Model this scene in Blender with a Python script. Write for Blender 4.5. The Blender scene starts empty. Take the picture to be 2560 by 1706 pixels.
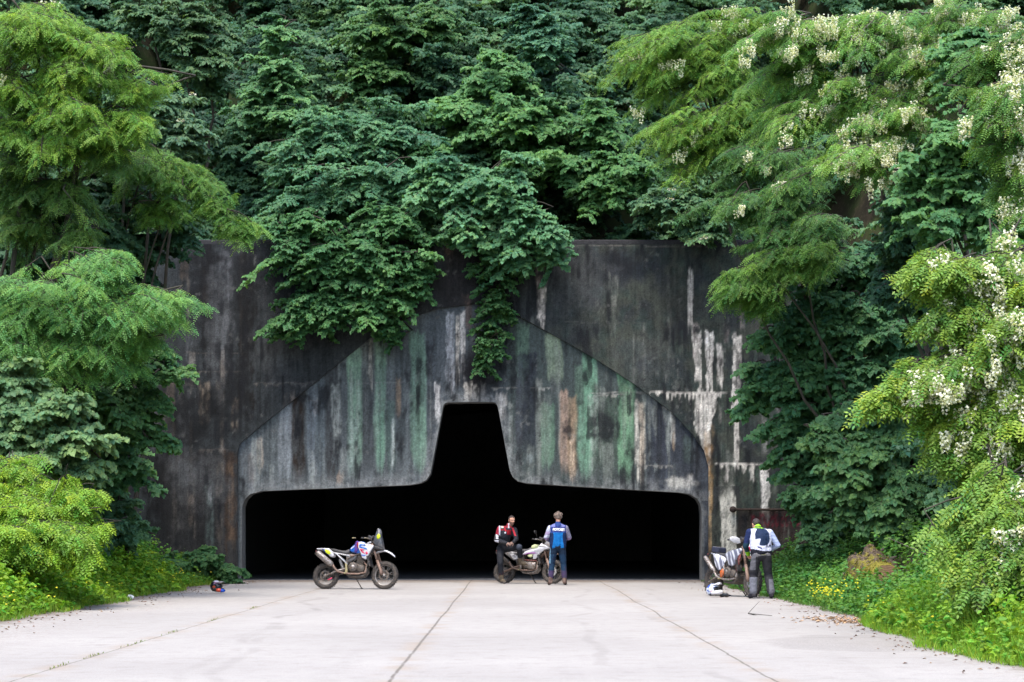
import bpy, bmesh, math, random
import numpy as np
from mathutils import Vector, Matrix
from mathutils.bvhtree import BVHTree

SC = bpy.context.scene
COL = SC.collection
rng = np.random.default_rng(11)
R = math.radians

# ------------------------------------------------------------------ camera
F = 5000.0                      # focal length in photo pixels (2560 wide)
CAMH = 1.38
PITCH = math.atan(474.0 / F)
K = 2560.0 / 2353.0
cam = bpy.data.cameras.new("camera")
cam.sensor_width = 36.0
cam.lens = F / 2560.0 * 36.0
cam.clip_end = 3000.0
cam.clip_start = 0.5
camo = bpy.data.objects.new("camera", cam)
COL.objects.link(camo)
camo.location = (0, 0, CAMH)
camo.rotation_euler = (math.pi / 2 + PITCH, 0, 0)
cam.dof.use_dof = True
cam.dof.focus_distance = 50.0
cam.dof.aperture_fstop = 9.0
SC.camera = camo
CP, SP = math.cos(PITCH), math.sin(PITCH)


def W(u, v, Y):
    """point of the plane y=Y seen at overview pixel u, v (2353 x 1568)"""
    a = (u * K - 1280.0) / F
    b = (853.0 - v * K) / F
    dy = CP - b * SP
    dz = SP + b * CP
    s = Y / dy
    return Vector((a * s, Y, CAMH + dz * s))


def G(u, v):
    """point of the ground plane seen at overview pixel u, v"""
    a = (u * K - 1280.0) / F
    b = (853.0 - v * K) / F
    dy = CP - b * SP
    dz = SP + b * CP
    s = -CAMH / dz
    return Vector((a * s, dy * s, 0.0))


def PIX(x, y, z):
    """overview pixel of world points (numpy)"""
    z = z - CAMH
    fw = y * CP + z * SP
    up = -y * SP + z * CP
    return (1280.0 + F * x / fw) / K, (853.0 - F * up / fw) / K


def M2(px, Y):
    """size in metres of px overview pixels at depth Y"""
    return px * K * Y / F


# ------------------------------------------------------------------ objects
def tag(o, label=None, cat=None, group=None, kind=None):
    if label: o["label"] = label
    if cat: o["category"] = cat
    if group: o["group"] = group
    if kind: o["kind"] = kind
    return o


def empty(name, loc=(0, 0, 0), rz=0.0, label=None, cat=None, group=None, scale=1.0):
    o = bpy.data.objects.new(name, None)
    COL.objects.link(o)
    o.location = loc
    o.rotation_euler = (0, 0, rz)
    o.scale = (scale, scale, scale)
    o.empty_display_size = 0.3
    return tag(o, label, cat, group)


def link(name, me, mats, parent=None, smooth=False):
    o = bpy.data.objects.new(name, me)
    COL.objects.link(o)
    if mats is not None:
        for m in (mats if isinstance(mats, (list, tuple)) else [mats]):
            me.materials.append(m)
    if parent is not None:
        o.parent = parent
    if smooth:
        me.polygons.foreach_set("use_smooth", np.ones(len(me.polygons), dtype=bool))
    return o


def np_mesh(name, V, Fq, colors=None, smooth=False):
    """V (n,3), Fq (m,k) constant-size faces, colors (m,3) per face or (n,3) per vertex"""
    V = np.asarray(V, dtype=np.float32)
    Fq = np.asarray(Fq, dtype=np.int32)
    me = bpy.data.meshes.new(name)
    me.vertices.add(len(V))
    me.vertices.foreach_set("co", V.ravel())
    k = Fq.shape[1]
    me.loops.add(Fq.size)
    me.loops.foreach_set("vertex_index", Fq.ravel())
    me.polygons.add(len(Fq))
    me.polygons.foreach_set("loop_start", np.arange(0, Fq.size, k, dtype=np.int32))
    if smooth:
        me.polygons.foreach_set("use_smooth", np.ones(len(Fq), dtype=bool))
    me.update(calc_edges=True)
    if colors is not None:
        colors = np.asarray(colors, dtype=np.float32)
        dom = 'FACE' if len(colors) == len(Fq) and len(colors) != len(V) else 'POINT'
        at = me.attributes.new("Col", 'FLOAT_COLOR', dom)
        c4 = np.ones((len(colors), 4), dtype=np.float32)
        c4[:, :3] = colors
        at.data.foreach_set("color", c4.ravel())
    return me


class MB:
    """collects shapes with bmesh, built as ONE mesh"""
    def __init__(s): s.V = []; s.F = []; s.S = []
    def add(s, verts, faces, smooth=True):
        n = len(s.V)
        s.V.extend([tuple(v) for v in verts])
        for f in faces:
            s.F.append([i + n for i in f]); s.S.append(smooth)
        return s
    def box(s, c, size, rot=None, bev=0.12):
        """box with chamfered edges"""
        hx, hy, hz = size[0] / 2, size[1] / 2, size[2] / 2
        b = min(hx, hy, hz) * 2 * bev
        bm = bmesh.new()
        bmesh.ops.create_cube(bm, size=1.0)
        for v in bm.verts: v.co = Vector((v.co.x * 2 * hx, v.co.y * 2 * hy, v.co.z * 2 * hz))
        if b > 0:
            bmesh.ops.bevel(bm, geom=list(bm.edges), offset=b, segments=2, affect='EDGES', profile=0.5)
        m = Matrix.Translation(Vector(c))
        if rot is not None: m = m @ rot.to_4x4()
        vs = [m @ v.co for v in bm.verts]
        bm.verts.index_update()
        fs = [[v.index for v in f.verts] for f in bm.faces]
        bm.free()
        return s.add(vs, fs, False)
    def tube(s, pts, rad, n=8, cap=True, flat=1.0):
        pts = [Vector(p) for p in pts]
        m = len(pts)
        if not isinstance(rad, (list, tuple)): rad = [rad] * m
        verts = []; up = Vector((0.13, 0.2, 1)).normalized()
        prev = None
        for i, p in enumerate(pts):
            d = (pts[min(i + 1, m - 1)] - pts[max(i - 1, 0)])
            d = d.normalized() if d.length > 1e-9 else Vector((0, 0, 1))
            if prev is None:
                a = d.cross(up)
                if a.length < 1e-3: a = d.cross(Vector((1, 0, 0)))
                a.normalize()
            else:
                a = (prev - d * prev.dot(d)).normalized()
            prev = a
            b = d.cross(a)
            for k in range(n):
                t = 2 * math.pi * k / n
                verts.append(p + a * (math.cos(t) * rad[i]) + b * (math.sin(t) * rad[i] * flat))
        faces = []
        for i in range(m - 1):
            for k in range(n):
                k2 = (k + 1) % n
                faces.append([i * n + k, i * n + k2, (i + 1) * n + k2, (i + 1) * n + k])
        if cap:
            faces.append(list(range(n))[::-1]); faces.append([(m - 1) * n + k for k in range(n)])
        return s.add(verts, faces)
    def lathe(s, prof, origin, axis='y', n=32, closed=False):
        """prof: list of (radius, along-axis)"""
        o = Vector(origin); verts = []; m = len(prof)
        for k in range(n):
            t = 2 * math.pi * k / n
            for r, a in prof:
                c, d = r * math.cos(t), r * math.sin(t)
                if axis == 'y': verts.append(o + Vector((c, a, d)))
                elif axis == 'x': verts.append(o + Vector((a, c, d)))
                else: verts.append(o + Vector((c, d, a)))
        faces = []
        for k in range(n):
            k2 = (k + 1) % n
            for i in range(m if closed else m - 1):
                j = (i + 1) % m
                faces.append([k * m + i, k2 * m + i, k2 * m + j, k * m + j])
        return s.add(verts, faces)
    def ball(s, c, r, n=12, rot=None):
        if not isinstance(r, (list, tuple)): r = (r, r, r)
        c = Vector(c); verts = []; h = n // 2
        for i in range(h + 1):
            ph = math.pi * i / h
            for k in range(n):
                t = 2 * math.pi * k / n
                v = Vector((r[0] * math.sin(ph) * math.cos(t), r[1] * math.sin(ph) * math.sin(t), r[2] * math.cos(ph)))
                if rot is not None: v = rot @ v
                verts.append(c + v)
        faces = []
        for i in range(h):
            for k in range(n):
                k2 = (k + 1) % n
                faces.append([i * n + k, (i + 1) * n + k, (i + 1) * n + k2, i * n + k2])
        return s.add(verts, faces)
    def pillow(s, pts, y, w, shrink=0.86, bulge=None):
        """silhouette polygon in x,z, thick 2w in y around y, rounded off towards both sides"""
        cx = sum(p[0] for p in pts) / len(pts); cz = sum(p[1] for p in pts) / len(pts)
        verts = []; n = len(pts)
        rings = [(-1.0, shrink), (-0.8, 0.5 + shrink / 2), (-0.4, 1.0), (0.4, 1.0), (0.8, 0.5 + shrink / 2), (1.0, shrink)]
        for a, sc in rings:
            for p in pts:
                ww = w if not callable(w) else w(p[0], p[1])
                verts.append((cx + (p[0] - cx) * sc, y + a * ww, cz + (p[1] - cz) * sc))
        faces = []
        for i in range(len(rings) - 1):
            for k in range(n):
                k2 = (k + 1) % n
                faces.append([i * n + k, i * n + k2, (i + 1) * n + k2, (i + 1) * n + k])
        faces.append(list(range(n))[::-1]); faces.append([(len(rings) - 1) * n + k for k in range(n)])
        return s.add(verts, faces)
    def mesh(s, name):
        me = bpy.data.meshes.new(name)
        me.from_pydata(s.V, [], s.F)
        me.polygons.foreach_set("use_smooth", np.array(s.S, dtype=bool))
        bm = bmesh.new(); bm.from_mesh(me)
        bmesh.ops.recalc_face_normals(bm, faces=bm.faces)
        bm.to_mesh(me); bm.free()
        me.update()
        return me
    def build(s, name, mat, parent=None):
        return link(name, s.mesh(name), mat, parent)


# ------------------------------------------------------------------ numpy noise
def _hash(ix, iy, seed):
    h = (ix.astype(np.int64) * 374761393 + iy.astype(np.int64) * 668265263 + seed * 1442695041) & 0x7fffffff
    h = ((h ^ (h >> 13)) * 1274126177) & 0x7fffffff
    h = h ^ (h >> 16)
    return (h & 0xffff) / 65535.0


def vnoise(x, y, seed=0):
    x = np.asarray(x, dtype=np.float64); y = np.asarray(y, dtype=np.float64)
    ix = np.floor(x); iy = np.floor(y)
    fx = x - ix; fy = y - iy
    fx = fx * fx * (3 - 2 * fx); fy = fy * fy * (3 - 2 * fy)
    a = _hash(ix, iy, seed); b = _hash(ix + 1, iy, seed)
    c = _hash(ix, iy + 1, seed); d = _hash(ix + 1, iy + 1, seed)
    return (a * (1 - fx) + b * fx) * (1 - fy) + (c * (1 - fx) + d * fx) * fy


def fbm(x, y, seed=0, octv=4):
    s = 0; a = 0.5; t = 0
    for i in range(octv):
        s = s + a * vnoise(x * 2 ** i, y * 2 ** i, seed + i * 17); t += a; a *= 0.55
    return s / t


def sm(a, b, x):
    t = np.clip((x - a) / (b - a), 0, 1)
    return t * t * (3 - 2 * t)


def lin(c):
    """sRGB 0-255 to linear"""
    c = np.asarray(c, dtype=np.float64) / 255.0
    return np.where(c <= 0.04045, c / 12.92, ((c + 0.055) / 1.055) ** 2.4)


# ------------------------------------------------------------------ materials
def new_mat(name):
    m = bpy.data.materials.new(name)
    m.use_nodes = True
    nt = m.node_tree
    b = nt.nodes["Principled BSDF"]
    return m, nt, b


def mat(name, color, rough=0.6, metal=0.0, var=0.12, scale=8.0, bump=0.0, dirt=None, dirt_amt=0.0, spec=0.5, attr=False):
    """procedural principled material: colour broken up by noise, optional dirt layer"""
    m, nt, b = new_mat(name)
    N, L = nt.nodes, nt.links
    b.inputs["Roughness"].default_value = rough
    b.inputs["Metallic"].default_value = metal
    b.inputs["Specular IOR Level"].default_value = spec
    tc = N.new("ShaderNodeTexCoord")
    nz = N.new("ShaderNodeTexNoise"); nz.inputs["Scale"].default_value = scale; nz.inputs["Detail"].default_value = 5
    L.new(tc.outputs["Object"], nz.inputs["Vector"])
    mr = N.new("ShaderNodeMapRange")
    mr.inputs[1].default_value = 0.3; mr.inputs[2].default_value = 0.7
    mr.inputs[3].default_value = 1 - var; mr.inputs[4].default_value = 1 + var
    L.new(nz.outputs["Fac"], mr.inputs[0])
    mul = N.new("ShaderNodeMix"); mul.data_type = 'RGBA'; mul.blend_type = 'MULTIPLY'; mul.inputs[0].default_value = 1.0
    if attr:
        at = N.new("ShaderNodeAttribute"); at.attribute_name = "Col"
        L.new(at.outputs["Color"], mul.inputs[6])
    else:
        mul.inputs[6].default_value = (*color, 1)
    cmb = N.new("ShaderNodeCombineColor")
    for i in range(3): L.new(mr.outputs[0], cmb.inputs[i])
    L.new(cmb.outputs[0], mul.inputs[7])
    out = mul.outputs[2]
    if dirt is not None:
        n2 = N.new("ShaderNodeTexNoise"); n2.inputs["Scale"].default_value = scale * 1.7; n2.inputs["Detail"].default_value = 6
        L.new(tc.outputs["Object"], n2.inputs["Vector"])
        r2 = N.new("ShaderNodeMapRange"); r2.inputs[1].default_value = 0.62 - 0.35 * dirt_amt; r2.inputs[2].default_value = 0.80 - 0.3 * dirt_amt
        L.new(n2.outputs["Fac"], r2.inputs[0])
        mx = N.new("ShaderNodeMix"); mx.data_type = 'RGBA'
        L.new(r2.outputs[0], mx.inputs[0]); L.new(out, mx.inputs[6]); mx.inputs[7].default_value = (*dirt, 1)
        out = mx.outputs[2]
        rr = N.new("ShaderNodeMapRange"); rr.inputs[3].default_value = rough; rr.inputs[4].default_value = max(rough, 0.8)
        L.new(r2.outputs[0], rr.inputs[0]); L.new(rr.outputs[0], b.inputs["Roughness"])
    L.new(out, b.inputs["Base Color"])
    if bump > 0:
        bp = N.new("ShaderNodeBump"); bp.inputs["Strength"].default_value = bump; bp.inputs["Distance"].default_value = 0.02
        L.new(nz.outputs["Fac"], bp.inputs["Height"]); L.new(bp.outputs[0], b.inputs["Normal"])
    return m


def leaf_mat(name, gloss=0.42, trans=0.35, spec=0.35):
    """leaf: per-leaf colour from the mesh, glossy upper side, light shining through"""
    m, nt, b = new_mat(name)
    N, L = nt.nodes, nt.links
    at = N.new("ShaderNodeAttribute"); at.attribute_name = "Col"
    b.inputs["Roughness"].default_value = gloss
    b.inputs["Specular IOR Level"].default_value = spec
    L.new(at.outputs["Color"], b.inputs["Base Color"])
    tr = N.new("ShaderNodeBsdfTranslucent")
    g = N.new("ShaderNodeMix"); g.data_type = 'RGBA'; g.blend_type = 'MULTIPLY'; g.inputs[0].default_value = 1.0
    L.new(at.outputs["Color"], g.inputs[6]); g.inputs[7].default_value = (1.25, 1.2, 0.5, 1)
    L.new(g.outputs[2], tr.inputs["Color"])
    ms = N.new("ShaderNodeMixShader"); ms.inputs[0].default_value = trans
    L.new(b.outputs[0], ms.inputs[1]); L.new(tr.outputs[0], ms.inputs[2])
    L.new(ms.outputs[0], N["Material Output"].inputs["Surface"])
    return m


M = {}
# ------------------------------------------------------------------ light
SUN_EL, SUN_AZ = 66.0, 200.0     # degrees; azimuth clockwise from +Y (the view direction)
w = bpy.data.worlds.new("World")
SC.world = w
w.use_nodes = True
wn, wl = w.node_tree.nodes, w.node_tree.links
sky = wn.new("ShaderNodeTexSky")
sky.sky_type = 'NISHITA'
sky.sun_disc = False
sky.sun_elevation = R(SUN_EL)
sky.sun_rotation = R(SUN_AZ)
sky.air_density = 1.0
sky.dust_density = 3.0
sky.ozone_density = 1.0
bg = wn["Background"]
bg.inputs["Strength"].default_value = 0.15
wl.new(sky.outputs[0], bg.inputs["Color"])
sl = bpy.data.lights.new("sun", 'SUN')
sl.energy = 1.05
sl.angle = R(20)
sl.color = (1.0, 0.96, 0.9)
so = bpy.data.objects.new("sun", sl)
COL.objects.link(so)
sd = Vector((math.sin(R(SUN_AZ)) * math.cos(R(SUN_EL)), math.cos(R(SUN_AZ)) * math.cos(R(SUN_EL)), math.sin(R(SUN_EL))))
so.rotation_euler = sd.to_track_quat('Z', 'Y').to_euler()
so.location = (0, 20, 40)
SC.view_settings.view_transform = 'Standard'
SC.view_settings.look = 'None'
SC.view_settings.gamma = 1.0
SC.view_settings.exposure = 1.55
SC.cycles.max_bounces = 8
SC.cycles.diffuse_bounces = 4
SC.cycles.transmission_bounces = 4
SC.cycles.transparent_max_bounces = 4
SC.cycles.filter_width = 1.5
SC.cycles.use_denoising = True
# ------------------------------------------------------------------ portal
YW, YP = 55.6, 55.70
OPEN = [(556, 1345), (556, 1165), (562, 1148), (575, 1136), (600, 1129), (690, 1125), (780, 1122), (940, 1115), (965, 1111), (980, 1103),
        (989, 1089), (1004, 1010), (1018, 935), (1021, 928), (1028, 925), (1080, 924), (1134, 924), (1140, 927), (1144, 935), (1158, 1010), (1171, 1080),
        (1178, 1096), (1190, 1106), (1210, 1111), (1400, 1123), (1560, 1132), (1585, 1136), (1602, 1146), (1610, 1160), (1613, 1180), (1613, 1345)]
PEAK = [(546, 1345), (546, 1040), (551, 1020), (592, 985), (687, 909), (782, 832), (851, 777), (930, 735), (1010, 708), (1090, 698),
        (1160, 712), (1200, 731), (1306, 789), (1375, 829), (1459, 884), (1545, 948), (1591, 998), (1618, 1036), (1628, 1075), (1628, 1345)]


def poly_world(P, Y, zfloor=-0.05):
    out = []
    for u, v in P:
        p = W(u, v, Y)
        out.append((p.x, max(p.z, zfloor)))
    return np.array(out)


def inside(px, py, poly):
    r = np.zeros(px.shape, dtype=bool)
    n = len(poly); j = n - 1
    for i in range(n):
        xi, yi = poly[i]; xj, yj = poly[j]
        if yi != yj:
            c = ((yi > py) != (yj > py)) & (px < (xj - xi) * (py - yi) / (yj - yi) + xi)
            r ^= c
        j = i
    return r


def snap(P, poly, maxd):
    """pull points that lie near the polyline onto it"""
    best = np.full(len(P), 1e9); tgt = P.copy()
    for a, b in zip(poly[:-1], poly[1:]):
        d = b - a; L2 = (d ** 2).sum()
        t = np.clip(((P - a) @ d) / L2, 0, 1)
        q = a + t[:, None] * d
        e = ((P - q) ** 2).sum(1)
        k = e < best
        best[k] = e[k]; tgt[k] = q[k]
    k = best < maxd ** 2
    P[k] = tgt[k]
    return P


def dist_poly(P, poly):
    best = np.full(len(P), 1e9)
    for a, b in zip(poly[:-1], poly[1:]):
        d = b - a; L2 = (d ** 2).sum()
        t = np.clip(((P - a) @ d) / L2, 0, 1)
        q = a + t[:, None] * d
        best = np.minimum(best, ((P - q) ** 2).sum(1))
    return np.sqrt(best)


def cut_grid(x0, x1, z0, ztop, step, poly, Y):
    nx = int((x1 - x0) / step); nz = int((ztop - z0) / step)
    xs = np.linspace(x0, x1, nx + 1); zs = np.linspace(z0, ztop, nz + 1)
    X, Z = np.meshgrid(xs, zs)
    P = np.stack([X.ravel(), Z.ravel()], 1)
    ii, jj = np.meshgrid(np.arange(nx), np.arange(nz))
    a = (jj * (nx + 1) + ii).ravel()
    Q = np.stack([a, a + 1, a + nx + 2, a + nx + 1], 1)
    c = P[Q].mean(1)
    keep = ~inside(c[:, 0], c[:, 1], poly)
    cnt_all = np.bincount(Q.ravel(), minlength=len(P))
    Q2 = Q[keep]
    cnt = np.bincount(Q2.ravel(), minlength=len(P))
    edge = (cnt > 0) & (cnt < cnt_all)
    idx = np.where(edge)[0]
    P[idx] = snap(P[idx].copy(), poly, step * 1.6)
    used = np.where(cnt > 0)[0]
    remap = -np.ones(len(P), dtype=np.int64); remap[used] = np.arange(len(used))
    P = P[used]; Q2 = remap[Q2]
    V = np.stack([P[:, 0], np.full(len(P), Y), P[:, 1]], 1)
    return V, Q2


def A(cx, cy): return 275.7 + .5275 * cx, 514.7 + .5275 * cy
def B(cx, cy): return 1011.0 + .5275 * cx, 514.7 + .5275 * cy


class Paint:
    """stains, runs and faded paint of a wall, laid down in overview pixels of the wall face"""
    def __init__(s, u, v, base):
        s.u, s.v = u, v
        s.c = np.tile(np.array(base, dtype=np.float64), (len(u), 1))
        s.k = 0; s.brag = .18; s.bnoise = .32; s.bpatch = .25
    def over(s, m, col):
        m = np.clip(m, 0, 1)[:, None]
        s.c = s.c * (1 - m) + np.array(col) * m
    def mul(s, f): s.c *= f[:, None] if getattr(f, 'ndim', 0) == 1 else f
    def run(s, x0, x1, y0, y1, col, a=1.0, soft=None, rag=None, fade=0.25, top=6.0, noise=None):
        """a run of stain down the wall between x0..x1, from y0 to y1"""
        s.k += 1; k = s.k * 7
        lum = float(np.mean(col)) / GAIN
        crisp = lum > .22                     # lime runs: sharp and ragged; faded paint and damp: broad soft bands
        if soft is None: soft = 1.7 if crisp else 4.5
        if rag is None: rag = .62 if crisp else s.brag
        if noise is None: noise = .5 if crisp else s.bnoise
        u, v = s.u, s.v
        sel = (u > x0 - 25) & (u < x1 + 25) & (v > y0 - 25) & (v < y1 + 25)
        if not sel.any(): return
        u = u[sel]; v = v[sel]
        w = (x1 - x0) / 2; cx = (x0 + x1) / 2
        wob = (vnoise(v / 60.0, v * 0 + k, k) - .5) * w * .4
        hw = w * (1 - rag * (.6 * vnoise(v / 34.0, (u > cx) * 3.0 + k, k + 1) + .4 * vnoise(v / 9.0, (u > cx) * 3.0 + k, k + 6)))
        t = np.clip((v - y0) / max(y1 - y0, 1), 0, 1)
        hw = hw * (1 - 0.55 * sm(1 - fade, 1.0, t))
        m = 1 - sm(hw - soft * .5, hw + soft, np.abs(u - cx - wob))
        yy0 = y0 + (vnoise(u / 5.0, u * 0 + k, k + 2) - .5) * 14
        yy1 = y1 - (vnoise(u / 3.2, u * 0 + k, k + 3)) * (y1 - y0) * .30
        yy1 = yy1 if crisp else y1 - (y1 - yy1) * .35
        m = m * sm(yy0 - top * .5, yy0 + top, v) * (1 - sm(yy1 - (y1 - y0) * (.10 if crisp else .2) - 2, yy1 + 4, v))
        st = vnoise(u / 2.2, v / 45.0, k + 4) * .6 + vnoise(u / 5.0, v / 9.0, k + 5) * .4
        m = m * (1 - noise + noise * sm(.18, .58, st)) * a
        if not crisp: m = m * (1 - s.bpatch + s.bpatch * sm(.36, .60, fbm(u / 10, v / 24, k + 7, 4)))
        else: m = m * (.35 + .65 * sm(.30, .52, fbm(u / 7, v / 16, k + 7, 4)))
        full = np.zeros(len(s.u)); full[sel] = m
        s.over(full, col)
    def blot(s, cx, cy, rx, ry, col, a=1.0, soft=.6, rough=.6):
        s.k += 1; k = s.k * 7
        d = np.sqrt(((s.u - cx) / rx) ** 2 + ((s.v - cy) / ry) ** 2)
        d = d + (fbm(s.u / 22, s.v / 22, k) - .5) * rough * 2
        s.over((1 - sm(1 - soft, 1 + soft, d)) * a, col)
    def line(s, x0, x1, y, col, a=.6, w=1.3, drip=0, col2=None):
        s.k += 1; k = s.k * 7
        yy = y + (vnoise(s.u / 30, s.u * 0 + k, k) - .5) * 5
        m = (1 - sm(w * .5, w * 1.6, np.abs(s.v - yy))) * sm(x0 - 8, x0 + 4, s.u) * (1 - sm(x1 - 4, x1 + 8, s.u))
        m = m * (.35 + .65 * sm(.3, .6, vnoise(s.u / 9, s.u * 0 + k, k + 1)))
        s.over(m * a, col)
        if drip:
            L = drip * sm(.45, .95, vnoise(s.u / 4.5, s.u * 0 + k, k + 2))
            m2 = sm(yy - 1, yy + 1, s.v) * (1 - sm(L * .5, L + 1, s.v - yy)) * sm(x0 - 8, x0 + 4, s.u) * (1 - sm(x1 - 4, x1 + 8, s.u)) * (L > 1.5)
            s.over(m2 * a, col if col2 is None else col2)


GAIN = 1.08


def fine_runs(p, u0, u1, v0, v1, n, seed, dark, light, lo=.25, hi=.6):
    """many thin runs starting at pour joints and edges"""
    r = random.Random(seed)
    joints = [566, 640, 742, 806, 884, 905, 1035, 1066]
    for i in range(n):
        x = r.uniform(u0, u1); w = r.choice([2, 2, 3, 4, 6, 9, 14])
        y = (r.choice(joints) if r.random() < .6 else r.uniform(v0, v1)); y = max(y, v0)
        L = r.uniform(60, 330)
        c = dark if r.random() < .62 else light
        tint_ = r.uniform(.8, 1.15)
        p.run(x - w, x + w, y, min(y + L, v1 + 20), c8(*[q * tint_ for q in c]), r.uniform(lo, hi), soft=3.5, fade=.7, noise=.6)




def c8(*c): return lin(c) * GAIN


def common(p, amt=.42):
    """streaks, mottling and pitting over the whole face"""
    u, v = p.u, p.v
    s1 = vnoise(u / 3.1, v / 160.0, 901); s2 = vnoise(u / 9.0, v / 260.0, 902); s3 = fbm(u / 26, v / 26, 903, 5)
    s4 = vnoise(u / 2.0, v / 2.0, 904); s5 = fbm(u / 5, v / 7, 906, 3)
    s6 = fbm(u / 2.6, v / 4.0, 908, 3)
    f = 1 + amt * ((s6 - .5) * 1.6 + (s1 - .5) * .9 + (s2 - .5) * .8 + (s3 - .5) * 1.5 + (s4 - .5) * .5 + (s5 - .5) * 1.1)
    p.mul(np.clip(f, .35, 1.9))
    blk = sm(.50, .70, fbm(u / 34, v / 70, 931, 5)) * sm(.40, .62, vnoise(u / 7.0, v / 120.0, 932) * .6 + fbm(u / 11, v / 16, 933) * .4)
    p.over(blk * .85, c8(22, 24, 28))
    wht = sm(.62, .78, fbm(u / 9, v / 13, 941, 4)) * sm(.5, .75, fbm(u / 60, v / 60, 942))
    p.over(wht * .35, c8(120, 120, 116))
    pit = sm(.86, .93, vnoise(u / 3.4, v / 3.4, 905) * .7 + vnoise(u / 40, v / 40, 907) * .3)
    p.over(pit * .7, c8(14, 14, 16))


wall_x0, wall_x1 = W(262, 1300, YW).x, W(1960, 1300, YW).x
wall_top = W(1200, 562, YW).z
peak_w = poly_world(PEAK, YW)
open_w = poly_world(OPEN, YP)

# ---- outer wall face
V, Q = cut_grid(wall_x0, wall_x1, -0.03, wall_top, 0.034, peak_w, YW)
u, v = PIX(V[:, 0], V[:, 1], V[:, 2])
p = Paint(u, v, c8(44, 48, 49)); p.brag, p.bnoise, p.bpatch = .55, .5, .85
lf = 1 - sm(880, 1150, u)
p.over(lf, c8(46, 50, 52))
p.over(sm(1200, 1330, u) * .8 * sm(.3, .62, fbm(u / 40, v / 40, 31)), c8(62, 66, 58))
p.over(sm(1200, 1330, u) * .55 * sm(.45, .7, fbm(u / 18, v / 24, 32)), c8(42, 56, 52))


def runsA(L, f=A):
    for x0, x1, y0, y1, col, a in L:
        (u0, v0), (u1, v1) = f(x0, y0), f(x1, y1)
        p.run(u0, u1, v0, v1, col, a)


DK, BB, GY, TAN, BRN, BL, WH = c8(14, 14, 16), c8(22, 19, 17), c8(84, 85, 88), c8(138, 124, 108), c8(82, 72, 62), c8(104, 116, 118), c8(205, 199, 190)
runsA([(90, 205, 500, 1500, DK, .9), (340, 420, 60, 1000, DK, .9), (500, 600, 100, 960, BB, 1), (0, 80, 500, 1400, c8(34, 36, 42), .9),
       (425, 505, 120, 720, GY, .8), (285, 345, 340, 660, GY, .7), (245, 315, 740, 1000, GY, .75), (585, 640, 90, 470, c8(60, 60, 64), .7),
       (120, 185, 600, 930, BRN, .8), (185, 245, 620, 980, c8(104, 94, 84), .8), (325, 395, 690, 900, TAN, .65), (485, 515, 760, 920, TAN, .8), (262, 300, 120, 260, BRN, .7),
       (360, 390, 200, 420, BRN, .5), (420, 440, 680, 800, TAN, .6), (250, 280, 700, 800, c8(130, 126, 124), .5), (300, 330, 560, 760, c8(140, 136, 130), .5), (435, 450, 640, 680, c8(150, 146, 140), .6)])
p.over((1 - sm(470, 560, u)) * sm(1020, 1060, v) * sm(360, 390, u) * .75, c8(60, 58, 57))
runsA([(220, 260, 980, 1400, c8(92, 88, 84), .7), (290, 330, 1000, 1300, c8(88, 80, 75), .7), (330, 372, 980, 1500, c8(40, 36, 36), .8), (372, 415, 1120, 1490, c8(100, 114, 110), .75),
       (382, 402, 1140, 1230, c8(160, 162, 164), .8), (415, 452, 1010, 1500, c8(90, 82, 74), .7), (450, 522, 985, 1520, c8(62, 50, 42), 1), (470, 500, 1040, 1500, c8(100, 82, 66), .6),
       (230, 250, 1150, 1330, c8(150, 140, 130), .5), (300, 320, 1180, 1330, c8(140, 124, 110), .5), (100, 150, 1300, 1420, c8(52, 54, 58), .6), (512, 530, 1180, 1560, c8(92, 98, 104), .8)])
for x0, x1, y in ((350, 480, 985), (590, 800, 695), (300, 530, 560), (320, 520, 645), (240, 350, 690)):
    p.line(A(x0, y)[0], A(x1, y)[0], A(0, y)[1], c8(104, 98, 92), .55, 1.2, drip=10)
p.line(620, 960, 880, c8(92, 90, 90), .5, 1.2, drip=14)
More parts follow.
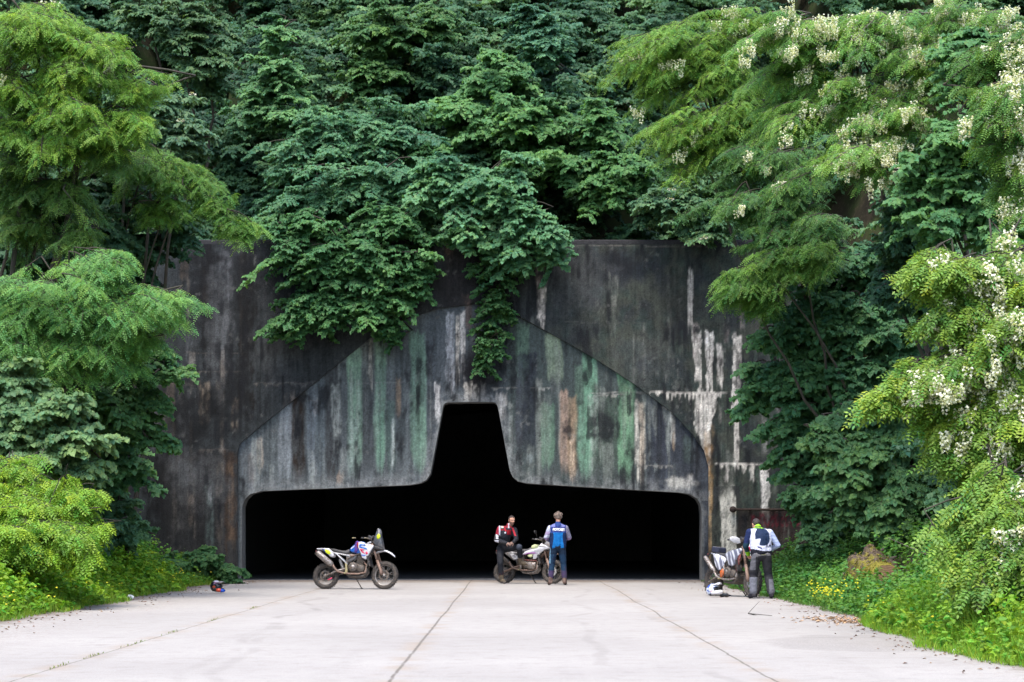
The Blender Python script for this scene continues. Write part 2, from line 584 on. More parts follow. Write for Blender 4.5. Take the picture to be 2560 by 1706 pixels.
# right of the peak
p.blot(B(800, 190)[0], B(0, 190)[1], 62, 40, c8(28, 32, 42), .8)
p.blot(B(610, 330)[0], B(0, 300)[1], 60, 80, c8(40, 44, 46), .7)
p.blot(B(950, 620)[0], B(0, 720)[1], 70, 60, c8(40, 48, 50), .6)
p.blot(B(120, 300)[0], B(0, 250)[1], 90, 90, c8(36, 34, 36), .8)
p.line(1290, 1640, 566, c8(104, 98, 94), .6, 1.6)
p.line(1300, 1480, 742, c8(72, 74, 70), .6, 1.0)
runsA([(415, 478, 120, 300, c8(128, 116, 108), .9), (418, 468, 250, 490, c8(190, 181, 172), .95), (20, 60, 60, 200, c8(100, 84, 76), .7), (100, 135, 300, 420, c8(96, 80, 72), .7), (200, 225, 60, 120, c8(90, 80, 76), .5),
       (1078, 1106, 190, 560, WH, .85), (1094, 1135, 430, 620, c8(150, 140, 134), .75), (1100, 1142, 470, 770, WH, 1), (1150, 1196, 470, 770, c8(220, 214, 205), 1), (1200, 1232, 520, 770, WH, .9),
       (1235, 1262, 430, 540, c8(110, 100, 96), .7), (1305, 1330, 300, 520, c8(140, 132, 126), .6), (1268, 1324, 480, 700, WH, .95), (1272, 1318, 560, 900, c8(214, 208, 200), .95), (1276, 1304, 740, 1160, WH, .95),
       (1212, 1228, 780, 900, c8(140, 134, 128), .6), (1400, 1432, 760, 1050, c8(120, 120, 116), .8), (1465, 1502, 740, 940, c8(112, 112, 110), .8), (1370, 1392, 420, 520, c8(96, 92, 90), .5),
       (1236, 1260, 1045, 1150, WH, .75), (1348, 1372, 1045, 1140, WH, .75), (1310, 1335, 1045, 1090, WH, .6), (1390, 1440, 1035, 1380, c8(208, 204, 198), 1), (1455, 1475, 1090, 1240, c8(86, 92, 86), .6),
       (1360, 1392, 1060, 1240, c8(78, 96, 84), .7), (1405, 1430, 1250, 1480, c8(150, 146, 140), .8), (1500, 1516, 1090, 1130, WH, .5), (1536, 1552, 1150, 1180, WH, .5)], B)
p.run(*[B(1096, 0)[0], B(1214, 0)[0], B(0, 725)[1], B(0, 1000)[1]], c8(220, 214, 205), 1, noise=.45, fade=.75)
p.run(B(1145, 0)[0], B(1185, 0)[0], B(0, 900)[1], B(0, 1130)[1], c8(180, 172, 160), .9, noise=.4)
runsA([(1150, 1200, 870, 1010, c8(142, 116, 86), .7), (1150, 1196, 960, 1300, c8(132, 102, 66), .85), (1156, 1190, 1080, 1500, c8(160, 136, 104), .8), (1150, 1185, 1290, 1560, c8(104, 80, 56), .7),
       (1150, 1178, 1170, 1290, c8(128, 146, 150), .7), (1196, 1216, 880, 1560, c8(22, 22, 26), .9), (1120, 1150, 1000, 1150, c8(150, 146, 140), .7)], B)
p.line(*[B(920, 0)[0], B(1240, 0)[0], B(0, 735)[1]], WH, .85, 2.4, drip=24)
p.line(*[B(1205, 0)[0], B(1440, 0)[0], B(0, 1047)[1]], WH, .85, 2.2, drip=16)
p.line(*[B(1455, 0)[0], B(1520, 0)[0], B(0, 1096)[1]], WH, .6, 1.8, drip=10)
p.run(*[B(1216, 0)[0], B(1292, 0)[0], B(0, 1150)[1], B(0, 1640)[1]], c8(200, 197, 186), 1, noise=.25, rag=.25, fade=.1, top=30)
cut = sm(0, 14, np.abs(u - B(1254, 0)[0]) - np.clip((v - B(0, 1150)[1]) * .55, 0, 22)) * (v > B(0, 1140)[1]) * (v < B(0, 1260)[1]) * (u > 1640) * (u < 1700)
p.over(cut * .95, c8(48, 50, 50))
p.over(sm(1690, 1700, u) * sm(1171, 1176, v) * .75, c8(44, 36, 34))
p.over(sm(1690, 1700, u) * sm(1215, 1240, v) * .6 * sm(.3, .7, fbm(u / 16, v / 12, 77)), c8(60, 48, 40))
# red sprayed scrawl, unreadable
for i, (gx, gy, gh) in enumerate([(1732, 1196, 17), (1741, 1200, 15), (1752, 1194, 19), (1763, 1200, 16), (1776, 1198, 17), (1786, 1196, 20), (1798, 1200, 15), (1809, 1196, 18), (1822, 1200, 15), (1834, 1198, 14)]):
    d1 = np.hypot((u - gx) / 3.6, (v - gy) / (gh * .55))
    ring = np.abs(d1 - 1)
    p.over((1 - sm(.25, .6, ring)) * (.75 if i % 3 else .9) * sm(.2, .55, fbm(u / 7, v / 7, 60 + i)), c8(92, 28, 38))
    p.over((1 - sm(1.2, 2.4, np.abs(u - gx + 4 - (v - gy) * .12))) * (1 - sm(gh * .7, gh, np.abs(v - gy))) * .6, c8(80, 26, 36))
p.over(sm(1720, 1740, u) * (1 - sm(1850, 1880, u)) * sm(1160, 1180, v) * (1 - sm(1235, 1250, v)) * .2 * sm(.35, .65, fbm(u / 20, v / 14, 78)), c8(80, 32, 40))
fine_runs(p, 300, 900, 560, 1330, 34, 3, (14, 14, 16), (120, 112, 104), .35, .8)
for bx, by, rx_, ry_, aa in ((470, 640, 40, 120, .9), (560, 700, 30, 160, .8), (430, 980, 60, 90, .85), (380, 1150, 40, 110, .8), (520, 930, 36, 90, .8), (700, 740, 70, 60, .6), (620, 620, 60, 50, .6), (340, 860, 40, 90, .6), (450, 1230, 50, 60, .6), (1400, 610, 60, 30, .6), (1560, 700, 50, 60, .5)):
    p.blot(bx, by, rx_, ry_, c8(16, 17, 19), aa, .7, .9)
for bx, by, rx_, ry_, aa in ((500, 760, 24, 110, .6), (640, 800, 50, 70, .4), (420, 1080, 26, 60, .5), (480, 1110, 40, 50, .45), (360, 960, 22, 60, .5), (1330, 640, 60, 60, .35), (1480, 820, 60, 50, .3)):
    p.blot(bx, by, rx_, ry_, c8(82, 84, 86), aa, .7, .9)
fine_runs(p, 1200, 1880, 566, 1320, 60, 4, (30, 36, 36), (110, 112, 106), .25, .6)
common(p)
# lower edge splashed with earth
p.over(sm(1240, 1340, v) * .45, c8(56, 46, 40))
wall_cols = p.c.copy()
me_wall = np_mesh("headwall", V, Q, np.clip(wall_cols, .004, .8))

# ---- recessed panel round the opening
GAIN = 1.28
px0, px1 = W(520, 1000, YP).x, W(1655, 1000, YP).x
V, Q = cut_grid(px0, px1, -0.03, W(1100, 690, YP).z, 0.030, open_w, YP)
u, v = PIX(V[:, 0], V[:, 1], V[:, 2])
p = Paint(u, v, c8(80, 86, 88))
rt = sm(1090, 1180, u)
p.over(rt, c8(58, 66, 65))
p.over((sm(930, 1000, u) * (1 - sm(1150, 1180, u))) * .7, c8(62, 68, 74))
runsA([(742, 808, 690, 1170, c8(40, 32, 27), 1), (688, 747, 750, 1160, c8(122, 128, 132), .85), (520, 600, 930, 1200, c8(88, 94, 100), .6), (590, 625, 930, 1110, c8(140, 132, 122), .8), (560, 590, 1000, 1150, c8(112, 104, 98), .5),
       (815, 850, 700, 1150, c8(92, 100, 108), .7), (855, 890, 640, 1150, c8(84, 94, 100), .7), (890, 955, 600, 1140, c8(50, 52, 54), .9), (905, 940, 1040, 1140, c8(36, 30, 28), .6), (935, 975, 1080, 1150, c8(150, 132, 116), .7),
       (986, 1052, 540, 1145, c8(104, 130, 112), .95), (990, 1040, 850, 1140, c8(116, 132, 126), .7), (1055, 1108, 500, 1130, c8(58, 62, 64), .8), (1108, 1156, 480, 1135, c8(98, 124, 108), .9), (1120, 1150, 820, 1120, c8(96, 128, 110), .7), (1160, 1200, 760, 1130, c8(70, 88, 82), .7),
       (1200, 1240, 480, 1100, c8(52, 58, 60), .8), (1262, 1335, 470, 1130, c8(96, 124, 108), .8), (1290, 1330, 800, 1110, c8(110, 140, 122), .75), (1335, 1375, 500, 1000, c8(60, 66, 72), .7),
       (1410, 1468, 390, 790, c8(142, 146, 152), .8), (1082, 1104, 490, 750, c8(168, 166, 158), .85), (1180, 1198, 840, 1120, c8(170, 178, 174), .8), (1203, 1220, 675, 860, c8(140, 118, 96), .7), (1120, 1136, 480, 700, c8(110, 128, 118), .6),
       (1460, 1482, 400, 780, WH, .75), (1482, 1508, 380, 740, c8(184, 182, 180), .85), (1440, 1458, 560, 780, c8(170, 172, 176), .6), (1370, 1400, 690, 880, c8(190, 188, 186), .9), (1376, 1396, 790, 860, c8(200, 198, 196), .9), (1505, 1530, 330, 480, c8(96, 78, 70), .6),
       (840, 862, 765, 840, c8(150, 150, 150), .6), (845, 860, 1050, 1120, c8(130, 134, 136), .5)])
runsA([(330, 388, 430, 720, c8(82, 104, 90), .85), (330, 360, 560, 1060, c8(56, 59, 66), .85), (360, 425, 560, 1080, c8(38, 42, 50), .9), (462, 534, 480, 720, c8(112, 126, 106), .85), (480, 520, 640, 760, c8(80, 84, 84), .5),
       (590, 635, 620, 1110, c8(88, 110, 96), .8), (625, 688, 535, 1150, c8(98, 134, 112), 1), (605, 660, 780, 1150, c8(106, 142, 120), .8), (775, 850, 640, 1165, c8(98, 134, 106), 1), (800, 840, 700, 900, c8(112, 140, 112), .6), (435, 498, 780, 1090, c8(84, 110, 92), .9), (430, 470, 780, 900, c8(110, 124, 108), .5),
       (522, 560, 725, 1130, c8(140, 120, 106), .9), (558, 596, 745, 1150, c8(146, 124, 100), .8), (560, 594, 930, 1150, c8(178, 160, 140), .85), (660, 700, 700, 1150, c8(52, 62, 54), .8), (690, 775, 740, 1130, c8(58, 72, 62), .8),
       (845, 872, 770, 1160, c8(184, 180, 170), .95), (860, 898, 770, 1170, c8(160, 150, 136), .85), (870, 892, 900, 1170, c8(176, 164, 148), .7)], B)
p.over(sm(1480, 1492, u) * sm(880, 930, v) * .8, c8(48, 52, 62))
runsA([(895, 960, 780, 1150, c8(40, 46, 52), .8), (930, 1000, 740, 1120, c8(38, 41, 50), .8), (968, 998, 725, 820, WH, .75), (1000, 1026, 725, 1000, c8(180, 178, 172), .85), (1010, 1024, 900, 1000, c8(150, 130, 106), .6),
       (930, 950, 1040, 1090, c8(150, 160, 156), .7), (1060, 1110, 920, 1060, c8(62, 74, 70), .7), (1100, 1130, 900, 1150, c8(58, 62, 68), .6),
       (240, 300, 735, 870, WH, .5), (256, 278, 745, 870, c8(190, 186, 180), .95), (420, 445, 680, 740, c8(120, 122, 116), .6), (380, 400, 1000, 1050, c8(110, 122, 126), .6)], B)
p.blot(B(160, 650)[0], B(0, 655)[1], 46, 46, c8(20, 20, 24), 1)
p.run(*[B(100, 0)[0], B(140, 0)[0], B(0, 690)[1], B(0, 790)[1]], WH, .8)
p.run(*[B(135, 0)[0], B(172, 0)[0], B(0, 700)[1], B(0, 790)[1]], c8(160, 156, 150), .8)
p.run(*[B(180, 0)[0], B(196, 0)[0], B(0, 690)[1], B(0, 790)[1]], c8(130, 128, 126), .6)
p.blot(B(1050, 1130)[0], B(0, 1135)[1], 26, 15, c8(190, 188, 180), .9, .35, .8)
p.blot(B(1090, 1110)[0], B(0, 1110)[1], 10, 12, c8(180, 178, 172), .8, .4, .8)
for x0, x1, y in ((400, 480, 715), (690, 800, 745), (880, 1010, 1055), (230, 330, 715), (660, 900, 735)):
    p.line(B(x0, 0)[0], B(x1, 0)[0], B(0, y)[1], c8(140, 138, 132), .6, 1.3, drip=9)
for x0, x1, y in ((820, 880, 770), (1000, 1240, 690), (560, 700, 900)):
    p.line(A(x0, 0)[0], A(x1, 0)[0], A(0, y)[1], c8(110, 112, 112), .45, 1.1, drip=8)
fine_runs(p, 560, 1010, 740, 1125, 60, 5, (40, 44, 46), (140, 146, 142), .25, .6)
fine_runs(p, 1150, 1615, 740, 1125, 60, 6, (34, 38, 42), (130, 136, 130), .25, .6)
dedge = dist_poly(V[:, [0, 2]], open_w)
zz = V[:, 2]
p.over((1 - sm(.05, .42, dedge)) * .55 * sm(.25, .6, fbm(u / 16, v / 16, 41)) * (zz > 2.2), c8(122, 124, 124))
p.over((1 - sm(.02, .09, dedge)) * .45, c8(112, 114, 112))
p.over(sm(1000, 1140, v) * .22 * sm(.3, .6, fbm(u / 30, v / 30, 42)), c8(96, 98, 100))
common(p, .36)
me_panel = np_mesh("recessed_panel", V, Q, np.clip(p.c, .004, .8))


def concrete_mat(name, attr=True, color=(.05, .05, .05)):
    m, nt, b = new_mat(name)
    N, L = nt.nodes, nt.links
    b.inputs["Roughness"].default_value = .82
    b.inputs["Specular IOR Level"].default_value = .25
    tc = N.new("ShaderNodeTexCoord")
    mp = N.new("ShaderNodeMapping"); mp.inputs["Scale"].default_value = (1, 1, .25)
    L.new(tc.outputs["Object"], mp.inputs[0])
    n1 = N.new("ShaderNodeTexNoise"); n1.inputs["Scale"].default_value = 9; n1.inputs["Detail"].default_value = 9; n1.inputs["Roughness"].default_value = .7
    L.new(mp.outputs[0], n1.inputs["Vector"])
    n2 = N.new("ShaderNodeTexNoise"); n2.inputs["Scale"].default_value = 24; n2.inputs["Detail"].default_value = 6
    L.new(tc.outputs["Object"], n2.inputs["Vector"])
    ad = N.new("ShaderNodeMath"); ad.operation = 'ADD'
    L.new(n1.outputs[0], ad.inputs[0]); L.new(n2.outputs[0], ad.inputs[1])
    mr = N.new("ShaderNodeMapRange"); mr.inputs[1].default_value = .7; mr.inputs[2].default_value = 1.3; mr.inputs[3].default_value = .68; mr.inputs[4].default_value = 1.32
    L.new(ad.outputs[0], mr.inputs[0])
    mx = N.new("ShaderNodeMix"); mx.data_type = 'RGBA'; mx.blend_type = 'MULTIPLY'; mx.inputs[0].default_value = 1
    if attr:
        at = N.new("ShaderNodeAttribute"); at.attribute_name = "Col"; L.new(at.outputs["Color"], mx.inputs[6])
    else:
        mx.inputs[6].default_value = (*color, 1)
    cb = N.new("ShaderNodeCombineColor")
    for i in range(3): L.new(mr.outputs[0], cb.inputs[i])
    L.new(cb.outputs[0], mx.inputs[7]); L.new(mx.outputs[2], b.inputs["Base Color"])
    bp = N.new("ShaderNodeBump"); bp.inputs["Strength"].default_value = .5; bp.inputs["Distance"].default_value = .03
    L.new(ad.outputs[0], bp.inputs["Height"]); L.new(bp.outputs[0], b.inputs["Normal"])
    return m


M['concrete'] = concrete_mat("stained_concrete")
M['concrete_edge'] = concrete_mat("edge_concrete", False, tuple(c8(104, 106, 106)))
M['concrete_dark'] = concrete_mat("dark_concrete", False, tuple(c8(46, 46, 48)))
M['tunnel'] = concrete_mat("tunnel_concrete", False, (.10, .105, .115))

portal = empty("tunnel_portal", (-1.1, YW, 0), 0, "dark stained concrete tunnel portal with a stepped aircraft-shaped opening", "tunnel portal")
off = Vector(portal.location)


def shifted(me):
    n = len(me.vertices); a = np.empty(n * 3, dtype=np.float32); me.vertices.foreach_get("co", a)
    a = a.reshape(-1, 3) - np.array(off, dtype=np.float32); me.vertices.foreach_set("co", a.ravel()); me.update()
    return me


link("headwall", shifted(me_wall), M['concrete'], portal)
link("recessed_panel", shifted(me_panel), M['concrete'], portal)


def strip(name, poly, ya, yb, m):
    """the thickness of a wall along an outline"""
    v = []; f = []
    for x, z in poly: v += [(x, ya, z), (x, yb, z)]
    for i in range(len(poly) - 1): f.append((2 * i, 2 * i + 1, 2 * i + 3, 2 * i + 2))
    me = bpy.data.meshes.new(name); me.from_pydata(v, [], f)
    return link(name, shifted(me), m, portal)


strip("peak_reveal", peak_w, YW + .001, YP - .001, M['concrete_dark'])
strip("opening_reveal", open_w, YP + .001, YP + .75, M['concrete_edge'])
# top and side thickness of the wall
mb = MB()
mb.box(((wall_x0 + wall_x1) / 2 - off.x, .72, wall_top + .06), (wall_x1 - wall_x0, 1.4, .16), bev=.2)
mb.build("coping", M['concrete_dark'], portal)
# tunnel lining behind it
sec = [(-8.6, -.04), (-8.6, 3.2)] + [(-1.1 + 7.5 * math.cos(math.pi * (1 - t / 10)), 3.2 + 3.6 * math.sin(math.pi * t / 10)) for t in range(1, 10)] + [(6.4, 3.2), (6.4, -.04)]
v = []; f = []
ys = [YP + .7, 62, 70, 80, 92]
for y in ys:
    for x, z in sec: v.append((x, y, z))
n = len(sec)
for i in range(len(ys) - 1):
    for k in range(n - 1): f.append((i * n + k, i * n + k + 1, (i + 1) * n + k + 1, (i + 1) * n + k))
f.append(tuple((len(ys) - 1) * n + k for k in range(n)))
me = bpy.data.meshes.new("tunnel_lining"); me.from_pydata(v, [], f)
link("tunnel_lining", shifted(me), M['tunnel'], portal)
# close the gap between lining and panel
me = bpy.data.meshes.new("tunnel_front"); vv = [(x, YP + .7, z) for x, z in sec]
rim = [(-10.2, YP + .7, -.04), (-10.2, YP + .7, 8.6), (8.0, YP + .7, 8.6), (8.0, YP + .7, -.04)]
bmx = bmesh.new()
loop = [bmx.verts.new(q) for q in vv]; rl = [bmx.verts.new(q) for q in rim]
bmx.faces.new([rl[0], rl[1], loop[1], loop[0]])
top = loop[1:-1]
h = len(top) // 2
bmx.faces.new([rl[1]] + top[:h + 1][::1] + [] if False else [rl[1], top[h]] + top[:h][::-1])
bmx.faces.new([rl[1], rl[2], top[h]])
bmx.faces.new([rl[2], top[-1]] + top[h:-1][::-1])
bmx.faces.new([rl[2], rl[3], loop[-1], loop[-2]])
bmx.to_mesh(me); bmx.free()
link("tunnel_front", shifted(me), M['tunnel'], portal)
# floor of the tunnel
mb = MB(); mb.box((0, 18.6, .002), (15.2, 36.0, .016), bev=0)
mb.build("tunnel_floor", M['tunnel'], portal)
# iron bar fixed along the right wing
M['rust'] = mat("rusty_iron", (.045, .03, .024), .8, .4, .3, 20)
a, b_ = W(1686, 1171, YW - .1), W(1838, 1172, YW - .1)
bar = empty("wall_pipe", (a.x, a.y, a.z), 0, "rusty iron pipe with a round capped end fixed along the stained wall at head height", "pipe")
mb = MB(); mb.tube([(0, 0, 0), ((b_ - a).x, 0, (b_ - a).z)], .032, 10)
mb.build("pipe_rod", M['rust'], bar)
mb = MB(); mb.ball((-.02, 0, 0), (.1, .07, .09), 12); mb.build("end_cap", M['rust'], bar)
mb = MB()
for t in (.25, .6, .92):
    mb = MB(); mb.box(((b_ - a).x * t, .05, -.01), (.05, .1, .1)); mb.build("bracket", M["rust"], bar)

# ------------------------------------------------------------------ node helper
class NT:
    def __init__(s, nt): s.N = nt.nodes; s.L = nt.links
    def m(s, op, a, b=None, c=None, clamp=False):
        n = s.N.new("ShaderNodeMath"); n.operation = op; n.use_clamp = clamp
        for i, x in enumerate((a, b, c)):
            if x is None: continue
            if isinstance(x, (int, float)): n.inputs[i].default_value = x
            else: s.L.new(x, n.inputs[i])
        return n.outputs[0]
    def step(s, x, e0, e1, lo=0.0, hi=1.0):
        n = s.N.new("ShaderNodeMapRange"); n.interpolation_type = 'SMOOTHSTEP'
        s.L.new(x, n.inputs[0])
        for i, q in zip((1, 2, 3, 4), (e0, e1, lo, hi)): n.inputs[i].default_value = q
        return n.outputs[0]
    def noise(s, vec, scale, detail=4, rough=.5, sc=None):
        if sc is not None:
            mp = s.N.new("ShaderNodeMapping"); mp.inputs["Scale"].default_value = sc; s.L.new(vec, mp.inputs[0]); vec = mp.outputs[0]
        n = s.N.new("ShaderNodeTexNoise"); n.inputs["Scale"].default_value = scale; n.inputs["Detail"].default_value = detail; n.inputs["Roughness"].default_value = rough
        s.L.new(vec, n.inputs["Vector"]); return n.outputs["Fac"]
    def mix(s, f, a, b, blend='MIX'):
        n = s.N.new("ShaderNodeMix"); n.data_type = 'RGBA'; n.blend_type = blend
        for i, x in ((0, f), (6, a), (7, b)):
            if isinstance(x, (int, float)): n.inputs[i].default_value = x
            elif isinstance(x, (tuple, list)): n.inputs[i].default_value = (*x, 1)
            else: s.L.new(x, n.inputs[i])
        return n.outputs[2]
    def gray(s, x):
        n = s.N.new("ShaderNodeCombineColor")
        for i in range(3): s.L.new(x, n.inputs[i])
        return n.outputs[0]


# ------------------------------------------------------------------ earth, hill
def hill_h(x, y):
    n = (fbm(x / 5.0, y / 5.0, 5) - .5) * 1.4
    e = np.abs(x + 1.1)
    left = np.clip((-9.4 - x), 0, None) * (.45 + .02 * np.clip(y - 30, 0, 30))
    right = np.clip((x - 6.9), 0, None) * (.40 + .012 * np.clip(y - 20, 0, 36))
    start = 57.3 - np.clip((e - 9.3) * 4.0, 0, 15)
    back = np.where(e > 8.8, np.clip(y - start, 0, None) * .95, np.where(y > 57.0, 9.0 + (y - 57.0) * .95, 0))
    back = np.where((e > 8.8), np.minimum(back, 9.0 + np.clip(y - 57, 0, None) * .95), back)
    h = np.maximum(np.maximum(left, right), back)
    h = np.where(h > .05, h + n * np.clip(h, 0, 1), h)
    return np.clip(np.minimum(h, 34 + n), -.0, None)


M['earth'] = None
m, nt, b = new_mat("dark_earth"); t = NT(nt)
tc = t.N.new("ShaderNodeTexCoord").outputs["Object"]
n1 = t.noise(tc, .9, 6); n2 = t.noise(tc, 7, 6, .7)
c = t.mix(t.step(n1, .35, .65), (.028, .024, .016), (.03, .045, .015))
c = t.mix(t.step(n2, .5, .75), c, (.07, .055, .035))
t.L.new(c, b.inputs["Base Color"]); b.inputs["Roughness"].default_value = .95; b.inputs["Specular IOR Level"].default_value = .1
M['earth'] = m

xs = np.arange(-46, 44.01, .8); ys = np.arange(4, 118.01, .8)
# keep a line of vertices just behind the wall
X, Y = np.meshgrid(xs, ys)
Z = hill_h(X, Y)
nx, ny = len(xs), len(ys)
ii, jj = np.meshgrid(np.arange(nx - 1), np.arange(ny - 1)); a = (jj * nx + ii).ravel()
Q = np.stack([a, a + 1, a + nx + 1, a + nx], 1)
zq = Z.ravel()[Q]
cx = X.ravel()[Q].mean(1); cy = Y.ravel()[Q].mean(1)
keep = (zq.max(1) > .02) & ~((cy > 55.0) & (cy < 58.5) & (np.abs(cx + 1.1) < 9.4) & (zq.min(1) < 6))
link("hillside", np_mesh("hillside", np.stack([X.ravel(), Y.ravel(), Z.ravel()], 1), Q[keep], smooth=True), M['earth'])["kind"] = "structure"
# plain ground far beyond everything
mb = MB(); mb.add([(-600, -200, -.02), (600, -200, -.02), (600, 1400, -.02), (-600, 1400, -.02)], [[0, 1, 2, 3]], False)
mb.build("ground", M['earth'])["kind"] = "structure"

# ------------------------------------------------------------------ concrete apron
m, nt, b = new_mat("apron_concrete"); t = NT(nt)
tc = t.N.new("ShaderNodeTexCoord").outputs["Object"]
sp = t.N.new("ShaderNodeSeparateXYZ"); t.L.new(tc, sp.inputs[0]); X_, Y_ = sp.outputs[0], sp.outputs[1]
big = t.noise(tc, .22, 5); mid = t.noise(tc, 1.3, 6, .65); fine = t.noise(tc, 30, 4, .7); grit = t.noise(tc, 110, 2)
skid = t.noise(tc, 1.0, 5, .6, (2.4, .16, 1)); cross = t.noise(tc, 1.0, 4, .6, (.25, 3.0, 1))
col = t.mix(t.step(big, .3, .7), (0.355, 0.347, 0.342), (0.425, 0.417, 0.41))
col = t.mix(t.step(mid, .52, .8, 0, .5), col, (0.298, 0.279, 0.273))
col = t.mix(t.step(skid, .56, .75, 0, .22), col, (0.248, 0.242, 0.242))
col = t.mix(t.step(cross, .58, .75, 0, .2), col, (0.260, 0.248, 0.246))
# fallen leaf litter and rust-red dust towards the left edge
edge = t.m('ADD', X_, t.m('MULTIPLY', t.m('SUBTRACT', mid, .5), 2.2))
lit = t.m('MULTIPLY', t.step(edge, -7.6, -5.2, 1, 0), t.step(t.noise(tc, 14, 4, .7), .5, .62))
col = t.mix(t.m('MULTIPLY', lit, .6), col, (.18, .11, .09))
lit2 = t.m('MULTIPLY', t.step(edge, 4.0, 5.6), t.step(t.noise(tc, 11, 4, .7), .5, .64))
col = t.mix(t.m('MULTIPLY', lit2, .7), col, (.22, .15, .10))
# earth washed over the edges and lying in the mouth of the tunnel
wash = t.m('MAXIMUM', t.step(edge, -7.1, -7.9), t.m('MAXIMUM', t.step(edge, 5.0, 5.9), t.step(t.m('ADD', Y_, t.m('MULTIPLY', mid, 4.0)), 54.6, 57.6)))
col = t.mix(t.m('MULTIPLY', wash, .8), col, (.12, .085, .065))
# repaired grey patch at the right edge
pc = G(1985, 1478)
dx = t.m('DIVIDE', t.m('SUBTRACT', X_, pc.x), 1.25); dy = t.m('DIVIDE', t.m('SUBTRACT', Y_, pc.y), 1.9)
dd = t.m('ADD', t.m('ADD', t.m('MULTIPLY', dx, dx), t.m('MULTIPLY', dy, dy)), t.m('MULTIPLY', t.m('SUBTRACT', mid, .5), 2.0))
col = t.mix(t.step(dd, .7, 1.2, .42, 0), col, t.mix(t.step(fine, .4, .65), (.17, .165, .17), (.30, .29, .29)))
# expansion joints
wob = t.noise(tc, 1, 3, .5, (0, .12, 0)); wob2 = t.noise(tc, 1, 4, .6, (0, 2.2, 0))
for x0, wd, amp, moss in ((-4.61, .011, .12, .8), (-1.13, .018, .10, .12), (2.42, .015, .26, .25)):
    d = t.m('ABSOLUTE', t.m('ADD', t.m('SUBTRACT', X_, x0), t.m('ADD', t.m('MULTIPLY', t.m('SUBTRACT', wob, .5), amp), t.m('MULTIPLY', t.m('SUBTRACT', wob2, .5), .045))))
    st = t.m('MULTIPLY', t.step(d, .02, .30, .45, 0), t.step(t.noise(tc, 1.1, 4), .42, .62))
    col = t.mix(st, col, (.33, .25, .17))
    ln = t.m('MULTIPLY', t.step(d, wd * .3, wd * 1.5, .85, 0), t.step(t.noise(tc, 2.2, 4), .25, .5, .45, 1))
    col = t.mix(ln, col, t.mix(t.m('MULTIPLY', t.step(t.noise(tc, .9, 3), .52, .6), moss), (.09, .075, .062), (.09, .13, .03)))
# transverse joints
for y0, wd, a_ in ((22.0, .03, .35), (26.2, .03, .4), (31.6, .05, .3), (38.0, .06, .25)):
    d = t.m('ABSOLUTE', t.m('ADD', t.m('SUBTRACT', Y_, y0), t.m('MULTIPLY', t.m('SUBTRACT', t.noise(tc, 1, 4, .6, (.7, 0, 0)), .5), .5)))
    col = t.mix(t.m('MULTIPLY', t.step(d, wd * .5, wd * 2, a_, 0), t.step(t.noise(tc, .8, 3), .4, .6)), col, (.15, .14, .13))
# pebbles, spots
col = t.mix(t.step(t.noise(tc, 5.5, 2), .74, .8, 0, .5), col, (.17, .15, .14))
col = t.mix(t.step(t.noise(tc, 3.2, 8, .75), .46, .70, 0, .42), col, (.225, .21, .205))
col = t.mix(t.step(t.noise(tc, 60, 5, .8), .36, .62, .38, 0), col, (.22, .205, .20))
col = t.mix(t.step(fine, .3, .7, .22, 0), col, (.17, .165, .16))
col = t.mix(t.step(grit, .6, .8, 0, .3), col, (0.570, 0.558, 0.546))
# old oil drips and tyre tracks
oil = t.m('MULTIPLY', t.step(t.noise(tc, 1.7, 3, .5), .68, .76), t.step(mid, .42, .58))
col = t.mix(t.m('MULTIPLY', oil, .45), col, (.15, .14, .135))
for x0, sl_ in ((-2.6, .03), (-1.9, .05), (.5, -.02), (1.3, -.035)):
    d = t.m('ABSOLUTE', t.m('ADD', t.m('SUBTRACT', X_, x0), t.m('ADD', t.m('MULTIPLY', Y_, sl_), t.m('MULTIPLY', t.m('SUBTRACT', wob, .5), 2.4))))
    col = t.mix(t.m('MULTIPLY', t.step(d, .03, .11, .26, 0), t.step(t.noise(tc, .6, 3), .42, .6)), col, (.19, .18, .175))
col = t.mix(1.0, col, (1.03, 1.0, .955), 'MULTIPLY')
t.L.new(col, b.inputs["Base Color"])
b.inputs["Roughness"].default_value = .88; b.inputs["Specular IOR Level"].default_value = .2
bp = t.N.new("ShaderNodeBump"); bp.inputs["Strength"].default_value = .35; bp.inputs["Distance"].default_value = .01
t.L.new(fine, bp.inputs["Height"]); t.L.new(bp.outputs[0], b.inputs["Normal"])
M['apron'] = m
xs = np.linspace(-8.6, 6.2, 60); ys = np.linspace(8, 56.4, 120)
X, Y = np.meshgrid(xs, ys); Z = X * 0
nx, ny = len(xs), len(ys)
ii, jj = np.meshgrid(np.arange(nx - 1), np.arange(ny - 1)); a = (jj * nx + ii).ravel()
link("pavement", np_mesh("pavement", np.stack([X.ravel(), Y.ravel(), Z.ravel()], 1), np.stack([a, a + 1, a + nx + 1, a + nx], 1)), M['apron'])["kind"] = "structure"
# ------------------------------------------------------------------ foliage
def unit(a):
    return a / np.maximum(np.linalg.norm(a, axis=-1, keepdims=True), 1e-9)


UPV = np.array([0, 0, 1.0])


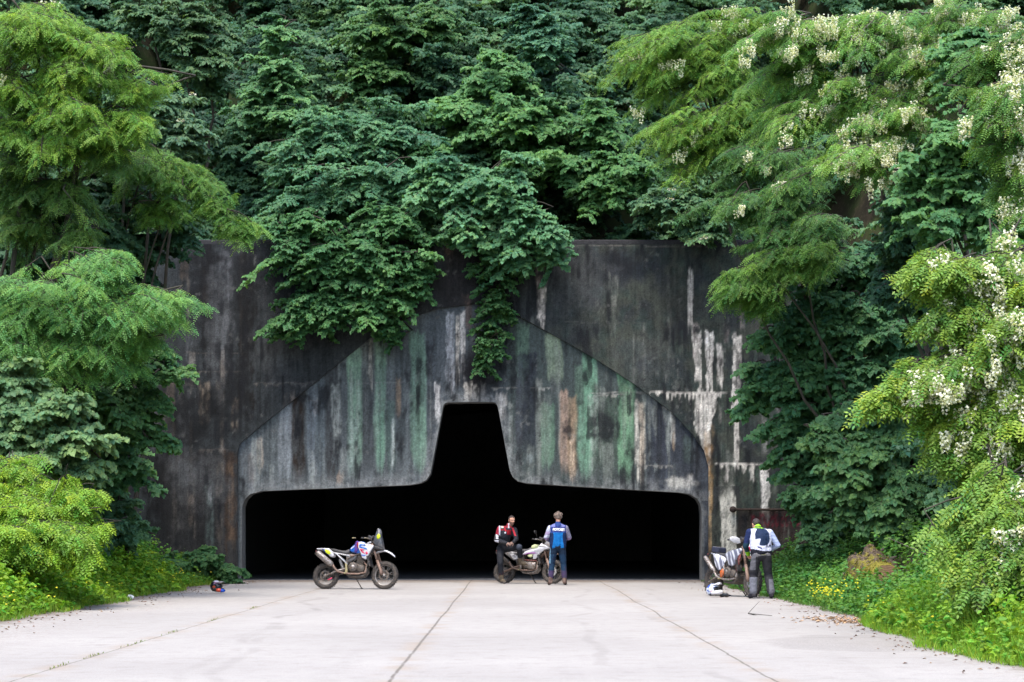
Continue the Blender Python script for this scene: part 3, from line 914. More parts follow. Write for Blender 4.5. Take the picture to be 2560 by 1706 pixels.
def tubes(paths, radii, n=5):
    """paths (b, m, 3), radii (b, m) -> verts, quads"""
    b, m, _ = paths.shape
    d = np.gradient(paths, axis=1); d = unit(d)
    ref = np.where(np.abs(d[..., 2:3]) > .9, np.array([1.0, 0, 0]), UPV)
    a = unit(np.cross(d, ref)); c = np.cross(d, a)
    t = np.linspace(0, 2 * np.pi, n, endpoint=False)
    V = paths[:, :, None, :] + radii[:, :, None, None] * (a[:, :, None, :] * np.cos(t)[:, None] + c[:, :, None, :] * np.sin(t)[:, None])
    idx = np.arange(b * m * n).reshape(b, m, n)
    q = np.stack([idx[:, :-1], np.roll(idx, -1, 2)[:, :-1], np.roll(idx, -1, 2)[:, 1:], idx[:, 1:]], -1)
    return V.reshape(-1, 3), q.reshape(-1, 4)


def kites(pos, d, nrm, L, Wd, fold=.16, tipdrop=.12):
    """one folded kite-shaped leaf per row"""
    side = unit(np.cross(nrm, d)); nn = np.cross(d, side)
    L = L[:, None]; Wd = Wd[:, None]
    v = np.stack([pos, pos + d * L * .42 + side * Wd * .5 + nn * Wd * fold, pos + d * L - nn * L * tipdrop, pos + d * L * .42 - side * Wd * .5 + nn * Wd * fold], 1)
    return v.reshape(-1, 3), np.arange(len(pos) * 4).reshape(-1, 4)


def blades6(pos, d, nrm, L, Wd, fold=.14, tipdrop=.2):
    """leaf of two quads folded along its midrib"""
    side = unit(np.cross(nrm, d)); nn = np.cross(d, side)
    L = L[:, None]; Wd = Wd[:, None]
    v = np.stack([pos, pos + d * L * .22 + side * Wd * .5 + nn * Wd * fold, pos + d * L * .66 + side * Wd * .38 + nn * Wd * fold * .6 - nn * L * tipdrop * .5,
                  pos + d * L - nn * L * tipdrop, pos + d * L * .66 - side * Wd * .38 + nn * Wd * fold * .6 - nn * L * tipdrop * .5, pos + d * L * .22 - side * Wd * .5 + nn * Wd * fold], 1)
    n = len(pos); i = np.arange(n * 6).reshape(n, 6)
    q = np.concatenate([i[:, [0, 1, 2, 3]], i[:, [0, 3, 4, 5]]], 1).reshape(-1, 4)
    return v.reshape(-1, 3), q


KIND = {
    # colour (linear), leaf length, width, twigs per bough, leaves per twig
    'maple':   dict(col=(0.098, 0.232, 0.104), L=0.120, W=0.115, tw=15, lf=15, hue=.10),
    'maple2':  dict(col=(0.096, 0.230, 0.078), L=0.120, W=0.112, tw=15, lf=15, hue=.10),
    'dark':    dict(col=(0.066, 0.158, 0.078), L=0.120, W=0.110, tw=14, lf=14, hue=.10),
    'grey':    dict(col=(0.130, 0.245, 0.100), L=0.120, W=0.088, tw=14, lf=15, hue=.10),
    'robinia': dict(col=(0.152, 0.290, 0.048), L=.050, W=.024, tw=11, lf=7, hue=.16, pin=6),
    'robinia2': dict(col=(0.118, 0.245, 0.052), L=.050, W=.024, tw=11, lf=7, hue=.16, pin=6),
    'bright':  dict(col=(0.190, 0.340, 0.030), L=.060, W=.030, tw=11, lf=8, hue=.18, pin=5),
    'elder':   dict(col=(0.095, 0.200, 0.096), L=0.110, W=0.075, tw=15, lf=16, hue=.12),
    'ivy':     dict(col=(0.062, 0.160, 0.055), L=0.090, W=0.088, tw=12, lf=12, hue=.12),
    'shrub':   dict(col=(0.098, 0.205, 0.064), L=0.105, W=0.095, tw=14, lf=14, hue=.12),
}


def grow(rg, boughs, K, near=False, dens=1.0):
    """boughs: start (b,3), end (b,3), sag (b,). Leaves set in flat drooping sprays on twigs either side of each bough."""
    S, E, sag = boughs
    b = len(S)
    Lb = np.linalg.norm(E - S, axis=1)
    nt = K['tw']
    # twig roots along the bough
    t = .28 + .72 * ((np.arange(nt) + rg.random((b, nt))) / nt)
    dirb = unit(E - S)
    hor = unit(np.cross(dirb, UPV) + rg.normal(0, .15, (b, 3)))
    P0 = S[:, None] + (E - S)[:, None] * t[..., None]
    P0[..., 2] -= sag[:, None] * (t ** 2.2) - sag[:, None] * .0
    sgn = np.where(np.arange(nt) % 2 == 0, 1.0, -1.0)[None, :, None]
    ang = R(38) + rg.random((b, nt, 1)) * R(38)
    flat = dirb[:, None] * np.cos(ang) + hor[:, None] * np.sin(ang) * sgn
    flat[..., 2] += rg.normal(.03, .09 if K.get('pin') else .24, (b, nt)) - .30 * t ** 2 * np.minimum(1, sag[:, None] * 1.5)
    tdir = unit(flat)
    TL = (Lb[:, None] * .36 * (1.12 - .62 * t) * (.75 + .5 * rg.random((b, nt)))).clip(.22, 1.0)
    bcol = 1 + rg.normal(0, .10, (b, 1, 1)) * np.ones((b, nt, 1))
    P0 = P0.reshape(-1, 3); tdir = tdir.reshape(-1, 3); TL = TL.ravel(); bcol = bcol.reshape(-1)
    n = len(P0)
    nl = max(3, int(K['lf'] * dens))
    s = ((np.arange(nl) + .3 + .6 * rg.random((n, nl))) / nl)
    pos = P0[:, None] + tdir[:, None] * (TL[:, None] * s)[..., None]
    pos[..., 2] -= .30 * TL[:, None] * s ** 2
    th = unit(np.cross(tdir, UPV))
    sg = np.where(np.arange(nl) % 2 == 0, 1.0, -1.0)[None, :, None]
    pin = K.get('pin')
    dl = tdir[:, None] * .55 + th[:, None] * sg * .85 + rg.normal(0, .22, (n, nl, 3))
    dl[..., 2] -= (.38 if pin else .55) + .30 * rg.random((n, nl))
    dl = unit(dl)
    up = np.zeros((n, nl, 3)); up[..., 2] = 1; up[..., 1] = -K.get('face', .42 if K.get('pin') else .72)
    nr = up + rg.normal(0, .36, (n, nl, 3))
    nr = unit(nr - dl * (nr * dl).sum(-1, keepdims=True))
    lc = (bcol[:, None] * (1 + rg.normal(0, .13, (n, nl)))).clip(.5, 1.7)
    hue = rg.normal(0, K['hue'], (n, nl)) + (bcol[:, None] - 1) * .6
    pos = pos.reshape(-1, 3); dl = dl.reshape(-1, 3); nr = nr.reshape(-1, 3); lc = lc.ravel(); hue = hue.ravel()
    m = len(pos)
    c0 = np.array(K['col'])
    col = c0[None] * lc[:, None]
    col = col * np.stack([1 + hue * 1.1, 1 + hue * .25, 1 - hue * .5], 1).clip(.4, 1.8)
    tw_paths = np.stack([P0 + tdir * (TL * q)[:, None] - UPV * (.30 * TL * q * q)[:, None] for q in (0, .5, 1)], 1)
    if pin:
        RL = .17 + .10 * rg.random(m)
        k = 2 * pin + 1
        ss = np.array([(i // 2 + 1) / (pin + .6) for i in range(2 * pin)] + [1.0])
        sd = np.array([1 if i % 2 == 0 else -1 for i in range(2 * pin)] + [0.0])
        side = unit(np.cross(nr, dl))
        pp = pos[:, None] + dl[:, None] * (RL[:, None] * ss)[..., None]
        pp[..., 2] -= .35 * RL[:, None] * ss ** 2
        ld = dl[:, None] * (.35 + .65 * (sd == 0))[None, :, None] + side[:, None] * sd[None, :, None]
        ld = ld + rg.normal(0, .12, ld.shape); ld[..., 2] -= .22
        ld = unit(ld)
        nn = nr[:, None] + rg.normal(0, .22, ld.shape)
        nn = unit(nn - ld * (nn * ld).sum(-1, keepdims=True))
        L = (K['L'] * (.8 + .4 * rg.random((m, k)))).ravel(); Wd = np.full(m * k, K['W'])
        V, Q = kites(pp.reshape(-1, 3), ld.reshape(-1, 3), nn.reshape(-1, 3), L, Wd, .1, .05)
        col = np.repeat(col, k, 0) * (1 + rg.normal(0, .07, (m * k, 1)))
    else:
        L = K['L'] * (.65 + .6 * rg.random(m)); Wd = K['W'] * L / K['L']
        if near:
            V, Q = blades6(pos, dl, nr, L, Wd)
            col = np.repeat(col, 2, 0)
        else:
            V, Q = kites(pos, dl, nr, L, Wd)
    return V, Q, col.clip(.003, .5), tw_paths, TL


def racemes(rg, tw_paths, n, size=.21):
    """hanging creamy flower clusters below twig ends"""
    sc_ = -tw_paths[:, 2, 1] + .35 * tw_paths[:, 2, 2] + rg.normal(0, .35, len(tw_paths))
    cand = np.argsort(-sc_)[:max(20, int(len(sc_) * .42))]
    cl = rg.choice(cand, max(4, n // 5))
    pick = np.repeat(cl, 5)[:n]; n = len(pick)
    t = .3 + .7 * rg.random(n)
    p = tw_paths[pick, 0] * (1 - t)[:, None] + tw_paths[pick, 2] * t[:, None]
    p = p + rg.normal(0, .075, (n, 3)) - np.array([0, .17, .02])
    k = 40
    s = rg.random((n, k))
    Ls = size * (.7 + .6 * rg.random(n))
    a = rg.random((n, k)) * 2 * np.pi
    r = .042 * (1.15 - .75 * s)
    q = p[:, None] + np.stack([np.cos(a) * r, np.sin(a) * r, -s * Ls[:, None] + .01], -1)
    d = unit(np.stack([np.cos(a), np.sin(a), -.5 + 0 * a], -1) + rg.normal(0, .2, (n, k, 3)))
    nr = unit(rg.normal(0, .6, (n, k, 3)) + UPV)
    nr = unit(nr - d * (nr * d).sum(-1, keepdims=True))
    m = n * k
    V, Q = kites(q.reshape(-1, 3), d.reshape(-1, 3), nr.reshape(-1, 3), .042 * (.8 + .4 * rg.random(m)), np.full(m, .040), .25, .15)
    tone = 1 + rg.normal(0, .06, (m, 1))
    col = np.where((rg.random((m, 1)) < .12), np.array([[.46, .50, .22]]), np.array([[.84, .86, .73]])) * tone
    return V, Q, col.clip(.1, .9)


def umbels(rg, tw_paths, n, size=.10):
    """flat white flower heads on the upper side of a bush"""
    pick = rg.choice(len(tw_paths), n, replace=True)
    p = tw_paths[pick, 2] + np.array([0, -.06, .05]) + rg.normal(0, .03, (n, 3))
    k = 30
    a = rg.random((n, k)) * 2 * np.pi; r = size * np.sqrt(rg.random((n, k)))
    q = p[:, None] + np.stack([np.cos(a) * r, np.sin(a) * r * .8 - .0 * r, .35 * np.sin(a) * r * -1 + rg.normal(0, .008, (n, k))], -1)
    d = unit(np.stack([np.cos(a), np.sin(a), .2 + 0 * a], -1))
    nr = unit(np.stack([0 * a, -.5 + 0 * a, 1 + 0 * a], -1) + rg.normal(0, .2, (n, k, 3)))
    nr = unit(nr - d * (nr * d).sum(-1, keepdims=True))
    m = n * k
    V, Q = kites(q.reshape(-1, 3), d.reshape(-1, 3), nr.reshape(-1, 3), np.full(m, .04), np.full(m, .036), .1, .05)
    return V, Q, np.array([[.74, .74, .64]]) * (1 + rg.normal(0, .07, (m, 1)))


M['leaf'] = leaf_mat("leaf", .52, .36, .22)
M['leaf_soft'] = leaf_mat("leaf_soft", .5, .32, .3)
M['petal'] = leaf_mat("petal", .7, .3, .1)
M['bark'] = mat("bark", (.05, .040, .031), .9, 0, .45, 6, .6, (.035, .04, .02), .5)
M['bark_pale'] = mat("pale_bark", (.10, .085, .07), .9, 0, .4, 6, .6)
TREE_N = [0]
LEAFCOUNT = [0]


def tree(name, label, cat, kind, base, crowns, group=None, nb=60, bl=1.6, sag=.45, near=False, flowers=0, fl='raceme', dens=1.0, trunk_r=.075, bark='bark', out=(0, -.55, .35), cap=0.35, tint=None, sz=1.0, flow=None):
    """base: world point. crowns: (u, v, ru, rv, Y, depth[, weight]) ellipsoids in overview pixels at depth Y (metres)"""
    TREE_N[0] += 1
    rg = np.random.default_rng(1000 + TREE_N[0])
    Kd = dict(KIND[kind])
    if tint: Kd['col'] = tuple(np.array(Kd['col']) * np.array(tint))
    Kd['L'] *= sz; Kd['W'] *= sz
    base = np.array(base, dtype=float)
    if 'pin' in Kd: nb = int(nb * .72); bl = bl * 1.22
    Ss, Es, Sg = [], [], []
    tot = sum(c[2] * c[3] * (c[6] if len(c) > 6 else 1) for c in crowns)
    cs = []
    for c in crowns:
        u, v, ru, rv, Y, dp = c[:6]
        ctr = np.array(W(u, v, Y)); rx, rz = M2(ru, Y), M2(rv, Y)
        cs.append((ctr, rx, rz))
        n = max(5, int(1.45 * nb * c[2] * c[3] * (c[6] if len(c) > 6 else 1) / tot))
        # tips spread over the ellipsoid, mostly towards light and viewer
        d = unit(rg.normal(0, 1, (n, 3)) + np.array(out))
        r = (rg.random((n, 1)) ** .5) * (1 + .38 * (rg.random((n, 1)) < .22))
        tip = ctr + d * r * np.array([rx * 1.08, dp, rz]) * 1.0
        # boughs come from the inside of the crown, outwards and slightly down at the end
        inner = ctr + np.array([0, dp * .35, -rz * .25])
        dv = tip - inner
        L = np.linalg.norm(dv, axis=1, keepdims=True)
        dv = unit(dv * np.array([1, 1, .38]) + rg.normal(0, .22, (n, 3)) * np.array([1, 1, .4]))
        if flow is not None: dv = unit(dv + np.array(flow) * rg.uniform(.5, 1.3, (n, 1)))
        ln = np.minimum(bl * (.5 + .9 * rg.random((n, 1))), np.maximum(L * 1.1, .55 * bl))
        s = tip - dv * ln; s[:, 2] += (rg.random(n) - .35) * .25
        Ss.append(s); Es.append(tip); Sg.append(sag * (.5 + rg.random(n)) * ln[:, 0] / 1.6)
    S = np.concatenate(Ss); E = np.concatenate(Es); Sg = np.concatenate(Sg)
    V, Q, C, tw, TL = grow(rg, (S, E + np.array([0, 0, .0]), Sg), Kd, near, dens)
    LEAFCOUNT[0] += len(Q)
    root = empty(name, base, 0, label, cat, group)
    # wood: trunk to each crown, limbs to each bough, the twigs
    paths = []; rad = []
    for ctr, rx, rz in sorted(cs, key=lambda c: -c[1] * c[2])[:3]:
        tgt = ctr + np.array([0, .2 * rx, -.1 * rz])
        mid = base * .5 + tgt * .5 + np.array([rg.normal(0, .5), rg.normal(0, .3) + .3, .1])
        q = np.linspace(0, 1, 9)[:, None]
        pth = (1 - q) ** 2 * base + 2 * q * (1 - q) * mid + q ** 2 * tgt + rg.normal(0, .05, (9, 3)) * np.sin(q * 3.14)
        paths.append(pth); rad.append(np.linspace(trunk_r, trunk_r * .35, 9))
    Vt, Qt = tubes(np.array(paths), np.array(rad), 7)
    off = base.astype(np.float32)
    tr = link("trunk", np_mesh("trunk", Vt - off, Qt, smooth=True), M[bark], root)
    # limbs
    bp, br = [], []
    for i in range(len(S)):
        j = int(np.argmin([np.linalg.norm((S[i] - c[0]) / max(c[1], c[2])) for c in cs]))
        ctr, rx, rz = cs[j]
        st = ctr + np.array([0, .15 * rx, -.1 * rz]) + rg.normal(0, .12, 3) * np.array([rx, .3, rz])
        q = np.linspace(0, 1, 4)[:, None]
        m1 = S[i] * .5 + st * .5 + np.array([0, 0, .12])
        a = (1 - q) ** 2 * st + 2 * q * (1 - q) * m1 + q ** 2 * S[i]
        tt = np.linspace(.2, 1, 5)[:, None]
        bgh = S[i] + (E[i] - S[i]) * tt; bgh[:, 2] -= Sg[i] * tt[:, 0] ** 2.2
        bp.append(np.concatenate([a, bgh])); br.append(np.linspace(.030, .006, 9) * min(1.4, trunk_r / .08))
    Vb, Qb = tubes(np.array(bp), np.array(br), 4)
    Vw, Qw = tubes(tw, np.tile(np.array([[.006, .005, .003]]), (len(tw), 1)), 3)
    link("limbs", np_mesh("limbs", np.concatenate([Vb, Vw]) - off, np.concatenate([Qb, Qw + len(Vb)]), smooth=True), M[bark], root)
    cr = link("crown", np_mesh("crown", V - off, Q, C), M['leaf_soft'] if 'pin' in Kd else M['leaf'], root)
    if flowers:
        # flowers where the light is: the outer, viewer-facing twigs
        if fl == 'raceme': V, Q, C = racemes(rg, tw, flowers)
        else: V, Q, C = umbels(rg, tw, flowers)
        link("blossom", np_mesh("blossom", V - off, Q, C), M['petal'], root)["kind"] = "stuff"
    return root


def gp(x, y):
    return (x, y, float(hill_h(np.array([x]), np.array([y]))[0]) - .1)


def up(u, v, Y):
    """root point on the hill straight below an overview pixel at depth Y"""
    p = W(u, v, Y)
    return gp(p.x, Y)
# ------------------------------------------------------------------ the trees of the place
T = tree
GA = "trees on the slope above the portal"
# --- above the portal
T("maple_tree", "pale blue-green tree leaning over the wall top, its long bough hanging before the peak", "tree", 'maple', gp(1.0, 58.6),
  [(1110, 430, 130, 80, 55.0, 1.3), (1215, 500, 100, 75, 54.8, 1.1), (1080, 530, 90, 45, 54.9, .9), (1255, 570, 50, 50, 54.9, .5), (1010, 400, 70, 60, 55.2, 1.0), (1180, 590, 60, 40, 54.9, .6)], GA, nb=150, bl=1.5, sag=.6, tint=(1.15, 1.15, 1.2), sz=.95)
T("creeper", "dark green creeper hanging in a narrow curtain from the wall top onto the peak", "creeper", 'ivy', (W(1130, 560, 55.5).x, 56.4, W(1130, 558, 55.5).z),
  [(1140, 620, 75, 60, 55.2, .3), (1140, 700, 62, 55, 55.25, .25), (1118, 785, 46, 60, 55.3, .22)], None, nb=60, bl=.7, sag=.5, trunk_r=.03)
T("overhanging_shrub", "mid green leafy shrub hanging down over the left half of the stained wall", "shrub", 'maple2', gp(-3.6, 58.2),
  [(800, 590, 200, 80, 54.9, .9), (720, 700, 110, 60, 54.9, .7), (860, 690, 115, 60, 54.9, .7), (680, 740, 65, 24, 54.95, .4), (895, 750, 40, 28, 55.0, .3), (960, 620, 45, 70, 55.0, .5), (700, 520, 110, 60, 55.2, .9), (900, 510, 130, 60, 55.2, .9)], None, nb=290, bl=1.3, sag=.6, tint=(.85, .9, .95), sz=.88)
T("maple_tree", "tree with tiered grey-green sprays directly above the shrub overhanging the wall's left half", "tree", 'maple', gp(-4.0, 60.5),
  [(740, 320, 120, 95, 57.5, 1.6), (850, 420, 175, 70, 56.3, 1.6), (870, 300, 130, 95, 58, 1.5), (720, 450, 120, 60, 56.3, 1.2), (960, 440, 90, 60, 56.0, 1.0)], GA, nb=230, bl=1.7, sag=.5, tint=(1.0, 1.02, 1.1), sz=.85)
T("pointed_tree", "tall pointed light green tree top rising left of centre on the slope above the wall", "tree", 'maple2', gp(-6.0, 61.5),
  [(640, 75, 45, 60, 59, .8), (640, 175, 75, 70, 59, 1.1), (690, 270, 95, 60, 58.7, 1.2), (590, 250, 60, 60, 58.8, 1)], GA, nb=120, bl=1.3, sag=.4, tint=(1.35, 1.25, 1.5), sz=.8)
T("maple_tree", "dark tree speckled with pale young shoots, high on the slope left of the middle", "tree", 'maple2', gp(-3.0, 64),
  [(900, 70, 110, 70, 62, 1.5), (860, 170, 90, 60, 61.5, 1.3), (1000, 60, 60, 60, 62, 1.2)], GA, nb=90, bl=1.5, sag=.4, tint=(.9, .85, .8))
T("maple_tree", "tree with broad drooping fans in the middle of the slope above the portal's peak", "tree", 'maple', gp(.3, 61),
  [(1140, 165, 110, 60, 59.5, 1.5), (1160, 270, 130, 60, 58.7, 1.5), (1050, 250, 80, 60, 59, 1.3), (1000, 340, 80, 50, 58.5, 1.2)], GA, nb=130, bl=1.7, sag=.55, tint=(1.1, 1.08, .85), sz=1.12)
T("maple_tree", "bluish rounded tree crown near the top edge before the dark gap in the wood", "tree", 'maple', gp(2.6, 63),
  [(1250, 90, 75, 70, 61, 1.2), (1200, 40, 70, 40, 61.5, 1)], GA, nb=60, bl=1.4, sag=.4, tint=(1.0, 1.02, 1.3), sz=.9)
T("maple_tree", "tree right of the middle whose green tiers reach down to the wall's top edge", "tree", 'maple2', gp(3.2, 60),
  [(1240, 280, 110, 70, 58, 1.4), (1250, 380, 120, 60, 57, 1.3), (1370, 290, 70, 70, 58, 1.2), (1420, 390, 90, 60, 56.8, 1.2), (1380, 430, 80, 40, 56.4, 1.0)], GA, nb=170, bl=1.6, sag=.5, tint=(.95, .95, .9), sz=1.05)
T("elder_bush", "dark elder bush dotted with white flower heads above the right end of the wall", "bush", 'elder', gp(5.6, 58.6),
  [(1560, 470, 100, 55, 55.4, 1.1), (1640, 520, 70, 40, 55, .9), (1490, 470, 50, 45, 55.6, .8), (1640, 420, 90, 50, 55.6, 1.0)], None, nb=95, bl=1.2, sag=.4, flowers=26, fl='umbel')
# dark tree tops high in the picture, seen between the others
DK_L = "dark tree in the shaded wood atop the slope, half hidden behind the lighter crowns"
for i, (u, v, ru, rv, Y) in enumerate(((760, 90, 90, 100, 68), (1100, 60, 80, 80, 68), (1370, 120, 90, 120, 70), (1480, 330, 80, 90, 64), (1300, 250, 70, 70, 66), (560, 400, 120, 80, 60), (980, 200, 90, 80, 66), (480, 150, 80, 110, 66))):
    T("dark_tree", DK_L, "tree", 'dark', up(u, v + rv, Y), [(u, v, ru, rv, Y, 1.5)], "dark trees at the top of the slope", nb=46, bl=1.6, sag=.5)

# --- left side
GL = "trees and bushes along the left verge"
T("robinia_tree", "tall yellow-green feathery robinia in the top left corner", "tree", 'robinia', gp(-11.6, 45),
  [(90, 70, 130, 80, 44, 1.7), (240, 130, 100, 80, 44, 1.6), (60, 200, 90, 70, 44.3, 1.3), (190, 270, 130, 60, 43.6, 1.5), (330, 190, 60, 40, 43.6, .9), (150, 190, 95, 45, 43.8, 1.0), (50, 290, 90, 50, 44, 1.0), (300, 270, 80, 40, 43.6, .9), (160, 50, 90, 45, 44.4, 1.2)], GL, nb=235, bl=1.7, sag=.5, flowers=40, trunk_r=.09, tint=(1.2, 1.2, 1.1), flow=(.7, -.3, -.05))
T("robinia_tree", "green robinia on the left verge with bare brown stems and hanging lower twigs", "tree", 'robinia2', gp(-12.2, 45.5),
  [(40, 380, 60, 100, 45, 1.2), (110, 330, 90, 50, 44.6, 1.2), (60, 500, 60, 60, 44.8, .9), (250, 330, 60, 30, 44, .7), (150, 420, 90, 40, 44.2, .8), (190, 510, 70, 26, 44, .5)], GL, nb=120, bl=1.4, sag=.7, trunk_r=.08, tint=(.85, .85, .9))
T("robinia_tree", "slender robinia whose yellow-green tips reach in over the wall's top left corner", "tree", 'robinia', gp(-10.6, 47),
  [(420, 395, 105, 46, 46.5, 1.0), (330, 370, 70, 50, 46.5, .9), (560, 515, 68, 32, 46, .5), (490, 460, 55, 32, 46.2, .5), (380, 470, 60, 40, 46.4, .7)], GL, nb=62, bl=1.2, sag=.6, trunk_r=.05, tint=(.72, .85, .9), flow=(.9, -.2, -.15))
T("elder_bush", "elder bush with a few white flower heads beside the tall corner robinia, upper left", "bush", 'elder', gp(-9.6, 50),
  [(360, 260, 100, 70, 49, 1.2), (420, 310, 80, 50, 48.8, 1.0), (280, 330, 90, 60, 48.5, 1.1)], GL, nb=100, bl=1.2, sag=.4, flowers=11, fl='umbel', tint=(1.2, 1.1, 1.25))
T("grey_tree", "grey-leaved tree in front of the dark wood at the top left", "tree", 'grey', gp(-9.5, 58),
  [(430, 60, 100, 70, 56, 1.5), (480, 150, 75, 60, 55.6, 1.2), (330, 30, 60, 40, 56, 1)], GL, nb=85, bl=1.4, sag=.4, tint=(.72, .76, .85))
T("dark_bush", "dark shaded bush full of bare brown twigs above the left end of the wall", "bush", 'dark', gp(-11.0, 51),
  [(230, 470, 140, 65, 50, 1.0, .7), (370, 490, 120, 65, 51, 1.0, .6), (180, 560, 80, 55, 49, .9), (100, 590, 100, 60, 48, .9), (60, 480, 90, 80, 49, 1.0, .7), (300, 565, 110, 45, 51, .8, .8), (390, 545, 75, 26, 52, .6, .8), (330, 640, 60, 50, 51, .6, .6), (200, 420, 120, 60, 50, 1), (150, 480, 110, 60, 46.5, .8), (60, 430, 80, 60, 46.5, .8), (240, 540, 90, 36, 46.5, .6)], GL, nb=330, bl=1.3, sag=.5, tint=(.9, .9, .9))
T("robinia_tree", "light green young robinia spreading fan-like tiers before the left end of the wall", "tree", 'robinia', gp(-10.2, 42),
  [(260, 605, 95, 55, 41, 1.2), (150, 690, 170, 75, 41, 1.4), (310, 690, 115, 55, 40.8, 1.1), (400, 695, 60, 26, 40.8, .6), (90, 780, 120, 65, 41, 1.2), (240, 780, 125, 62, 41, 1.1), (330, 770, 70, 40, 41, .7), (40, 660, 60, 60, 41, 1)], GL, nb=220, bl=1.4, sag=.5, trunk_r=.06, tint=(.95, 1.12, 1.7), flow=(.9, -.2, -.1))
T("hazel_bush", "hazel bush below the young robinia, its twig reaching out over the brown-streaked wall", "bush", 'shrub', gp(-10.6, 44),
  [(230, 880, 125, 65, 43, 1.1), (385, 850, 55, 24, 42.6, .5, 1.4), (350, 800, 60, 45, 42.8, .6), (290, 950, 85, 55, 43, .8), (375, 1005, 36, 26, 43, .4, 1.4), (150, 850, 100, 65, 43, 1), (340, 920, 55, 35, 42.8, .5)], GL, nb=125, bl=1.1, sag=.5, tint=(.85, .95, 1.1), flow=(.6, -.2, -.1))
T("hazel_bush", "dark green bush hanging low in front of the left foot of the wall", "bush", 'maple2', gp(-9.9, 46),
  [(260, 1030, 80, 60, 45, .9), (215, 960, 100, 65, 44.6, .9), (305, 1080, 45, 30, 45, .5), (200, 1090, 90, 60, 45, .9)], GL, nb=70, bl=1.1, sag=.5, tint=(.95, .95, 1.1))
T("grey_bush", "pale green leafy bush at the left edge of the picture", "bush", 'shrub', gp(-10.8, 40.5),
  [(40, 880, 80, 75, 40, .9), (100, 950, 120, 65, 39.6, 1.0), (175, 1030, 95, 55, 39.4, .9), (60, 1030, 120, 65, 39.6, 1.0), (205, 1080, 55, 34, 39.4, .5)], GL, nb=170, bl=.95, sag=.25, near=True, tint=(1.45, 1.25, 1.7), flow=(.4, -.2, .1))
T("acacia_bush", "bright yellow-green feathery bush at the lower left edge above the weeds", "bush", 'bright', gp(-10.6, 37.5),
  [(60, 1105, 110, 20, 36.8, .8), (150, 1130, 70, 16, 36.4, .6), (40, 1150, 130, 18, 36.2, .8), (170, 1165, 62, 14, 36.2, .5), (90, 1195, 140, 18, 35.8, .8), (205, 1205, 34, 12, 36, .4), (50, 1240, 120, 18, 35.6, .7), (165, 1250, 70, 14, 35.4, .5), (30, 1060, 60, 16, 37, .6)], GL, nb=150, bl=1.1, sag=.35, trunk_r=.03, flow=(.5, -.3, 0), sz=1.1)
T("dark_bush", "small dark green bush at the wall's left foot behind the yellow-green bush", "bush", 'dark', gp(-9.6, 47),
  [(265, 1170, 60, 55, 46, .7), (295, 1220, 50, 45, 46, .6), (225, 1110, 50, 55, 46, .6), (220, 1230, 70, 45, 45, .6)], GL, nb=56, bl=.9, sag=.4, tint=(1.35, 1.25, 1.2))
T("nettle_clump", "low clump of shaded nettles growing against the wall beside the left jamb", "plant", 'shrub', gp(-8.5, 53.5),
  [(470, 1290, 60, 30, 52.8, .5), (520, 1315, 40, 22, 52.6, .4), (400, 1300, 40, 25, 52, .5)], GL, nb=40, bl=.6, sag=.2, trunk_r=.02, tint=(.8, .9, 1.0))

# --- right side
GR = "trees and bushes along the right verge"
T("robinia_tree", "yellow-green robinia with layered feathery tiers just right of the dark gap, picture top", "tree", 'robinia', gp(8.4, 52),
  [(1540, 95, 150, 55, 49, 1.6), (1480, 150, 95, 38, 49, 1.1), (1620, 160, 160, 65, 49, 1.5), (1570, 290, 140, 44, 48.6, 1.4), (1680, 270, 120, 65, 48.6, 1.3), (1590, 340, 120, 40, 48.6, 1.1), (1700, 60, 120, 50, 49, 1.4)], GR, nb=210, bl=1.7, sag=.45, flowers=110, tint=(1.1, 1.12, 1.1), flow=(-.9, -.3, -.1))
T("robinia_tree", "flowering robinia filling the top right, white hanging blossom clusters and bare grey boughs", "tree", 'robinia2', gp(10.2, 44.5),
  [(1800, 50, 150, 50, 42, 1.5), (1960, 60, 170, 60, 42, 1.6), (1900, 200, 120, 75, 41.8, 1.4), (2020, 250, 130, 75, 41.5, 1.4), (1960, 350, 140, 60, 41.2, 1.4), (1800, 260, 100, 65, 42.5, 1.2), (2130, 130, 120, 75, 42, 1.4), (1790, 150, 100, 55, 42.5, 1.2), (2200, 40, 140, 50, 42, 1.3)], GR, nb=250, bl=1.6, sag=.5, flowers=800, bark='bark_pale', tint=(1.3, 1.3, 1.3), flow=(-.9, -.3, -.05))
T("robinia_tree", "darker green robinia behind the flowering one, right of the elder", "tree", 'robinia2', gp(8.6, 50),
  [(1740, 360, 110, 60, 47.5, 1.3), (1700, 450, 110, 50, 47, 1.1), (1800, 440, 100, 65, 47, 1.2), (1860, 520, 90, 55, 46.5, 1.1), (1760, 530, 80, 40, 46.6, .9)], GR, nb=120, bl=1.5, sag=.5, flowers=40, tint=(.75, .88, 1.1), flow=(-.8, -.3, -.1))
T("robinia_tree", "low robinia with a drooping yellow-green tip before the right side of the wall", "tree", 'robinia', gp(9.0, 48),
  [(1700, 620, 75, 26, 46, .8), (1770, 600, 90, 40, 46, .9), (1670, 655, 45, 22, 45.8, .5), (1850, 570, 80, 40, 46, .9), (1740, 680, 50, 25, 46, .5)], GR, nb=90, bl=1.3, sag=.6, trunk_r=.05, tint=(.70, .82, .9), flow=(-1.0, -.2, -.1))
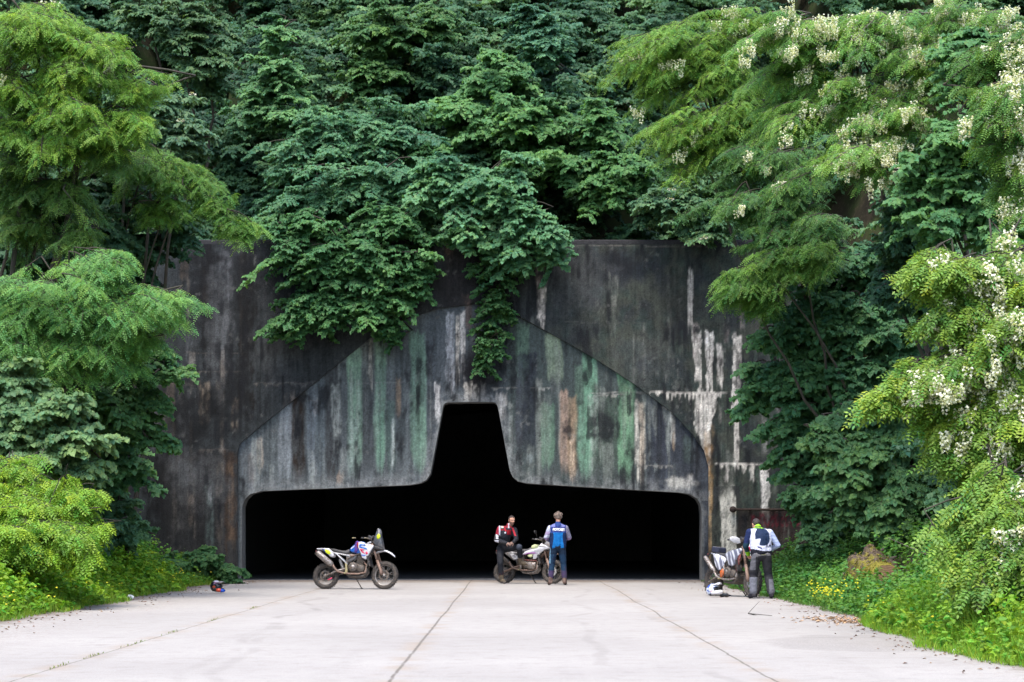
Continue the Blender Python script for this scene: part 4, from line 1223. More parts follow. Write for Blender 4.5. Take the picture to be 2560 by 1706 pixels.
T("hornbeam_tree", "dark green leafy tree hanging over the white-streaked right wing of the wall", "tree", 'maple2', gp(9.4, 50.5),
  [(1950, 610, 140, 65, 48.5, 1.2), (1880, 720, 120, 65, 48.2, 1.1), (1800, 760, 75, 45, 48, .7), (2010, 740, 120, 75, 48, 1.1), (1790, 860, 95, 55, 48.6, .7), (1900, 860, 120, 65, 48, 1.0), (1735, 920, 55, 28, 49, .4), (1850, 960, 100, 60, 48.4, .9), (1840, 1060, 75, 55, 48.4, .7), (2040, 880, 100, 85, 47.6, 1.1), (1950, 1000, 100, 60, 48, 1.0), (1900, 1130, 60, 50, 48, .7)], GR, nb=380, bl=1.3, sag=.55, tint=(.82, .86, 1.05), flow=(-.6, -.3, -.1))
T("grey_tree", "blue-grey leaved tree behind the near blossoms in the middle right", "tree", 'grey', gp(10.6, 44),
  [(2080, 560, 90, 65, 43, 1.1), (2100, 470, 120, 65, 43, 1.2), (2150, 650, 65, 55, 42.6, .9), (2060, 660, 80, 50, 43, 1)], GR, nb=80, bl=1.3, sag=.4, tint=(.5, .62, .75))
T("robinia_tree", "robinia with dense white blossoms in the upper right corner at the picture's edge", "tree", 'robinia', gp(9.0, 33),
  [(2280, 230, 70, 65, 31, 1.0), (2320, 330, 60, 65, 31, .9), (2300, 110, 100, 55, 32, 1.1, .7), (2330, 430, 50, 45, 31, .7)], GR, nb=95, bl=1.2, sag=.5, flowers=260, tint=(.75, .85, 1.0), flow=(-.8, -.2, -.1))
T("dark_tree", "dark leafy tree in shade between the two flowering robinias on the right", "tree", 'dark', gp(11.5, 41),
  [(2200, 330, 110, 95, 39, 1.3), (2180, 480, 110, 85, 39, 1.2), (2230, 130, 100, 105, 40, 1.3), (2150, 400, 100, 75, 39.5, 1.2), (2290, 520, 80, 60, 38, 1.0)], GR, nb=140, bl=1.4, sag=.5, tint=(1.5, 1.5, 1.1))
T("robinia_tree", "near bright robinia with long white blossom clusters hanging in from the right edge", "tree", 'bright', gp(8.2, 27),
  [(2200, 620, 85, 40, 27, .8), (2290, 610, 85, 55, 27, .9), (2210, 700, 85, 35, 26.8, .8), (2290, 740, 85, 55, 26.6, .9), (2120, 825, 95, 24, 26.6, .7), (2230, 820, 95, 42, 26.5, .8), (2030, 885, 55, 16, 26.6, .4), (2110, 880, 60, 18, 26.6, .5), (2290, 900, 85, 62, 26.4, .8), (2190, 950, 80, 32, 26.5, .6), (2270, 1010, 95, 52, 26.4, .8), (2120, 595, 45, 18, 27, .4)], GR, nb=250, bl=1.15, sag=.45, flowers=820, trunk_r=.05, tint=(.90, .88, 1.5), sz=1.15, flow=(-1.1, -.2, -.12))
T("robinia_tree", "lowest robinia bough with sparse white blossoms drooping over the tall grass on the right", "tree", 'bright', gp(7.6, 24.6),
  [(2290, 1130, 100, 42, 24.4, .7), (2320, 1220, 80, 52, 24.2, .7), (2280, 1290, 80, 34, 24, .6), (2340, 1310, 50, 40, 24, .6), (2235, 1190, 40, 22, 24.4, .4), (2230, 1275, 45, 20, 24, .4)], GR, nb=100, bl=.8, sag=.5, flowers=190, trunk_r=.04, tint=(.86, .86, 1.5), sz=1.15, flow=(-1.0, -.2, -.2))
T("maple_bush", "broad-leaved maple bush standing behind the mossy log", "bush", 'shrub', gp(9.6, 45.0),
  [(2000, 1040, 90, 50, 43.7, .9), (2100, 1000, 90, 50, 43.8, .9), (1960, 1100, 80, 50, 43.6, .8), (2080, 1110, 110, 60, 43.2, .9), (2180, 1080, 70, 60, 43.4, .9), (1960, 1170, 60, 40, 43.6, .6), (2060, 1190, 90, 50, 43.0, .8), (2170, 1190, 70, 60, 43.0, .8), (2080, 1260, 80, 30, 43.0, .6), (1900, 1010, 40, 40, 44.2, .5)], GR, nb=300, bl=1.05, sag=.45, near=True, tint=(.9, .95, 1.1), sz=1.15)
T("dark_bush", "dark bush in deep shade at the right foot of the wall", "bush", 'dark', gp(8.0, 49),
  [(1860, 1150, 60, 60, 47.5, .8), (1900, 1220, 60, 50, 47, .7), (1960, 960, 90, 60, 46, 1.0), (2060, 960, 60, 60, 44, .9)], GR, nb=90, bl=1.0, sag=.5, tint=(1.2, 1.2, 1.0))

# --- the wood behind: one unbroken dark mass of leaves over the hillside
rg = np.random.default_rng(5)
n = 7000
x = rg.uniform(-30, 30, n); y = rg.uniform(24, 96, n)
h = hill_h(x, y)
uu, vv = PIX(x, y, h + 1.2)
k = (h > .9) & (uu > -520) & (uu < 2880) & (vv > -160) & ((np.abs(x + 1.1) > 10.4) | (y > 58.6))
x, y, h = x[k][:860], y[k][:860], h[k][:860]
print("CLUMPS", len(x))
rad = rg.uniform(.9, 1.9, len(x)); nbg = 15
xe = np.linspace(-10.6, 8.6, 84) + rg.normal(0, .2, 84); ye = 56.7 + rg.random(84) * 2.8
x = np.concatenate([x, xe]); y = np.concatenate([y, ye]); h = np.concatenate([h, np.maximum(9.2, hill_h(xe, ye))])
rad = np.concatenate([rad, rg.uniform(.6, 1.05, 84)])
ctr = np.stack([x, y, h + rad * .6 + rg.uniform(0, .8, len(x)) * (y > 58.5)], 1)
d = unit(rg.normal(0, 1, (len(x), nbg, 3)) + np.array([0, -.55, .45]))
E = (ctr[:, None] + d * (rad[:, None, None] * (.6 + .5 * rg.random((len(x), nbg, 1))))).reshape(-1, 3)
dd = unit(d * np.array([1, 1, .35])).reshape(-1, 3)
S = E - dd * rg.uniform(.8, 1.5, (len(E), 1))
V, Q, C, tw, TL = grow(rg, (S, E, np.full(len(E), .45)), dict(KIND['dark'], tw=10, lf=9, L=.135, W=.11), False)  # leaf colour kept dark to stand for the deep shade up the slope
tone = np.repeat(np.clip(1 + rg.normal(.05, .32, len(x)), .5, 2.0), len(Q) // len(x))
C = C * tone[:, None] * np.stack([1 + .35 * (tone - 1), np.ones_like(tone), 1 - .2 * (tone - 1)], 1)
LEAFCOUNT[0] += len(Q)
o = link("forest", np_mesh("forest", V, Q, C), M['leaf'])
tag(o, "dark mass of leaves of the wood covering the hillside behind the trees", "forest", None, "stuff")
print("LEAVES", LEAFCOUNT)
# ------------------------------------------------------------------ weeds and grass of the verges
def edge_l(y): return -7.75 - .05 * np.sin(y * .9) + (fbm(y / 2.3, y * 0, 71) - .5) * .9
def edge_r(y): return np.interp(y, [8, 20, 23.5, 26, 29, 33, 42, 56], [6.2, 5.1, 4.75, 5.0, 5.25, 5.45, 5.35, 5.3]) + (fbm(y / 2.0, y * 0, 72) - .5) * .55


def weeds(rg, x, y, hgt, lf, L, Wd, col, hue):
    """leafy stems: x, y roots, hgt heights"""
    n = len(x)
    z = hill_h(x, y)
    base = np.stack([x, y, z], 1)
    lean = rg.normal(0, .22, (n, 3)); lean[:, 2] = 1
    s = .15 + .85 * rg.random((n, lf)) ** .7
    pos = base[:, None] + (lean * hgt[:, None])[:, None] * s[..., None]
    a = rg.random((n, lf)) * 2 * np.pi
    d = np.stack([np.cos(a), np.sin(a), rg.normal(-.05, .3, (n, lf))], -1)
    d = unit(d)
    nr = rg.normal(0, .35, (n, lf, 3)) + UPV + np.array([0, -.25, 0])
    nr = unit(nr - d * (nr * d).sum(-1, keepdims=True))
    m = n * lf
    pos, d, nr = pos.reshape(-1, 3), d.reshape(-1, 3), nr.reshape(-1, 3)
    l = (L * (.6 + .7 * rg.random(m)))
    V, Q = blades6(pos, d, nr, l, l * Wd / L, .12, .25)
    pc = 1 + rg.normal(0, .16, (n, 1)); hu = rg.normal(0, hue, (n, 1)) + rg.normal(0, hue * .6, (n, lf))
    c = (np.array(col) * (pc * (1 + rg.normal(0, .1, (n, lf))))[..., None]) * np.stack([1 + hu * 1.3, 1 + hu * .25, 1 - hu * .4], -1).clip(.4, 1.9)
    return V, Q, np.repeat(c.reshape(-1, 3), 2, 0).clip(.004, .5)


def grass(rg, x, y, hgt, col, wd=.012):
    n = len(x); z = hill_h(x, y)
    p = np.stack([x, y, z], 1)
    d = unit(np.stack([rg.normal(0, .28, n), rg.normal(0, .28, n), np.ones(n)], 1))
    nr = rg.normal(0, 1, (n, 3)); nr = unit(nr - d * (nr * d).sum(-1, keepdims=True))
    V, Q = kites(p, d, nr, hgt, np.full(n, wd), .1, .25)
    c = np.array(col) * (1 + rg.normal(0, .18, (n, 1))) * np.stack([1 + rg.normal(0, .22, n), np.ones(n), np.ones(n)], 1)
    return V, Q, c.clip(.004, .5)


def cat(parts):
    Vs, Qs, Cs = [], [], []; o = 0
    for V, Q, C in parts:
        Vs.append(V); Qs.append(Q + o); Cs.append(C); o += len(V)
    return np.concatenate(Vs), np.concatenate(Qs), np.concatenate(Cs)


rg = np.random.default_rng(21)
BR = (.17, .33, .026); MD = (.12, .27, .042); DKG = (.045, .125, .035)
# left
n = 14000
y = 27 + 29.5 * rg.random(n) ** 1.25; off = np.abs(rg.normal(0, 2.1, n)) + rg.random(n) * .8
x = edge_l(y) - off
k = (y < 55.3)
x, y, off = x[k], y[k], off[k]
hg = (.14 + .66 * sm(.0, 1.6, off)) * (.6 + .8 * rg.random(len(x)))
near_ = y < 50
A1 = weeds(rg, x[near_], y[near_], hg[near_], 11, .095, .066, BR, .16)
A2 = weeds(rg, x[~near_], y[~near_], hg[~near_] * .8, 10, .09, .06, MD, .14)
n = 9000
y2 = 27 + 29 * rg.random(n); o2 = np.abs(rg.normal(0, .55, n)); x2 = edge_l(y2) + .12 - o2
k = y2 < 55.4
A3 = grass(rg, x2[k], y2[k], (.08 + .22 * sm(0, .6, o2[k])) * (.6 + .8 * rg.random(k.sum())), (.16, .28, .03))
# yellow flowers dotted through
def dots(rg, x, y, zo, size, col):
    n = len(x); kk = 5
    p = np.repeat(np.stack([x, y, hill_h(x, y) + zo], 1), kk, 0)
    a = np.tile(np.arange(kk) * 2 * np.pi / kk, n)
    d = unit(np.stack([np.cos(a), np.sin(a) * .6, .25 + np.sin(a) * .5], 1)); nr = unit(np.tile(np.array([[0, -.8, .8]]), (n * kk, 1)) + rg.normal(0, .2, (n * kk, 3)))
    nr = unit(nr - d * (nr * d).sum(-1, keepdims=True))
    V, Q = kites(p, d, nr, np.full(n * kk, size), np.full(n * kk, size * .8), .1, .0)
    return V, Q, np.tile(np.array([col]), (n * kk, 1)) * (1 + rg.normal(0, .1, (n * kk, 1)))
y3 = 30 + 22 * rg.random(70); x3 = edge_l(y3) - np.abs(rg.normal(.2, 1.0, 70))
A4 = dots(rg, x3, y3, .22 + .25 * rg.random(70), .022, (.60, .54, .03))
V, Q, C = cat([A1, A2, A3, A4])
tag(link("undergrowth", np_mesh("undergrowth", V, Q, C), M['leaf']), "bright green nettles, grass and weeds spilling onto the left edge of the concrete", "weeds", None, "stuff")
# right
n = 9500
y = 17.5 + 38 * rg.random(n) ** 1.15; off = np.abs(rg.normal(0, 1.5, n)) + rg.random(n) * .7
x = edge_r(y) + off
k = (y < 55.3)
x, y, off = x[k], y[k], off[k]
hg = (.10 + .46 * sm(.0, 1.5, off)) * (.6 + .8 * rg.random(len(x)))
lq = G(2022, 1380); k = ~((np.abs(x - lq.x - .05) < .60) & (y > lq.y - 3.6) & (y < lq.y + .5)) | (rg.random(len(x)) < .05); x, y, hg = x[k], y[k], hg[k]
b1 = y < 31; b2 = (y >= 31) & (y < 42); b3 = y >= 42
xb, yb = np.concatenate([x[b1], x[b1] + rg.normal(0, .3, b1.sum())]), np.concatenate([y[b1], y[b1] + .2]); kb = xb > edge_r(yb) + .05; hb2 = np.concatenate([hg[b1], hg[b1]])
B1 = weeds(rg, xb[kb], yb[kb], hb2[kb] * 1.1, 11, .075, .05, (.17, .34, .034), .16)
B2 = weeds(rg, x[b2], y[b2], hg[b2], 10, .085, .058, (.10, .24, .045), .14)
B3 = weeds(rg, x[b3], y[b3], hg[b3] * .9, 10, .085, .055, (.07, .19, .042), .13)
n = 15000
y2 = 17.5 + 14 * rg.random(n); o2 = np.abs(rg.normal(0, .9, n)); x2 = edge_r(y2) - .05 + o2
B4 = grass(rg, x2, y2, (.10 + .42 * sm(0, .9, o2)) * (.6 + .7 * rg.random(n)), (.20, .36, .035), .011)
n = 6000
y2 = 31 + 24 * rg.random(n); o2 = np.abs(rg.normal(0, .5, n)); x2 = edge_r(y2) - .08 + o2
B5 = grass(rg, x2, y2, (.06 + .2 * sm(0, .6, o2)) * (.6 + .7 * rg.random(n)), (.08, .19, .03), .012)
y3 = 20 + 20 * rg.random(24); x3 = edge_r(y3) + np.abs(rg.normal(.3, .8, 24))
B6 = dots(rg, x3, y3, .2 + .25 * rg.random(24), .02, (.60, .54, .03))
V, Q, C = cat([B1, B2, B3, B4, B5, B6])
tag(link("undergrowth", np_mesh("undergrowth", V, Q, C), M['leaf']), "green weeds and tall bright grass along the right edge of the concrete", "weeds", None, "stuff")


def flower_patch(label, cx, cy, rx, ry, n, h):
    o = empty("yellow_flower_plant", (cx, cy, float(hill_h(np.array([cx]), np.array([cy]))[0])), 0, label, "plant")
    x = cx + rg.normal(0, rx, n); y = cy + rg.normal(0, ry, n); hh = h * (.6 + .6 * rg.random(n))
    V, Q, C = weeds(rg, x, y, hh, 9, .06, .03, (.13, .24, .03), .14)
    of = np.array(o.location, dtype=np.float32)
    link("foliage", np_mesh("foliage", V - of, Q, C), M['leaf'], o)
    m = n * 5
    xi = np.repeat(x, 5) + rg.normal(0, .05, m); yi = np.repeat(y, 5) + rg.normal(0, .05, m)
    V, Q, C = dots(rg, xi, yi, np.repeat(hh, 5) * (.75 + .4 * rg.random(m)), .020, (.60, .56, .03))
    link("blossom", np_mesh("blossom", V - of, Q, C), M['petal'], o)["kind"] = "stuff"


q = G(1895, 1398); flower_patch("yellow flowering weed at the concrete's edge just left of the mossy log", q.x + .15, q.y, .22, .25, 17, .42)
q = G(340, 1352); flower_patch("patch of small yellow flowers among the weeds on the left verge", q.x - .35, q.y, .5, .5, 40, .42)
q = G(480, 1343); flower_patch("little tuft with yellow flowers near the left jamb, behind the black helmet", q.x - .55, q.y + .6, .15, .2, 12, .3)

# ------------------------------------------------------------------ log with its root plate
m, nt, b = new_mat("mossy_bark"); t = NT(nt)
tc = t.N.new("ShaderNodeTexCoord").outputs["Object"]; geo = t.N.new("ShaderNodeNewGeometry").outputs["Position"]
sx = t.N.new("ShaderNodeSeparateXYZ"); t.L.new(tc, sx.inputs[0])
n1 = t.noise(tc, 9, 6, .7); n2 = t.noise(tc, 34, 5, .7)
c = t.mix(t.step(n2, .35, .7), (.055, .04, .03), (.16, .125, .10))
ms = t.m('ADD', t.m('ADD', n1, t.m('MULTIPLY', sx.outputs[1], -.35)), t.m('MULTIPLY', sx.outputs[0], -.22))
c = t.mix(t.step(ms, .36, .56), c, t.mix(t.step(n2, .35, .65), (.13, .12, .02), (.25, .22, .045)))
t.L.new(c, b.inputs["Base Color"]); b.inputs["Roughness"].default_value = .95; b.inputs["Specular IOR Level"].default_value = .1
bp = t.N.new("ShaderNodeBump"); bp.inputs["Strength"].default_value = .8; bp.inputs["Distance"].default_value = .03
t.L.new(n2, bp.inputs["Height"]); t.L.new(bp.outputs[0], b.inputs["Normal"])
M['moss'] = m
m, nt, b = new_mat("sawn_wood"); t = NT(nt)
tc = t.N.new("ShaderNodeTexCoord").outputs["Object"]
wv = t.N.new("ShaderNodeTexWave"); wv.wave_type = 'RINGS'; wv.rings_direction = 'Y'; wv.inputs["Scale"].default_value = 9; wv.inputs["Distortion"].default_value = 4
t.L.new(tc, wv.inputs["Vector"])
c = t.mix(wv.outputs["Fac"], (.15, .085, .045), (.27, .165, .09))
c = t.mix(t.step(t.noise(tc, 5, 5, .6), .48, .66), c, (.09, .05, .035))
t.L.new(c, b.inputs["Base Color"]); b.inputs["Roughness"].default_value = .9
M['sawn'] = m
q = G(2022, 1386)
log = empty("fallen_log", (q.x + .06, q.y + .25, .13), R(6), "mossy sawn log lying end-on in the weeds with its torn root plate", "log")
rgl = np.random.default_rng(3)
NA, prof = 48, [(.275, -.42), (.30, -.40), (.315, -.25), (.33, -.05), (.35, .15), (.40, .32), (.47, .46), (.50, .55), (.42, .62), (.2, .66)]
a = np.linspace(0, 2 * np.pi, NA, endpoint=False)
V = []
for r, yy in prof:
    w_ = sm(.1, .5, np.array(yy))
    rr = r * (1 + .07 * (fbm(a * 3 + 5, a * 0 + yy * 4, 8) - .5) * 2) * (1 + w_ * (.42 * (vnoise(a * 2.4, a * 0 + 3, 12) - .45) + .16 * (vnoise(a * 7, a * 0 + yy, 13) - .5)))
    V.append(np.stack([rr * np.cos(a), np.full(NA, yy) + rgl.normal(0, .012, NA) * w_, rr * np.sin(a) * .97 + .33 + w_ * .08], 1))
V = np.concatenate(V)
Qd = [(i * NA + k, i * NA + (k + 1) % NA, (i + 1) * NA + (k + 1) % NA, (i + 1) * NA + k) for i in range(len(prof) - 1) for k in range(NA)]
link("bark", np_mesh("bark", V, Qd, smooth=True), M['moss'], log)
# shaggy bark scales and moss tufts
nf = 900; fi = rgl.integers(NA * 2, NA * 9, nf); P_ = V[fi] + rgl.normal(0, .02, (nf, 3)); rad_ = unit((P_ - np.array([0, 0, .35])) * np.array([1, 0, 1]))
d_ = unit(rgl.normal(0, .6, (nf, 3)) + rad_ * .5 + np.array([0, -.2, -.5])); n_ = unit(rad_ + rgl.normal(0, .3, (nf, 3))); n_ = unit(n_ - d_ * (n_ * d_).sum(-1, keepdims=True))
Vf, Qf = kites(P_, d_, n_, .04 + .05 * rgl.random(nf), np.full(nf, .03), .3, .2)
mo_ = (fbm(P_[:, 0] * 6, P_[:, 2] * 6 + P_[:, 1] * 4, 44) + .25 * (P_[:, 2] - .35) - .5 * np.clip(P_[:, 1] - .2, 0, 1)) > .48
Cf = np.where(mo_[:, None], np.array([[.22, .20, .035]]), np.array([[.13, .095, .07]])) * (1 + rgl.normal(0, .28, (nf, 1)))
link("moss", np_mesh("moss", Vf, Qf, Cf.clip(.01, .5)), M['leaf'], log)["kind"] = "stuff"
mb = MB(); ring = [tuple(V[k]) for k in range(NA)]; mb.add(ring + [(0, -.425, .33)], [[k, (k + 1) % NA, NA] for k in range(NA)], False)
mb.build("sawn_face", M['sawn'], log)
for i, (aa, ln) in enumerate(((95, .22), (70, .18), (130, .2), (150, .16), (175, .2), (40, .2), (15, .24), (-8, .28), (110, .14))):
    mb = MB(); ca, sa = math.cos(R(aa)), math.sin(R(aa)); r0 = .40
    mb.tube([(ca * r0 * .8, .5, .38 + sa * r0 * .8), (ca * (r0 + ln * .5), .53, .38 + sa * (r0 + ln * .5)), (ca * (r0 + ln) + .03, .50, .38 + sa * (r0 + ln) - .02)], [.07, .045, .018], 7)
    mb.build("root", M['bark'] if i not in (0, 3) else M['sawn'], log)


def stick(label, pts, r, m='bark_pale'):
    p0 = Vector(pts[0])
    o = empty("fallen_branch", p0, 0, label, "branch")
    mb = MB(); mb.tube([Vector(p) - p0 for p in pts], [r * (1 - .6 * i / (len(pts) - 1)) for i in range(len(pts))], 6)
    mb.build("wood", M[m], o)
    a = Vector(pts[1]) - p0
    mb = MB(); mb.tube([a, a + Vector((.12, .05, .12)), a + Vector((.2, .04, .2))], [r * .5, r * .35, r * .15], 5); mb.build("side_twig", M[m], o)


stick("pale bare branch lying against the right side of the mossy log", [W(2028, 1378, 39.0), W(2060, 1358, 39.2), W(2098, 1335, 39.5)], .022)
stick("long thin dead branch slanting through the bushes above the mossy log", [W(2215, 1338, 37.0), W(2130, 1275, 37.4), W(2040, 1236, 37.6)], .016)
stick("thin dark twig lying on the concrete near the right verge", [W(1853, 1441, 33.3) , Vector((G(1835, 1456).x, 33.0, .03)), Vector((G(1905, 1460).x, 32.6, .012))], .010, 'bark')
# chips of wood thrown out where the log was sawn
rgc = np.random.default_rng(9)
n = 520; q = G(1985, 1428)
x = q.x + rgc.normal(.05, .42, n); y = q.y + rgc.normal(0, .8, n)
p_ = np.stack([x, y, np.full(n, .012) + .01 * rgc.random(n)], 1)
a = rgc.random(n) * 6.28; d = np.stack([np.cos(a), np.sin(a), 0 * a], 1); nr = unit(UPV + rgc.normal(0, .25, (n, 3))); nr = unit(nr - d * (nr * d).sum(-1, keepdims=True))
V, Q = kites(p_, d, nr, .05 + .07 * rgc.random(n), np.full(n, .03), .3, .1)
C = np.array([[.42, .27, .16]]) * (1 + rgc.normal(0, .25, (n, 1)))
M['chips'] = mat("wood_chip", (.4, .26, .15), .9, 0, .3, 20, attr=True)
tag(link("wood_chips", np_mesh("wood_chips", V, Q, C.clip(.05, .7)), M['chips']), "pale orange wood chips scattered on the concrete below the mossy log", "wood chips", None, "stuff")
# dead leaves and bark crumbs along both edges
n = 700
y = 19 + 36 * rgc.random(n); sd = rgc.random(n) < .5
x = np.where(sd, edge_l(y) + np.abs(rgc.normal(0, .55, n)) - .1, edge_r(y) - np.abs(rgc.normal(0, .4, n)) + .1)
p_ = np.stack([x, y, np.full(n, .008)], 1); a = rgc.random(n) * 6.28; d = np.stack([np.cos(a), np.sin(a), .1 * rgc.normal(0, 1, n)], 1); d = unit(d)
nr = unit(UPV + rgc.normal(0, .35, (n, 3))); nr = unit(nr - d * (nr * d).sum(-1, keepdims=True))
V, Q = kites(p_, d, nr, .03 + .05 * rgc.random(n), np.full(n, .03), .3, .1)
C = np.where(rgc.random((n, 1)) < .5, np.array([[.16, .075, .045]]), np.array([[.20, .13, .07]])) * (1 + rgc.normal(0, .25, (n, 1)))
tag(link("fallen_leaves", np_mesh("fallen_leaves", V, Q, C.clip(.02, .6)), M['chips']), "brown dead leaves and crumbs of bark along both edges of the concrete", "fallen leaves", None, "stuff")


def litter(label, p, s, seed):
    """crumpled piece of paper"""
    r = random.Random(seed); bm = bmesh.new(); bmesh.ops.create_icosphere(bm, subdivisions=2, radius=1)
    for v in bm.verts:
        v.co = Vector((v.co.x * s[0], v.co.y * s[1], v.co.z * s[2])) * r.uniform(.62, 1.15)
        v.co.z = max(v.co.z + s[2] * .8, .004)
    me = bpy.data.meshes.new("paper_litter"); bm.to_mesh(me); bm.free()
    o = link("paper_litter", me, M['paper']); o.location = p
    tag(o, label, "litter")


M['paper'] = mat("white_paper", (.78, .78, .78), .8, 0, .06, 30)
litter("crumpled white paper at the left edge of the concrete", G(299, 1378), (.075, .06, .055), 1)
litter("flat crumpled white paper in the grass at the right edge", G(2200, 1502), (.075, .06, .03), 2)

# grass sprouting from the left expansion joint
n = 170
yj = np.concatenate([rgc.normal(c_, .35, n // 6) for c_ in (20.5, 22.4, 24.6, 27.5, 31.0, 36.0)]); n = len(yj)
xj = -4.61 + rgc.normal(0, .012, n)
V, Q, C = grass(rgc, xj, yj, .015 + .03 * rgc.random(n), (.16, .22, .04), .008)
tag(link("grass", np_mesh("grass", V, Q, C), M['leaf']), "little tufts of grass sprouting from the left expansion joint of the concrete", "grass", None, "stuff")
# ------------------------------------------------------------------ motorcycles
MUD = (.16, .115, .085)
M['rubber'] = mat("tyre_rubber", (.028, .027, .027), .85, 0, .3, 20, .3, (.10, .08, .065), .55)
M['rim_steel'] = mat("rim_alloy", (.42, .40, .38), .4, .7, .15, 12, 0, MUD, .45)
M['rim_dark'] = mat("rim_dark", (.07, .065, .06), .5, .4, .15, 12, 0, MUD, .4)
M['alloy'] = mat("dusty_alloy", (.34, .31, .29), .45, .7, .2, 12, .1, MUD, .5)
M['engine'] = mat("dusty_engine", (.085, .078, .072), .6, .4, .35, 14, .3, (.17, .13, .10), .5)
M['black_plastic'] = mat("black_plastic", (.022, .022, .024), .5, 0, .15, 12, 0, (.12, .09, .07), .3)
M['seat'] = mat("seat_vinyl", (.05, .05, .053), .65, 0, .15, 18, .2, (.13, .11, .09), .25)
M['white_plastic'] = mat("white_plastic", (.64, .64, .67), .35, 0, .04, 8, 0, (.40, .34, .29), .16)
M['blue_plastic'] = mat("blue_plastic", (.015, .13, .55), .35, 0, .1, 8, 0, (.2, .2, .25), .1)
M['navy'] = mat("navy_plastic", (.012, .03, .14), .4, 0, .1, 8)
M['red_decal'] = mat("red_decal", (.62, .03, .10), .4, 0, .1, 8)
M['yellow_decal'] = mat("yellow_decal", (.60, .68, .02), .5, 0, .06, 8)
M['fork_mud'] = mat("muddy_fork", (.20, .125, .095), .6, .2, .25, 14, 0, (.26, .19, .15), .5)
M['steel'] = mat("steel_tube", (.50, .50, .50), .35, .6, .1, 12, 0, MUD, .3)
M['white_tube'] = mat("white_tube", (.66, .66, .68), .45, 0, .08, 12, 0, (.3, .25, .2), .25)
M['fairing'] = mat("smoked_fairing", (.075, .082, .095), .25, 0, .12, 8, 0, (.16, .15, .14), .25)
M['purple'] = mat("purple_cloth", (.10, .045, .26), .85, 0, .3, 16, .3)
M['red_cloth'] = mat("red_cloth", (.30, .02, .04), .85, 0, .25, 16, .3)
M['brass'] = mat("dusty_bracket", (.36, .32, .17), .6, .3, .2, 14, 0, MUD, .4)
M['lime_cloth'] = mat("pale_lime_cloth", (.52, .56, .30), .85, 0, .2, 16, .3)
M['orange'] = mat("orange_plastic", (.55, .12, .02), .45, 0, .12, 10, 0, MUD, .35)
M['grey_plastic'] = mat("grey_plastic", (.20, .20, .21), .5, 0, .15, 10, 0, MUD, .4)
M['violet_decal'] = mat("violet_decal", (.26, .03, .30), .4, 0, .1, 8)
M['dark_navy'] = mat("dark_navy_cloth", (.018, .022, .045), .7, 0, .2, 12)
M['mirror'] = mat("mirror_glass", (.5, .52, .55), .08, 1.0, .03, 8)
M['rust_red'] = mat("dull_red_tube", (.14, .03, .03), .6, .1, .2, 12, 0, MUD, .4)


def px(ox, oz, sx, sz=None):
    sz = sz or sx
    return lambda L: [((a - ox) / sx, (oz - b) / sz) for a, b in L]


def make_wheel(parent, x, r, w, rim_m, steer=0.0, disc_m=None):
    whl = empty("wheel", (x, 0, r), steer)
    whl.parent = parent
    mb = MB()
    t = w / 2
    prof = [(r - .095, -t * .62), (r - .075, -t * .92), (r - .045, -t), (r - .018, -t * .82), (r - .006, -t * .42), (r - .004, 0), (r - .006, t * .42), (r - .018, t * .82), (r - .045, t), (r - .075, t * .92), (r - .095, t * .62)]
    mb.lathe(prof, (0, 0, 0), 'y', 48)
    nk = 40
    for k in range(nk):
        a = 2 * math.pi * (k + .5) / nk
        rot = Matrix.Rotation(-a, 3, 'Y')
        ys = (-t * .34, t * .34) if k % 2 else (-t * .78, 0, t * .78)
        for yy in ys:
            q = rot @ Vector((r - .007, 0, 0)); mb.box((q.x, yy, q.z), (.024, t * .42, .026), rot, .1)
    mb.build("tyre", M['rubber'], whl)
    mb = MB(); ri = r - .088
    mb.lathe([(ri + .004, -t * .62), (ri - .016, -t * .50), (ri - .020, 0), (ri - .016, t * .50), (ri + .004, t * .62), (ri + .002, 0)], (0, 0, 0), 'y', 48, closed=True)
    mb.build("rim", rim_m, whl)
    mb = MB(); mb.lathe([(.0, -.075), (.035, -.075), (.042, -.06), (.03, -.045), (.03, .045), (.042, .06), (.035, .075), (0, .075)], (0, 0, 0), 'y', 20)
    mb.build("hub", M['alloy'], whl)
    mb = MB()
    for k in range(32):
        a = 2 * math.pi * k / 32; a2 = a + (.35 if k % 4 < 2 else -.35); yy = .05 if k % 2 else -.05
        mb.tube([(.036 * math.cos(a), yy, .036 * math.sin(a)), ((ri - .01) * math.cos(a2), yy * .25, (ri - .01) * math.sin(a2))], .0028, 4, False)
    mb.build("spokes", M['rim_steel'], whl)
    if True:
        mb = MB(); rd = .135
        n = 40
        prof_v = []; fs = []
        for k in range(n):
            a = 2 * math.pi * k / n; ro = rd * (1 + .045 * (1 if (k // 2) % 2 else -1))
            for rr, yy in ((ro, .062), (.092, .062), (.092, .067), (ro, .067)): prof_v.append((rr * math.cos(a), -yy, rr * math.sin(a)))
        for k in range(n):
            k2 = (k + 1) % n
            for i in range(4): fs.append([k * 4 + i, k2 * 4 + i, k2 * 4 + (i + 1) % 4, k * 4 + (i + 1) % 4])
        mb.add(prof_v, fs, False)
        for k in range(6):
            a = 2 * math.pi * k / 6; mb.tube([(.04 * math.cos(a), -.064, .04 * math.sin(a)), (.095 * math.cos(a + .4), -.064, .095 * math.sin(a + .4))], .006, 5)
        mb.build("brake_disc", disc_m, whl)
    return whl


def thin(parent, name, pts, y, m, t=.004):
    """decal or sheet lying on the side of a panel"""
    mb = MB(); mb.pillow(pts, y, t, .97)
    return mb.build(name, m, parent)


